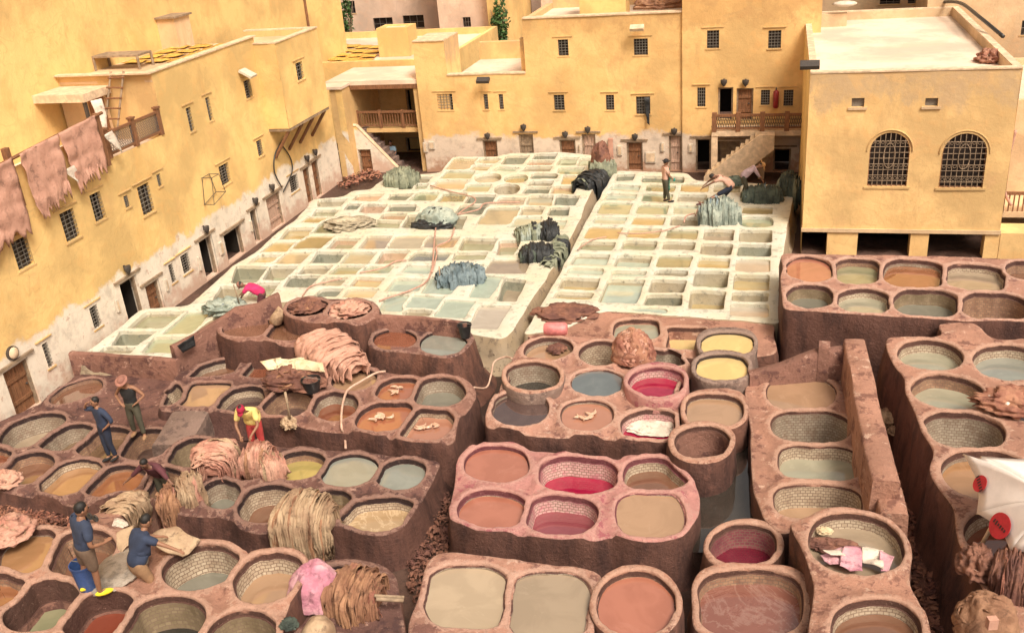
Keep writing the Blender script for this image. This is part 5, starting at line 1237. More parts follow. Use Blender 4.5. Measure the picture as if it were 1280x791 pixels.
drape('black_hides.001', 'black hides with a pointed tip at the edge of the big mauve pit', P(652, 322, 1.05), P(690, 318, 1.05), .42, .34, 14, ['h_black', 'h_dgreen'], seed=21)
drape('hanging_hides', 'ragged brown green hides hanging down the side of the drain wall', P(684, 332, 1.0), P(704, 300, 1.0), .30, .15, 18, ['h_green', 'h_brown', 'h_black'], seed=22, drop=(.4, .8))
drape('black_hides.002', 'black and green hides folded over the far end of the drain wall', P(726, 236, 1.02), P(752, 222, 1.02), .5, .38, 16, ['h_black', 'h_black', 'h_green'], seed=23, drop=(.5, .9))
drape('green_hides.001', 'grey green hides heaped behind the far end of the drain wall', P(738, 214, 1.05), P(768, 212, 1.05), .6, .5, 16, ['h_green', 'h_pale'], seed=24)
heap('dark_sack', 'upright pointed dark brown sack standing behind the green hides near the doors', P(752, 209, 1.2), .42, .42, 1.0, 'h_brown', 'sack', seed=25, fold=.16, freq=1.8)
drape('silver_bale', 'silvery grey green bale of long hides hanging into the pit below the bending man', P(875, 272, 1.1), P(924, 271, 1.1), .6, .62, 30, ['h_pale', 'h_pale', 'h_blue'], seed=26, drop=(.35, .6))
drape('green_bale', 'dark green bale of wet hides in the far right pit', P(930, 250, 1.0), P(978, 250, 1.0), .42, .5, 24, ['h_dgreen', 'h_blue', 'h_green'], seed=27)
drape('green_bale.001', 'round dark green bundle hanging over the far corner of the right pits', P(972, 240, 1.0), P(1000, 244, .9), .55, .75, 22, ['h_dgreen', 'h_green'], seed=28, drop=(.4, .7))
heap('sack_pile', 'dark blue-grey sacks slumped behind the man in the straw hat', P(918, 230, 1.0), .4, .3, .32, 'h_dgreen', 'sacks', seed=29, fold=.15, freq=1.7)
drape('net_heap', 'coiled heap of grey green netting on the far left pit corner', P(482, 231, 1.0), P(522, 227, 1.0), .6, .62, 24, ['h_green'], seed=30, drop=(.1, .2))
heap('twig_heap', 'pale tangle of twigs and net on the left pits', P(438, 281, .98), .75, .6, .16, 'net', 'heap', seed=31, fold=.5, freq=3.4, nst=120)
heap('vat_hides.003', 'white and rust crumpled hides on the rim at the right edge', P(1272, 508, 1.95), .7, .42, .3, 'h_rust', 'hides', seed=32, fold=.4, freq=3, nst=60, stmat='c_white')
heap('edge_hides', 'pale pink hides on the rim at the left edge beside the brown vat', P(4, 602, .62), .42, .3, .22, 'h_pink', 'hides', seed=33, fold=.3, freq=3, nst=24)
heap('edge_hides.001', 'cream and pink hides at the left edge above the ochre vat', P(6, 668, 2.82), .42, .42, .2, 'h_pink', 'hides', seed=34, fold=.3, freq=3, nst=30, stmat='h_beige')
drape('ramp_hides', 'orange peach hides lying along the ramp beside the sandals', P(142, 652, 1.5), P(172, 622, 1.1), .3, .2, 14, ['h_beige', 'h_tan'], seed=35)
heap('white_skin', 'single white skin spread on the ramp beside the sandals', P(136, 655, 1.7), .35, .18, .08, 'c_white', 'skin', seed=36, fold=.2)
drape('grey_hide', 'grey white hide hanging over the dark block edge by the ramp', P(168, 632, 1.1), P(174, 630, 1.1), .22, .12, 4, ['c_white'], seed=37, drop=(.6, .8))
# hide the kneeling man works on
for i, (cs, lab) in enumerate((([P(184, 668, 3.1), P(214, 659, 3.05), P(250, 674, 2.9), P(222, 697, 2.86)], 'large cream hide under the kneeling man\'s hands'), ([P(146, 664, 3.0), P(168, 654, 3.05), P(166, 672, 2.95), P(148, 688, 2.86)], 'crumpled pale hide behind the stooping man'))):
    cloth('wet_hide' + ('' if i == 0 else '.001'), lab, cs, 'h_beige', 'hide', .09, seed=50 + i, th=.02, freq=2.4)
heap('lime_slurry', 'mound of grey lime slurry the stooping man works in', P(150, 712, 2.76), .40, .55, .10, 'w_slurry' if 'w_slurry' in M else 'h_slur', 'slurry', seed=38, fold=.1)
# right corner: bales below the parasol
heap('bark_bale', 'round tan bale of bark and hide at the lower right corner', P(1230, 786, 1.95), .44, .42, .62, 'h_bark', 'bale', seed=39, fold=.10, freq=2.5, nst=22, stmat='h_bark')
drape('brown_hides', 'brown wrinkled hides stacked under the parasol', P(1238, 722, 1.95), P(1292, 735, 1.95), .42, .52, 20, ['h_brown', 'h_rust', 'h_pink'], seed=40, drop=(.4, .7))
heap('hide_scraps', 'tangled dark hide scraps beside the parasol pole', P(1222, 712, 1.95), .25, .3, .3, 'h_brown', 'hides', seed=41, fold=.4, freq=3, nst=30, stmat='h_pink')
m = MB(); m.cbox(P(1240, 778, 2.55), (.14, .1, .18), .3); tag(m.build('brick', M['h_flesh']), 'single pink brick lying on the round tan bale', 'brick')
# plastic sheeting in the front vat
pl = thing('plastic_sheet', 'pink and white printed plastic sheeting slumped in the round vat', 'plastic sheet', tuple(P(1066, 692, 1.55)))
for i, (cs, mt) in enumerate((([(1022, 690), (1060, 680), (1068, 706), (1030, 702)], 'c_pink'), ([(1058, 684), (1078, 684), (1080, 712), (1050, 708)], 'c_pink'), ([(1077, 684), (1103, 690), (1103, 712), (1078, 700)], 'c_white'), ([(1100, 690), (1114, 696), (1110, 712), (1098, 714)], 'c_pink'), ([(1032, 688), (1057, 683), (1058, 692), (1040, 694)], 'c_white'))):
    cloth('panel', '', [P(x, y, 1.62 + .015 * i) for x, y in cs], mt, amp=.05, seed=60 + i, parent=pl, n=(14, 10))
heap('torn_plastic', 'dark mauve torn plastic beside the pink sheeting', P(1040, 684, 1.5), .38, .16, .14, 'h_brown', 'plastic', seed=43, fold=.3)
heap('yellow_scrap', 'little pale yellow scrap on the tiled rim of the front vat', P(1030, 664, 1.6), .12, .08, .06, 'h_cream', 'scrap', seed=44, fold=.4)
heap('white_film', 'pale crumpled film floating on the magenta vat', P(820, 534, .86), .52, .28, .05, 'c_white', 'film', seed=45, fold=.5, freq=1.8)

M['film'] = simple('wet crumpled film', (.46, .20, .13), .08, .25, 4, .3, .02)
for i, (cs, z_, lab) in enumerate((([(474, 492), (488, 478), (512, 477), (506, 494)], 1.1, 'pale highlight strips on the film in the upper rust vat'), ([(455, 530), (466, 510), (503, 506), (496, 530)], 1.12, 'pale highlight strips on the film in the wide red orange vat'), ([(514, 544), (528, 520), (556, 520), (548, 543)], 1.02, 'pale highlight strips on the film in the square sided vat'), ([(712, 526), (718, 508), (750, 508), (748, 526)], 1.16, 'foam and pale highlight strips on the pink vat of the pale block'))):
    pc = np.mean([P(x, y, z_) for x, y in cs], 0) - [0, 0, .035]; rs = np.random.RandomState(130 + i); m = MB()
    for k_ in range(6):                               # pale strips painted as highlights on the wrinkles of one floating sheet
        a_ = rs.uniform(0, 3.1); L = rs.uniform(.2, .42); c = pc + np.array([rs.uniform(-.22, .22), rs.uniform(-.16, .16), 0]); G = np.zeros((9, 5, 3))
        for u in range(9):
            t = u / 8 - .5; o = np.array([math.cos(a_ + t * 1.4) * t * L, math.sin(a_ + t * 1.4) * t * L, 0]); nn = np.array([-math.sin(a_), math.cos(a_), 0]); ww = .055 * math.sin(math.pi * (u + .4) / 8.8) + .01 * rs.rand()
            for v in range(5): G[u, v] = c + o + nn * (v / 2 - 1) * ww + [0, 0, .03 * math.cos((v / 2 - 1) * 1.5) + .008 * rs.rand()]
        sheetmesh(m, G, .004)
    tag(m.build('film_highlights' + ('' if i == 0 else '.%03d' % i), M['w_pearl'], None, smooth=True), lab, 'film', kind=None)
# hanging hides on the rail
XR = XL + .22; FRl = PX(XR)
ra_ = WX(0, 207, XR); rb2 = WX(129, 141, XR)
rr_ = thing('hide_rail', 'timber rail and posts over the left wall that the pink hides hang on', 'rail', (XR, 22, 5.7))
m = MB(); m.tube([(XR - .05, ra_[0] - 3, ra_[1] - .15), (XR - .05, ra_[0], ra_[1]), (XR - .05, rb2[0], rb2[1])], .05, 6); m.build('pole', M['wood'], rr_)
for y in (21.25, 25.15): m = MB(); m.box(FRl, y - .09, y + .09, 5.6, 7.25, -.2, -.06); m.build('post', M['wood'], rr_)
m = MB(); m.box(FRl, 24.95, 25.05, 5.6, 7.2, -.2, -.08); m.build('post', M['woodg'], rr_)
for i, (y0, y1, zb_, lab) in enumerate(((23.25, 24.95, 5.25, 'pink fringed hide hanging on the rail, rightmost of three'), (21.5, 23.15, 5.0, 'pink fringed hide hanging on the rail, middle of three'), (18.2, 21.25, 4.55, 'pink hide hanging on the rail, cut by the left edge'))):
    zz = lambda y: ra_[1] + (rb2[1] - ra_[1]) * (y - ra_[0]) / (rb2[0] - ra_[0])
    cloth('hanging_hide' + ('' if i == 0 else '.%03d' % i), lab, [(XR + .04, y0, zz(y0) + .06), (XR + .04, y1, zz(y1) + .06), (XR + .10, y1 - .15, zb_ + .35), (XR + .10, y0 + .1, zb_ + .1)], 'h_flesh', 'hide', .045, (34, 22), seed=70 + i, th=.015, ragged=.3, freq=2.0)
for i, (y, z1_, lab) in enumerate(((23.2, 6.1, 'white cloth tucked between the hanging hides'), (25.25, 6.6, 'white cloth hanging by the end post of the rail'))):
    cloth('white_cloth' + ('' if i == 0 else '.001'), lab, [(XR + .1, y - .15, z1_), (XR + .1, y + .2, z1_ + .05), (XR + .14, y + .45, z1_ - .75), (XR + .14, y + .2, z1_ - .6)], 'c_white', 'cloth', .05, (12, 10), seed=80 + i)
cloth('pale_cloth', 'pale pink cloth hanging from the hut roof corner', [(-21.9, 27.2, 7.2), (-21.7, 27.5, 7.2), (-21.7, 27.4, 6.2), (-21.9, 27.2, 6.3)], 'c_white', 'cloth', .04, (10, 10), seed=83)
# yellow hides drying on roofs
def roofhides(pxs, z, lab, grp, n0, rows):
    for i, xy in enumerate(pxs):
        p = P(*xy, z) if xy else np.array([-21.35 - .95 * (i // 4), 31.9 + 1.0 * (i % 4), z]); s = .42 if xy is None else .5; nm = ('first', 'second', 'third', 'fourth')
        lab_ = '%s, %s from the left, %s row from the front' % (lab, nm[i % 4], nm[i // 4])
        o = cloth('drying_hide' + ('' if n0 + i == 0 else '.%03d' % (n0 + i)), lab_, [p + [-s, -s * .8, 0], p + [s, -s * .8, .02], p + [s * .8, s, 0], p + [-s * .9, s, .02]], 'h_yel', 'hide', .02, (7, 7), seed=90 + i); o['group'] = grp
M['h_yel'] = hidemat('saffron yellow hide', (.72, .47, .10), (.56, .30, .06))
roofhides([None] * 12, 7.62, 'yellow hide on the left roof', 'yellow hides on the left roof', 0, 3)
roofhides([(408 + 16 * i + 5 * j, 74 - 5.5 * j + .6 * i) for j in range(4) for i in range(4)], 4.36, 'yellow hide behind the porch', 'yellow hides on the roof behind the porch', 12, 4)
heap('brown_pile', 'pile of brown scraps on the middle roof by the stair head', P(825, 10, 7.0), 1.0, .5, .4, 'h_tan', 'heap', seed=46, fold=.3, nst=40)
heap('rag_heap', 'pink rag and driftwood on the corner of the pale flat roof', P(1238, 76, 6.0), .35, .4, .3, 'h_rust', 'rags', seed=47, fold=.4, freq=3, nst=20, stmat='woodg')

# ---------------------------------------------------------------- small things
M['black'] = simple('black rubber', (.02, .02, .022), .45, .3, 10); M['bluep'] = simple('blue plastic', (.04, .08, .22), .4, .2, 6)
M['rose_p'] = simple('rose pink plastic', (.62, .20, .20), .5, .25, 6); M['hose'] = simple('dull pink rubber hose', (.50, .29, .23), .5, .2, 9); M['hoseb'] = simple('black hose', (.03, .03, .03), .4, .2, 9)
M['hosep'] = simple('dusty pale hose', (.60, .40, .31), .6, .2, 9)
M['ltile'] = simple('grey junction box', (.62, .56, .47), .6, .15, 8)
def bucket(name, label, p, r0, r1, h, mat, tilt=0):
    t = thing(name, label, 'bucket', tuple(p)); m = MB(); n = 20; rg = []
    for r, z in ((0, 0), (r0, 0), ((r0 + r1) / 2, h * .5), (r1, h), (r1 + .012, h), (r1 + .012, h - .03), (r1 - .012, h - .005), (r0 - .012, .02), (0, .02)):
        rg.append([(p[0] + r * math.cos(2 * math.pi * k / n) + z * tilt, p[1] + r * math.sin(2 * math.pi * k / n), p[2] + z) for k in range(n)])
    cyclic_strip(m, [np.array(q) for q in rg]); m.build('body', M[mat], t, smooth=True, sharp=40)
    m = MB(); m.tube([(p[0] + r1 * math.cos(a) + h * tilt, p[1] + .02 - .35 * r1 * math.sin(a), p[2] + h + r1 * .75 * math.sin(a) * .4) for a in np.linspace(0, math.pi, 12)], .008, 5); m.build('handle', M['ironl'], t); return t
bucket('bucket', 'black bucket on the rim of the slate grey vat', P(582, 421, 1.5), .13, .19, .38, 'black')
bucket('bucket.001', 'black bucket under the spread cream skins', P(391, 489, 1.2), .18, .25, .36, 'black')
bucket('bucket.002', 'blue bucket behind the man in yellow slippers', P(112, 733, 2.78), .16, .2, .5, 'bluep')
m = MB(); m.tube([P(680, 411, 1.35), P(684, 411, 1.35), P(706, 411, 1.35), P(709, 411, 1.35)], [.14, .19, .19, .14], 14); tag(m.build('drum', M['rose_p'], None, smooth=True, sharp=40), 'rose pink drum lying on the corner of the pale block', 'drum')
m = MB(); m.tube([P(342, 402, 1.5), P(345, 400, 1.6), P(350, 392, 1.78), P(354, 388, 1.85)], [.14, .19, .17, .2], 12); tag(m.build('sack', M['h_beige'], None, smooth=True), 'open-mouthed beige sack leaning between the twin brown ponds', 'sack')
cloth('black_cloth', 'black cloth laid over the sloping brown wall', [P(222, 432, 1.6), P(243, 419, 1.66), P(245, 432, 1.35), P(229, 441, 1.3)], 'h_black', 'cloth', .02, (12, 8), seed=85)
m = MB(); m.tube([P(363, 525, 1.2), P(363, 523, 1.22) + [0, 0, .75]], .03, 6); tag(m.build('paddle', M['woodg'], None, smooth=True), 'upright dark stick in the dregs vat behind the worker in yellow', 'stick')
heap('straw_bunch', 'pale straw bunch hanging on the block front below the stick', P(363, 533, 1.0), .16, .14, .2, 'h_beige', 'bunch', seed=48, fold=.5, freq=3, nst=20)
m = MB()
for i in range(2): m.ell(P(113 + 7 * i, 645 + 2 * i, 2.2), (.06, .14, .04), 10, rot=Matrix.Rotation(.9, 3, 'Z'))
sd = thing('sandals', 'pair of dark sandals left on the ramp', 'sandals', tuple(P(116, 646, 2.15)))
for i in range(2):
    p = P(112 + 7 * i, 645 + 2.5 * i, 2.2); m = MB(); m.ell(p, (.055, .15, .025), 12, rot=Matrix.Rotation(.9, 3, 'Z')); s_ = m.build('sandal', M['black'], sd, smooth=True); m = MB(); m.tube([p + [-.06, 0, 0], p + [0, .02, .06], p + [.06, 0, 0]], .014, 5); m.build('strap', M['iron'], s_)
wallrun('ramp', 'narrow pink-brown ramp between the nearest block and the oval vats', [tuple(P(100, 658, 2.15)), tuple(P(140, 640, 1.5)), tuple(P(172, 622, 1.0))], 0, 0, .7, M['pink'], 'ramp')
def hose(name, label, pts, r, mat, cat='hose'):
    p = np.array(pts, float); n = len(p); out = []
    for i in range(n - 1):
        p0, p1, p2, p3 = p[max(i - 1, 0)], p[i], p[i + 1], p[min(i + 2, n - 1)]
        for k in range(6):
            t = k / 6; out.append(.5 * ((2 * p1) + (-p0 + p2) * t + (2 * p0 - 5 * p1 + 4 * p2 - p3) * t * t + (-p0 + 3 * p1 - 3 * p2 + p3) * t ** 3))
    out.append(p[-1]); m = MB(); m.tube(out, r, 7); tag(m.build(name, M[mat], None, smooth=True), label, cat)
hose('hose', 'pale pink hose crossing the rust dye block and dropping down its front', [P(482, 464, 1.28), P(470, 466, 1.28), P(452, 476, 1.28), P(436, 486, 1.26), P(430, 498, 1.28), P(427, 515, 1.26), P(427, 534, 1.24), P(431, 545, .9), P(432, 560, .88)], .03, 'hosep')
hose('hose.001', 'pale hose hanging from the limed pits by the drain mouth', [P(592, 484, 1.0), P(608, 484, .7), P(614, 468, .9), P(618, 452, 1.0), P(632, 446, 1.1), P(640, 448, 1.2)], .025, 'hosep')
zz = 1.06
hose('hose.002', 'long salmon hose snaking across the left limed pits from the black bundle', [P(545, 283, zz), P(543, 300, zz), P(542, 315, zz), P(540, 335, zz), P(533, 352, zz), P(515, 362, zz), P(498, 368, zz), P(474, 376, zz)], .028, 'hose')
hose('hose.003', 'salmon hose with a loop near the black bundle', [P(568, 285, zz), P(562, 300, zz), P(546, 308, zz), P(546, 318, zz), P(540, 340, zz)], .026, 'hose')
hose('hose.004', 'salmon hose lying over the gold and olive pits', [P(508, 325, zz), P(494, 327, zz), P(478, 335, zz), P(450, 341, zz)], .026, 'hose')
hose('hose.005', 'thin pinkish hose curving from the tall block across the sand pits', [P(378, 370, zz), P(388, 358, zz), P(410, 352, zz), P(428, 348, zz)], .024, 'hose')
hose('hose.006', 'salmon hose among the far left pits', [P(538, 232, zz), P(566, 240, zz), P(590, 246, zz), P(594, 252, zz), P(580, 262, zz), P(572, 268, zz)], .026, 'hose')
hose('hose.007', 'salmon hose across the middle of the left pits', [P(572, 268, zz), P(598, 262, zz), P(608, 254, zz), P(650, 253, zz)], .026, 'hose')
hose('hose.008', 'thin brown hose over the right limed pits', [P(722, 312, zz), P(740, 300, zz), P(758, 296, zz)], .02, 'hose')
hose('hose.009', 'brown hose running right across the gold pits', [P(772, 291, zz), P(800, 292, zz), P(830, 288, zz), P(850, 282, zz)], .02, 'hose')
hose('hose.010', 'curled orange hose end by the silvery bale', [P(855, 278, zz), P(858, 270, zz + .1), P(868, 267, zz + .1)], .03, 'hose')
m_ = WX(316, 251, XL + .05)
hose('cable', 'dark cable looping down the left wall below the projecting room', [(XL + .08, *WX(355, 170, XL)), (XL + .08, *WX(342, 192, XL)), (XL + .08, *WX(341, 215, XL)), (XL + .08, *WX(350, 234, XL))], .03, 'hoseb', 'cable')
hose('cable.001', 'cable arching back down to the patterned metal door', [(XL + .08, *WX(352, 184, XL)), (XL + .08, *WX(361, 198, XL)), (XL + .08, *WX(363, 215, XL)), (XL + .08, *WX(352, 240, XL))], .028, 'hoseb', 'cable')
hose('cable.002', 'thick black pipe arching over the pale roof parapet', [P(1174, 3, 6.45), P(1200, 4, 6.75), P(1225, 22, 6.75), P(1254, 46, 6.4)], .07, 'hoseb', 'pipe')
hose('hose.011', 'red hose hanging at the right edge beside the arched building', [(7.6, 34.4, 4.0), (7.5, 34.4, 3.0), (7.5, 34.4, 2.0), (7.8, 34.4, 1.4)], .05, 'hose')
# wall lanterns
def lantern(F, u, z, nm, lab, src=[None]):
    t = thing(nm, lab, 'wall lamp', F(u, z, .15), 'shield shaped wall lamps over the doors')
    m = MB(); m.box(F, u - .03, u + .03, z - .04, z + .12, 0, .05); m.build('bracket', M['iron'], t)
    m = MB(); rg = []
    for r, h_ in ((.13, .10), (.145, .06), (.13, -.04), (.08, -.13), (.015, -.20)): rg.append(np.array([F(u + r * math.cos(a), z + h_, .14 + r * .6 * math.sin(a)) for a in np.arange(10) * .628]))
    cyclic_strip(m, rg); m.add(rg[0], [tuple(range(10))]); m.build('shade', M['iron'], t, smooth=True, sharp=50); return t
k = 0
LB = [('L', 155, 336, 'left wall lamp over the open doorway beside the pits'), ('L', 254, 286, 'left wall lamp at the middle open doorway'), ('L', 316, 251, 'left wall lamp above the narrow doorway'), ('L', 337, 234, 'left wall lamp above the patterned metal door'), ('L', 381, 198, 'left wall lamp above the far wooden door'), ('L', 391, 190, 'left wall lamp nearest the back corner'),
      ('B', 610, 169, 'back wall lamp over the leftmost small door'), ('B', 655, 158, 'back wall lamp over the grey door'), ('B', 707, 167, 'back wall lamp over the second brown door'), ('B', 735, 161, 'back wall lamp over the white door'), ('B', 794, 170, 'back wall lamp over the tall brown door'), ('B', 843, 163, 'back wall lamp over the pale pink door'),
      ('H', 905, 102, 'lamp over the dark balcony doorway'), ('H', 932, 102, 'lamp over the brown balcony door')]
for w_, x, y, lab in LB:
    if w_ == 'L': q = WX(x, y, XL); F = FL
    else: q = WY(x, y, YB if w_ == 'B' else YB - .12); F = FBK if w_ == 'B' else FH
    lantern(F, q[0], q[1], 'wall_lamp' + ('' if k == 0 else '.%03d' % k), lab); k += 1
q = WX(14, 441, XL); t = thing('round_lamp', 'round pale bulkhead lamp above the big plank door', 'wall lamp', (XL, q[0], q[1]))
m = MB(); m.tube([(XL, q[0], q[1]), (XL + .08, q[0], q[1])], .2, 16); m.build('ring', M['iron'], t, smooth=True, sharp=40); m = MB(); m.ell((XL + .08, q[0], q[1]), (.08, .17, .17), 14); m.build('glass', M['cope'], t, smooth=True)
# meter boxes
k = 0
for w_, a, b_, c, d_, lab in (('B', 529, 178, 535, 190, 'tall white meter box left of the ochre wall corner'), ('B', 536, 177, 544, 186, 'wide white meter box beside the tall one'), ('B', 750, 183, 754, 192, 'small meter box right of the white door'), ('B', 772, 182, 778, 194, 'meter box left of the tall brown door'), ('B', 826, 178, 831, 189, 'meter box left of the pale pink door'), ('H', 861, 180, 866, 190, 'meter box left of the dark doorway'),
                              ('B', 807, 190, 820, 203, 'square hatch low on the wall beside the tall brown door'), ('B', 724, 180, 725.5, 188, 'tiny meter box between the brown and white doors'), ('L', 142, 376, 149, 388, 'meter box left of the open doorway beside the pits'), ('L', 204, 350, 210, 362, 'meter box right of the short wooden door'), ('L', 246, 322, 251, 337, 'meter box under the small grey fitting'), ('L', 272, 304, 279, 316, 'meter box between the two open doorways'), ('L', 311, 277, 315, 288, 'meter box beside the black doorway')):
    if w_ == 'L': r = RL(a, b_, c, d_); F = FL
    else: r = RY(YB if w_ == 'B' else YB - .12, a, b_, c, d_); F = FBK if w_ == 'B' else FH
    t = thing('meter_box' + ('' if k == 0 else '.%03d' % k), lab, 'meter box', F(r[0][0], r[0][1], 0), 'meter boxes on the walls'); k += 1
    m = MB(); m.box(F, r[0][0], r[1][0], r[0][1], r[2][1], .003, .08); m.build('case', M['ltile'], t); m = MB(); m.box(F, r[0][0] + .04, r[1][0] - .04, r[0][1] + .05, r[2][1] - .05, .083, .095); m.build('cover', M['cope'], t)
# floodlights
for i, (Y, x, y, lab) in enumerate(((YB, 798, 33, 'white floodlight under the middle roof edge'), (YB, 607, 98, 'black floodlight on the ochre wall'), (YR, 1012, 78, 'small floodlight on the corner of the arched building'))):
    q = WY(x, y, Y); t = thing('floodlight' + ('' if i == 0 else '.%03d' % i), lab, 'floodlight', (q[0], Y, q[1])); m = MB(); m.tube([(q[0], Y, q[1]), (q[0], Y - .35, q[1] + .05)], .03, 6); m.build('arm', M['iron'], t)
    m = MB(); m.cbox((q[0], Y - .45, q[1]), (.6, .3, .14), 0, 0, (.5, 0)); m.build('head', M['cope' if i == 0 else 'iron'], t)
# striped / hanging cloths on walls
q = WY(809, 128, YB); cloth('black_rag.001', 'long black rag hanging out of the ground floor barred window', [(q[0] - .12, YB - .12, q[1] + .25), (q[0] + .12, YB - .12, q[1] + .25), (q[0] + .14, YB - .16, q[1] - 1.0), (q[0], YB - .16, q[1] - .9)], 'h_black', 'rag', .04, (8, 16), seed=101)
q = WY(763, 184, YB); cloth('pink_rag', 'long pink cloth hanging on the wall left of the tall brown door', [(q[0] - .1, YB - .08, q[1] + .45), (q[0] + .14, YB - .08, q[1] + .45), (q[0] + .16, YB - .14, q[1] - .6), (q[0] - .12, YB - .14, q[1] - .6)], 'h_flesh', 'cloth', .03, (8, 14), seed=102)
M['red'] = simple('red enamel', (.26, .02, .025), .4, .2, 5)
q = WY(970, 122, YB - .12); t = thing('fire_extinguisher', 'red fire extinguisher on the wall between the balcony windows', 'extinguisher', (q[0], YB - .2, q[1] - .4))
m = MB(); m.tube([(q[0], YB - .3, q[1] - .42), (q[0], YB - .3, q[1] - .38), (q[0], YB - .3, q[1] + .28), (q[0], YB - .3, q[1] + .36)], [.08, .12, .12, .04], 12); m.build('bottle', M['red'], t, smooth=True, sharp=50); m = MB(); m.tube([(q[0], YB - .3, q[1] + .36), (q[0], YB - .3, q[1] + .46)], .035, 6); m.build('valve', M['iron'], t)
q = WX(301, 92, XL); m = MB(); m.cbox((XL + .3, q[0], q[1]), (.55, .5, .09), 0, 0, (0, .5)); tag(m.build('awning', M['bluep' if False else 'ltile']), 'small tilted grey blue canopy over a left wall window', 'canopy')
# wire frame basket on left wall
q = WX(260, 245, XL); m = MB(); y, z_ = q
for (a, b_) in (((y - .4, z_ - .2), (y + .5, z_ + .0)), ((y - .4, z_ - .2), (y - .2, z_ + .75)), ((y + .5, z_), (y + .3, z_ + .75)), ((y - .2, z_ + .75), (y + .3, z_ + .75))):
    for d_ in (.05, .45): m.tube([(XL + d_, *a), (XL + d_, *b_)], .014, 4)
for a in ((y - .4, z_ - .2), (y + .5, z_), (y - .2, z_ + .75), (y + .3, z_ + .75)): m.tube([(XL + .02, *a), (XL + .45, *a)], .014, 4)
tag(m.build('wire_frame', M['iron']), 'empty wire frame fixed on the left wall below the small windows', 'wire frame')
# satellite dish-like bowl on roof corner
m = MB(); q = P(1056, 5, 6.9); m.ell(q, (.5, .3, .12), 14); tag(m.build('metal_bowl', M['ltile'], None, smooth=True), 'shallow grey metal bowl on the roof corner', 'bowl')
# gully litter
def litter(name, label, poly, z, n, mats, seed, size=(.06, .2)):
    rs = np.random.RandomState(seed); w = topz(poly, z); lo, hi = w.min(0), w.max(0); root = None
    for q, mt in enumerate(mats):
        m = MB(); k = 0
        while k < n // len(mats):
            p = rs.uniform(lo, hi)
            if not pip(p[None], w)[0]: continue
            k += 1; L = rs.uniform(*size); wd = L * rs.uniform(.25, .6); a = rs.uniform(0, 6.28); zz = z + rs.uniform(.0, .16); e = np.array([math.cos(a), math.sin(a), rs.uniform(-.4, .4)]); f = np.array([-math.sin(a), math.cos(a), rs.uniform(-.5, .5)])
            c = np.array([p[0], p[1], zz]); b_ = np.array([0, 0, rs.uniform(.01, .05)])
            m.add([c - e * L / 2 - f * wd * .3, c - e * L / 2 + f * wd * .3, c + b_ + f * wd / 2, c + e * L / 2, c + b_ - f * wd / 2], [(0, 1, 2, 3, 4)])
        o = m.build(name, M[mt]); tag(o, label[q] if isinstance(label, list) else label, 'litter', kind='stuff')
litter('gully_litter', ['dark bark scraps covering the right gully', 'pink brown hide scraps strewn in the right gully'], [(1118, 600), (1150, 540), (1166, 600), (1190, 680), (1210, 740), (1240, 800), (1165, 800), (1142, 740), (1136, 690)], .02, 3600, ['h_brown', 'h_rust'], 5, (.08, .26))
litter('yard_litter', ['dark scraps below the left vats', 'pink scraps below the left vats'], [(-10, 625), (90, 636), (100, 660), (-10, 660)], .02, 1400, ['h_brown', 'h_rust'], 6)
litter('drain_litter', ['dark scraps in the narrow middle passages'], [(545, 600), (575, 640), (560, 700), (520, 760), (505, 720), (530, 650)], .02, 700, ['h_brown'], 7)
litter('pool_litter', ['scraps around the standing water'], [(872, 560), (900, 600), (885, 660), (862, 700), (850, 740), (866, 700)], .05, 500, ['h_brown'], 8)
litter('corner_litter', ['scraps scattered on the far corner ground'], [(425, 238), (478, 222), (470, 210), (420, 228)], .02, 260, ['h_rust'], 9, (.1, .3))
for i, (x, y, s, lab) in enumerate(((1109, 526, .3, 'light hide scrap in the dark gully beside the terracotta wall'), (1119, 540, .14, 'tiny pale scrap in the dark gully'))):
    heap('hide_scrap' + ('' if i == 0 else '.001'), lab, P(x, y, .5), s, s, s * .7, 'h_beige', 'scrap', seed=110 + i, fold=.4)

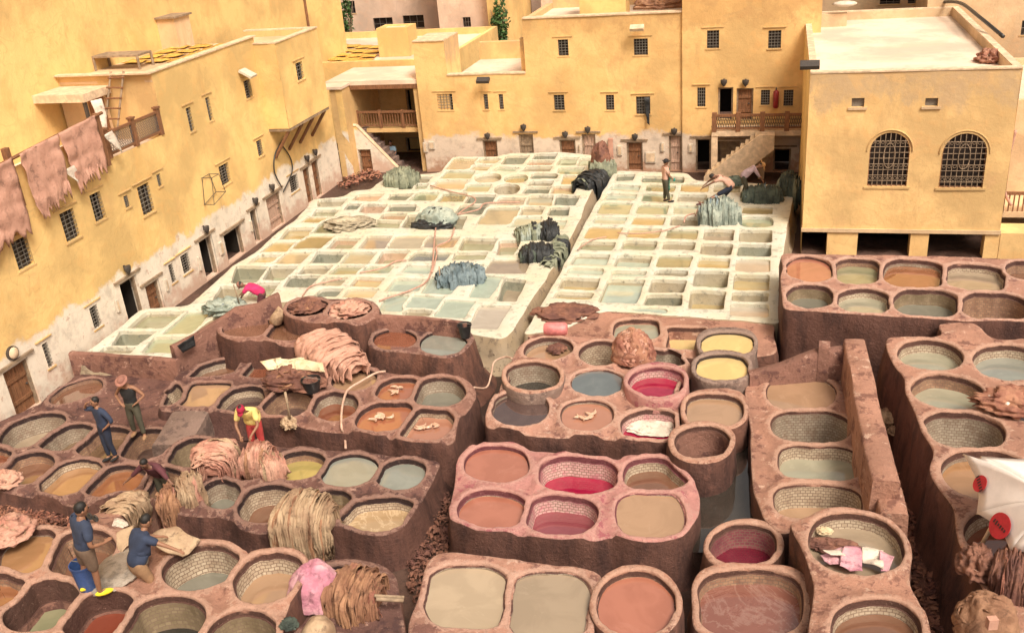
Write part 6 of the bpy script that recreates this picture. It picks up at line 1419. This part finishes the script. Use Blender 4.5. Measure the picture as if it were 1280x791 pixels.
# ---------------------------------------------------------------- parasol
M['canvas'] = simple('white parasol canvas', (.90, .83, .80), .85, .05, 3, .3, .02); M['logor'] = simple('red printed disc', (.45, .02, .03), .7, .15, 8); M['logod'] = simple('dark print', (.05, .02, .02), .7, .1, 8)
pa = thing('parasol', 'white tilted parasol with round red printed logos at the right edge', 'parasol', tuple(P(1232, 690, 1.95)))
apex = P(1322, 628, 3.5); cn = [P(1204, 567, 3.0), P(1221, 641, 2.55), P(1263, 688, 2.5), P(1345, 716, 2.6), P(1420, 690, 2.7), P(1420, 620, 2.8), P(1330, 566, 2.75), P(1226, 570, 3.02)]
m = MB()
for i in range(8):
    a, b_ = cn[i], cn[(i + 1) % 8]; G = np.zeros((9, 9, 3))
    for p_ in range(9):
        for q_ in range(9):
            t = p_ / 8; s_ = q_ / 8; e = a * (1 - t) + b_ * t; e = e + (apex - e) * .10 * math.sin(math.pi * t); v = apex * (1 - s_) + e * s_
            v = v + np.array([0, 0, .10 * math.sin(math.pi * s_) - .06 * math.sin(math.pi * t) * math.sin(math.pi * s_)]); G[p_, q_] = v
    m2 = MB(); sheetmesh(m2, G, .006); m2.build('canopy_panel', M['canvas'], pa, smooth=True)
    m = MB(); m.tube([apex - [0, 0, .03], a - [0, 0, .02]], .012, 5); m.build('rib', M['cope'], pa)
    if i in (0, 1, 2):
        n = np.cross(b_ - a, apex - a); n /= np.linalg.norm(n); n = n if n[2] > 0 else -n; c = (a * .52 + b_ * .48) * .84 + apex * .16 + n * .06
        u = (b_ - a) / np.linalg.norm(b_ - a); v = np.cross(n, u); R = .22 if i else .15
        m2 = MB(); pts = [c + u * R * math.cos(t) + v * R * math.sin(t) for t in np.arange(24) * 2 * math.pi / 24]; m2.add(pts + [p_ - n * .01 for p_ in pts], [tuple(range(24))] + [(k_, (k_ + 1) % 24, 24 + (k_ + 1) % 24, 24 + k_) for k_ in range(24)]); lg = m2.build('logo', M['logor'], pa)
        m2 = MB(); rs = np.random.RandomState(i)
        for k_ in range(6):
            d_ = u * (-.15 + .055 * k_) + n * .006; hh = rs.uniform(.025, .045); m2.add([c + d_ - v * hh, c + d_ + u * .032 - v * hh, c + d_ + u * .032 + v * hh, c + d_ + v * hh], [(0, 1, 2, 3)])
        m2.build('logo_print', M['logod'], lg)
m = MB(); m.tube([P(1222, 690, 1.95), P(1240, 657, 2.55), apex], .035, 8); m.build('pole', M['cope'], pa, smooth=True)
# ---------------------------------------------------------------- people
def skinmat(n, c): return simple(n, c, .55, .12, 9, .15, .004)
M['skin'] = skinmat('tanned skin', (.30, .15, .09)); M['skind'] = skinmat('brown skin', (.20, .10, .065)); M['hair'] = simple('black hair', (.012, .010, .010), .6, .3, 40, .6, .01)
def clothm(n, c): return simple(n, c, .85, .18, 5, .5, .03)
for k, c in dict(navy=(.028, .042, .085), dnavy=(.018, .025, .05), blue=(.035, .05, .095), khaki=(.30, .18, .10), shorts=(.15, .10, .07), olive=(.07, .065, .045), black=(.018, .018, .02), yellow=(.78, .62, .22), red=(.42, .05, .05), crim=(.36, .012, .05), magenta=(.60, .03, .14), plum=(.10, .03, .04), green=(.05, .16, .11), teal=(.02, .30, .26), lilac=(.42, .32, .36), straw=(.60, .36, .16), pinkhat=(.30, .14, .11), slip=(.85, .68, .03), peach=(.62, .38, .30), grn=(.05, .10, .07), sky=(.25, .38, .50)).items(): M['k_' + k] = clothm('cloth ' + k, c)
def skinmesh(name, V_, E2, R, mat, parent, sub=2):
    me = bpy.data.meshes.new(name); me.from_pydata([tuple(map(float, v)) for v in V_], E2, []); o = bpy.data.objects.new(name, me); COL.objects.link(o)
    o.modifiers.new('Skin', 'SKIN'); sk = me.skin_vertices[0].data
    for i, r in enumerate(R):
        sk[i].radius = (r, r) if not hasattr(r, '__len__') else tuple(r); sk[i].use_root = (i == 0)
    s = o.modifiers.new('Sub', 'SUBSURF'); s.levels = sub; s.render_levels = sub
    dg = bpy.context.evaluated_depsgraph_get(); ev = o.evaluated_get(dg); m2 = bpy.data.meshes.new_from_object(ev); o.modifiers.clear(); bpy.data.objects.remove(o)
    m2.materials.clear(); m2.materials.append(mat); m2.shade_smooth(); m2.name = name; n = bpy.data.objects.new(name, m2); COL.objects.link(n); n.parent = parent; return n
STD = dict(pel=(0, 0, .95), spi=(0, .0, 1.14), che=(0, .0, 1.34), nec=(0, .01, 1.50), hed=(0, .03, 1.66),
    shL=(-.17, 0, 1.43), shR=(.17, 0, 1.43), elL=(-.25, 0, 1.14), elR=(.25, 0, 1.14), wrL=(-.27, .06, .89), wrR=(.27, .06, .89), haL=(-.27, .09, .80), haR=(.27, .09, .80),
    hiL=(-.09, 0, .92), hiR=(.09, 0, .92), knL=(-.11, .03, .50), knR=(.11, .03, .50), anL=(-.12, 0, .08), anR=(.12, 0, .08), toL=(-.14, .15, .035), toR=(.14, .15, .035))
def person(name, label, base, heading, pose, sc=1.0, skin='skin', top=('k_navy', 'short'), legs=('k_navy', 'long'), shoes='k_black', hat=None, hair=True, look=None, apron=None, gloves=None, tilt=0):
    J = {k: Vector(v) for k, v in STD.items()}; J.update({k: Vector(v) for k, v in pose.items()})
    root = thing(name, label, 'person', tuple(base)); root.rotation_euler = (Matrix.Rotation(tilt, 3, 'Y') @ Matrix.Rotation(heading, 3, 'Z')).to_euler(); root.scale = (sc, sc, sc)
    V_ = []; E2 = []; R = []; ix = {}
    def add(k, p, r, par=None):
        ix[k] = len(V_); V_.append(p); R.append(r)
        if par: E2.append((ix[par], ix[k]))
    hd = (J['hed'] - J['nec']).normalized()
    add('pel', J['pel'], (.135, .10)); add('spi', J['spi'], (.125, .09), 'pel'); add('che', J['che'], (.125, .09), 'spi'); add('nec', J['nec'], .055, 'che')
    add('jaw', J['nec'] + hd * .08, .06, 'nec')
    for s in 'LR':
        add('sh' + s, J['sh' + s], .058, 'che'); add('el' + s, J['el' + s], .040, 'sh' + s); add('wr' + s, J['wr' + s], .027, 'el' + s)
        hv = (J['ha' + s] - J['wr' + s]).normalized(); add('pa' + s, J['wr' + s] + hv * .06, (.036, .022), 'wr' + s)
        add('hi' + s, J['hi' + s], .085, 'pel'); add('kn' + s, J['kn' + s], .058, 'hi' + s); mid = J['kn' + s].lerp(J['an' + s], .35); add('ca' + s, mid, .055, 'kn' + s); add('an' + s, J['an' + s], .036, 'ca' + s); add('to' + s, J['to' + s], (.042, .028), 'an' + s)
        side = hv.cross(Vector((0, 0, 1)));
        if side.length < .2: side = hv.cross(Vector((0, 1, 0)))
        side.normalize(); up2 = side.cross(hv); pal = J['wr' + s] + hv * .075
        for f, (o_, L) in enumerate(((-.027, .060), (-.009, .072), (.009, .068), (.026, .052))):
            a = pal + side * o_; b_ = a + hv * L * .55 - up2 * .006; c = b_ + hv * L * .4 - up2 * .022
            add('f%d%s' % (f, s), a, .009, 'pa' + s); add('g%d%s' % (f, s), b_, .0085, 'f%d%s' % (f, s)); add('h%d%s' % (f, s), c, .007, 'g%d%s' % (f, s))
        th = J['wr' + s] + hv * .03; add('t' + s, th - side * .038, .010, 'pa' + s); add('u' + s, th - side * .055 + hv * .035, .0085, 't' + s)
    body = skinmesh('body', V_, E2, R, M[skin], root, 1)
    # head: skull, jaw, nose, ears, brow, eyes and mouth in one mesh
    fwd = Vector(look) if look else Vector((0, 1, 0)); fwd = (fwd - hd * fwd.dot(hd)).normalized(); rt = fwd.cross(hd).normalized(); RM = Matrix((rt, fwd, hd)).transposed(); C = J['nec'] + hd * .17
    m = MB(); m.ell(C, (.078, .098, .118), 18, 0, RM); m.ell(C + RM @ Vector((0, .022, -.062)), (.058, .07, .062), 14, 0, RM); m.ell(C + RM @ Vector((0, .098, -.012)), (.013, .024, .026), 8, 0, RM)
    for s in (-1, 1):
        m.ell(C + RM @ Vector((s * .08, -.005, -.01)), (.012, .022, .032), 8, 0, RM); m.ell(C + RM @ Vector((s * .03, .088, .012)), (.014, .012, .010), 8, 1, RM); m.ell(C + RM @ Vector((s * .03, .089, .036)), (.02, .01, .005), 8, 1, RM)
    m.ell(C + RM @ Vector((0, .087, -.058)), (.024, .01, .006), 8, 2, RM)
    hdO = m.build('head', [M[skin], M['hair'], M['k_plum']], None, smooth=True); hdO.data.transform(Matrix.Translation(hdO.location)); hdO.location = (0, 0, 0); hdO.parent = root
    def loc(o): o.data.transform(Matrix.Translation(o.location)); o.location = (0, 0, 0); o.parent = root; return o
    if hair:
        m = MB(); m.ell(C + RM @ Vector((0, -.018, .030)), (.086, .098, .105), 16, 0, RM); h_ = m.build('hair', M['hair'], None, smooth=True)
        bm = bmesh.new(); bm.from_mesh(h_.data); C2 = C - h_.location
        for v in bm.verts:
            q = RM.inverted() @ (v.co - C2)
            if q.y > .045 and q.z < .06: v.co = C2 + RM @ Vector((q.x * .8, .04, max(q.z, .02)))
        bm.to_mesh(h_.data); bm.free(); loc(h_)
    if hat:
        kind, hm = hat; m = MB()
        if kind == 'cap': m.ell(C + RM @ Vector((0, -.004, .045)), (.094, .110, .088), 16, 0, RM); m.ell(C + RM @ Vector((0, .10, .045)), (.07, .07, .012), 12, 0, RM)
        elif kind == 'brim': m.ell(C + RM @ Vector((0, 0, .065)), (.095, .108, .085), 16, 0, RM); m.ell(C + RM @ Vector((0, .01, .055)), (.165, .175, .016), 20, 0, RM)
        elif kind == 'straw': m.ell(C + RM @ Vector((0, 0, .075)), (.10, .11, .09), 16, 0, RM); m.ell(C + RM @ Vector((0, .01, .06)), (.23, .24, .02), 24, 0, RM)
        loc(m.build('hat', M[hm], None, smooth=True))
    tm, tk = top
    if tm:
        V_ = []; E2 = []; R = []; ix = {}; low = J['pel'].lerp(J['spi'], .15)
        add('a', J['pel'].lerp(J['spi'], -.45), (.20, .16)); add('p', J['pel'].lerp(J['spi'], .1), (.195, .155), 'a'); add('b', J['spi'], (.18, .145), 'p'); add('c', J['che'], (.20, .155), 'b'); add('d', J['nec'].lerp(J['che'], .12), (.10, .09), 'c')
        for s, q in (('L', -.075), ('R', .075)): add('x' + s, J['spi'] + Vector((q, 0, 0)), (.11, .11), 'p'); add('y' + s, J['che'].lerp(J['spi'], .25) + Vector((q * 1.1, 0, 0)), (.11, .11), 'x' + s)
        for s in 'LR':
            add('s' + s, J['sh' + s], .088, 'c')
            if tk == 'tank': continue
            if tk == 'short': add('e' + s, J['sh' + s].lerp(J['el' + s], .75), .066, 's' + s)
            else: add('e' + s, J['el' + s], .056, 's' + s); add('w' + s, J['el' + s].lerp(J['wr' + s], .85 if tk == 'long' else .35), .045, 'e' + s)
        skinmesh('shirt', V_, E2, R, M[tm], root)
    lm, lk = legs
    if lm:
        V_ = []; E2 = []; R = []; ix = {}; add('a', J['pel'] + (J['spi'] - J['pel']) * .55, (.175, .14)); add('b', J['pel'] - (J['spi'] - J['pel']) * .2, (.175, .14), 'a')
        for s in 'LR':
            add('h' + s, J['hi' + s] + (J['kn' + s] - J['hi' + s]) * .15, .115, 'b'); add('m' + s, J['hi' + s].lerp(J['kn' + s], .6), .10, 'h' + s); add('k' + s, J['kn' + s] + (J['knL'] * 0), .078, 'm' + s)
            if lk == 'long': add('c' + s, J['kn' + s].lerp(J['an' + s], .5), .07, 'k' + s); add('n' + s, J['kn' + s].lerp(J['an' + s], .93), .058, 'c' + s)
        skinmesh('trousers' if lk == 'long' else 'shorts', V_, E2, R, M[lm], root)
    if shoes:
        for s in 'LR':
            d_ = (J['to' + s] - J['an' + s]); d_.z = 0
            if d_.length < .02: d_ = Vector((0, .1, 0))
            d_.normalize(); c = J['an' + s] + d_ * .07; c.z = J['an' + s].z - .035; rz = Matrix((Vector((d_.y, -d_.x, 0)), d_, Vector((0, 0, 1)))).transposed()
            m = MB(); m.ell(c, (.056, .145, .045), 14, 0, rz); loc(m.build('shoe', M[shoes], None, smooth=True))
    if gloves:
        for s in 'LR': m = MB(); m.ell(J['wr' + s].lerp(J['ha' + s], .55), (.05, .05, .075), 12, 0); loc(m.build('glove', M[gloves], None, smooth=True))
    if apron:
        m = MB(); G = np.zeros((9, 12, 3))
        for i in range(9):
            for j in range(12):
                u = (i / 8 - .5) * 2; t = j / 11; z_ = J['che'].z + .05 - t * .85; G[i, j] = (u * (.16 + .07 * t), .15 + .03 * math.cos(u * 2) + .02 * math.sin(u * 7 + t * 4) - abs(u) * .07, z_)
        sheetmesh(m, G, .015); loc(m.build('apron', M[apron], None, smooth=True))
    return root
def at(x, y, z, dz=0): p = P(x, y, z); return (p[0], p[1], z + dz)
# heading 0 faces away from the camera (+y); pi faces the camera
person('person', 'man in blue shirt, dark shorts and bright yellow slippers standing on a rim', at(111, 741, 2.8), -.45,
    dict(wrR=(.24, .22, 1.06), haR=(.22, .31, 1.08), elR=(.27, -.02, 1.13), anL=(-.10, -.02, .08), toL=(-.13, .13, .035), anR=(.16, .10, .08), toR=(.2, .25, .035), knR=(.14, .07, .5), wrL=(-.25, .05, .88)),
    1.04, top=('k_blue', 'short'), legs=('k_shorts', 'short'), shoes='k_slip', look=(.2, 1, -.1), tilt=.2)
person('person.001', 'man in navy shirt and dark trousers, hand raised to his head, other on hip', at(141, 573, .62), math.pi - .35,
    dict(elR=(.40, .12, 1.40), wrR=(.22, .16, 1.60), haR=(.15, .12, 1.67), elL=(-.40, -.04, 1.18), wrL=(-.22, .08, 1.0), haL=(-.15, .10, .95), anR=(.04, .05, .08), toR=(.05, .2, .035), knR=(.07, .05, .5), anL=(-.10, -.05, .08)),
    .98, top=('k_navy', 'half'), legs=('k_dnavy', 'long'), look=(.25, 1, -.2))
person('person.002', 'man in a pinkish hat, black vest and olive trousers with both hands on his hips', at(175, 544, .62), math.pi + .1,
    dict(elR=(.40, -.06, 1.16), wrR=(.20, .12, 1.02), haR=(.14, .14, .98), elL=(-.40, -.04, 1.16), wrL=(-.22, .10, 1.02), haL=(-.14, .13, .98), anL=(-.2, .1, .08), anR=(.16, -.05, .08), toL=(-.25, .22, .035), knL=(-.16, .08, .5), hed=(0, .09, 1.62)),
    1.0, top=('k_black', 'tank'), legs=('k_olive', 'long'), shoes='k_khaki', hat=('brim', 'k_pinkhat'), look=(.2, 1, -.9))
person('person.003', 'worker in dark shirt bending in the rust vat with both arms spread to the rims', (P(203, 600, .8)[0], P(203, 600, .8)[1], .05), math.pi,
    dict(che=(0, .22, 1.25), nec=(0, .33, 1.36), hed=(0, .42, 1.48), shL=(-.2, .27, 1.32), shR=(.2, .27, 1.32), elL=(-.42, .36, 1.12), elR=(.42, .36, 1.12), wrL=(-.62, .42, .95), wrR=(.62, .42, .95), haL=(-.70, .44, .9), haR=(.70, .44, .9), spi=(0, .1, 1.1)),
    1.0, skin='skind', top=('k_plum', 'half'), legs=('k_olive', 'long'), look=(0, 1, -.6))
person('person.004', 'man in navy shirt and khaki trousers bent over a cream hide in slurry', (P(174, 720, 2.8)[0], P(174, 720, 2.8)[1], 2.22), -.4,
    dict(pel=(0, 0, .86), spi=(0, .09, 1.04), che=(0, .20, 1.22), nec=(0, .30, 1.36), hed=(0, .37, 1.49), shL=(-.18, .22, 1.30), shR=(.18, .22, 1.30), elL=(-.24, .42, 1.08), elR=(.38, .36, 1.18), wrL=(-.14, .62, .96), wrR=(.62, .46, 1.10), haL=(-.12, .70, .92), haR=(.70, .50, 1.06),
         hiL=(-.09, 0, .84), hiR=(.09, 0, .84), knL=(-.13, .10, .46), knR=(.15, .12, .46)),
    .98, top=('k_navy', 'short'), legs=('k_khaki', 'long'), shoes='k_olive', look=(0, 1, -.6))
person('person.005', 'worker in yellow T-shirt and crimson cap bending over pink hides', at(326, 570, .85), math.pi + .15,
    dict(spi=(0, .05, 1.12), che=(0, .20, 1.30), nec=(0, .32, 1.42), hed=(0, .42, 1.50), shL=(-.19, .24, 1.37), shR=(.19, .24, 1.37), elL=(-.26, .36, 1.06), elR=(.24, .40, 1.08), wrL=(-.14, .55, .90), wrR=(.10, .58, .92), haL=(-.1, .6, .82), haR=(.06, .64, .84)),
    1.02, top=('k_yellow', 'short'), legs=('k_red', 'long'), hat=('cap', 'k_crim'), look=(0, 1, -1.2), apron=None)
person('person.006', 'bending worker in magenta shirt half hidden behind the sloping brown wall', (P(312, 386, 1.)[0], P(312, 386, 1.)[1] + .5, .55), math.pi / 2 + .1,
    dict(pel=(0, -.25, .8), spi=(0, -.08, .92), che=(0, .12, 1.0), nec=(0, .28, 1.04), hed=(0, .38, 1.06), shL=(-.18, .18, 1.02), shR=(.18, .18, 1.02), elL=(-.22, .35, .8), elR=(.2, .38, .85), wrL=(-.1, .5, .6), wrR=(.1, .55, .7), haL=(-.1, .55, .52), haR=(.1, .62, .65), hiL=(-.09, -.25, .77), hiR=(.09, -.25, .77), knL=(-.1, -.1, .42), knR=(.1, -.1, .42), anL=(-.1, -.22, .08), anR=(.1, -.22, .08)),
    1.0, skin='skind', top=('k_magenta', 'short'), legs=('k_plum', 'long'), hat=('cap', 'k_pinkhat'), look=(0, 1, -.6))
person('person.007', 'man standing on the far pit wall in black hat, green apron and teal gloves', at(832, 253, 1.0), -math.pi / 2 + .5,
    dict(elR=(.24, .08, 1.15), wrR=(.2, .26, .98), haR=(.18, .33, .93), elL=(-.24, .08, 1.15), wrL=(-.16, .26, .98), haL=(-.14, .33, .93), anR=(.1, .12, .08), toR=(.12, .28, .035)),
    .95, top=('k_peach', 'short'), legs=('k_olive', 'long'), hat=('brim', 'k_black'), gloves='k_teal', apron='k_green')
person('person.008', 'worker in dark shorts bending low over a stick, left leg stretched out', at(906, 256, 1.0), math.pi / 2 + .15,
    dict(pel=(0, -.25, .72), spi=(0, -.08, .90), che=(0, .12, 1.05), nec=(0, .28, 1.10), hed=(0, .40, 1.10), shL=(-.18, .18, 1.06), shR=(.18, .18, 1.06), elL=(-.20, .50, .92), elR=(.2, .50, .92), wrL=(-.1, .80, .72), wrR=(.1, .72, .78), haL=(-.1, .88, .66), haR=(.1, .80, .72),
         hiL=(-.09, -.25, .69), hiR=(.09, -.25, .69), knL=(-.1, .30, .42), knR=(.12, .0, .32), anL=(-.1, .85, .12), anR=(.14, -.18, .08), toL=(-.1, .98, .2), toR=(.14, -.03, .035)),
    1.02, skin='skind', top=('k_peach', 'short'), legs=('k_dnavy', 'short'), shoes='k_plum', look=(0, 1, -.6))
person('person.009', 'man in wide straw hat, lilac shirt and dark trousers stooping over the green bales', at(935, 247, 1.0), -math.pi / 2 + .2,
    dict(pel=(0, -.22, .85), spi=(0, -.06, 1.0), che=(0, .14, 1.12), nec=(0, .30, 1.18), hed=(0, .42, 1.22), shL=(-.18, .20, 1.14), shR=(.18, .20, 1.14), elL=(-.2, .34, .90), elR=(.2, .34, .90), wrL=(-.1, .5, .7), wrR=(.1, .5, .7), haL=(-.1, .55, .62), haR=(.1, .55, .62), hiL=(-.09, -.22, .82), hiR=(.09, -.22, .82), knL=(-.1, -.08, .46), knR=(.1, -.08, .46), anL=(-.1, -.2, .08), anR=(.1, -.2, .08)),
    1.0, top=('k_lilac', 'half'), legs=('k_olive', 'long'), hat=('straw', 'k_straw'), look=(.3, 1, -.3))
sp = WY(491, 193, 44.3)
person('person.010', 'person in light blue shirt sitting in the shade on the corner stair', (sp[0], 44.3, sp[1] - .55), math.pi,
    dict(pel=(0, 0, .45), spi=(0, .03, .64), che=(0, .08, .84), nec=(0, .12, 1.0), hed=(0, .15, 1.16), shL=(-.17, .08, .93), shR=(.17, .08, .93), elL=(-.24, .16, .66), elR=(.24, .16, .66), wrL=(-.12, .38, .55), wrR=(.12, .38, .55), haL=(-.08, .45, .52), haR=(.08, .45, .52), hiL=(-.09, .02, .42), hiR=(.09, .02, .42), knL=(-.14, .42, .45), knR=(.14, .42, .45), anL=(-.13, .38, .08), anR=(.13, .38, .08), toL=(-.14, .52, .035), toR=(.14, .52, .035)),
    1.0, skin='skind', top=('k_sky', 'short'), legs=('k_olive', 'long'))
m = MB(); m.tube([P(893, 246, 1.85), P(880, 254, 1.45), P(872, 262, 1.1), P(869, 270, 1.0)], .025, 6); tag(m.build('stick.002', M['hose'], None, smooth=True), 'orange brown bent stick held by the worker bending over the silvery bale', 'stick')
m = MB(); m.tube([P(300, 382, 1.2), P(292, 356, 1.95)], .02, 6); tag(m.build('stick.003', M['woodg'], None, smooth=True), 'thin pole standing beside the worker in magenta', 'stick')
m = MB(); m.tube([P(550, 352, 1.1), P(549, 333, 1.6)], .025, 6); tag(m.build('stick.004', M['woodg'], None, smooth=True), 'short stake standing in the pit wall beside the slate blue hides', 'stake')
heap('green_rags', 'blue green rags and net by the worker in magenta', P(282, 387, 1.1), .55, .4, .25, 'h_net2' if 'h_net2' in M else 'h_pale', 'rags', seed=120, fold=.5, freq=3, nst=50, stmat='h_blue')
# plants at the alley
M['leaf'] = simple('green leaves', (.06, .13, .035), .7, .4, 3); 
def bush(name, lab, c, r, n, seed):
    rs = np.random.RandomState(seed); t = thing(name, lab, 'plant', tuple(c)); m = MB(); c = np.array(c, float)
    for k in range(3): m.tube([c + [0, 0, -r[2] * 1.2], c + [rs.uniform(-.3, .3), rs.uniform(-.3, .3), 0], c + [rs.uniform(-.6, .6), 0, r[2] * .7]], [.06, .04, .02], 6)
    m.build('stem', M['woodg'], t); m = MB()
    for _ in range(n):
        d = rs.normal(size=3); d /= np.linalg.norm(d); p = c + d * np.array(r) * rs.uniform(.35, 1.05) ** .6 * (1 + .25 * math.sin(7 * d[0] + 5 * d[2])); a = rs.normal(size=3); a /= np.linalg.norm(a); b_ = np.cross(a, rs.normal(size=3)); b_ /= np.linalg.norm(b_); s = rs.uniform(.07, .16)
        m.add([p - a * s, p + b_ * s * .5, p + a * s, p - b_ * s * .5], [(0, 1, 2, 3)])
    m.build('foliage', M['leaf'], t)
q = WY(626, 36, 58.5); bush('climbing_plant', 'green climbing plant on the corner of the dark alley', (q[0], 58.4, q[1]), (.5, .5, 1.6), 900, 3)
q = WY(432, 24, 60); bush('climbing_plant.001', 'sliver of green foliage beside the end of the towering yellow wall', (q[0] + .1, 60, q[1]), (.35, .4, 1.6), 500, 4)
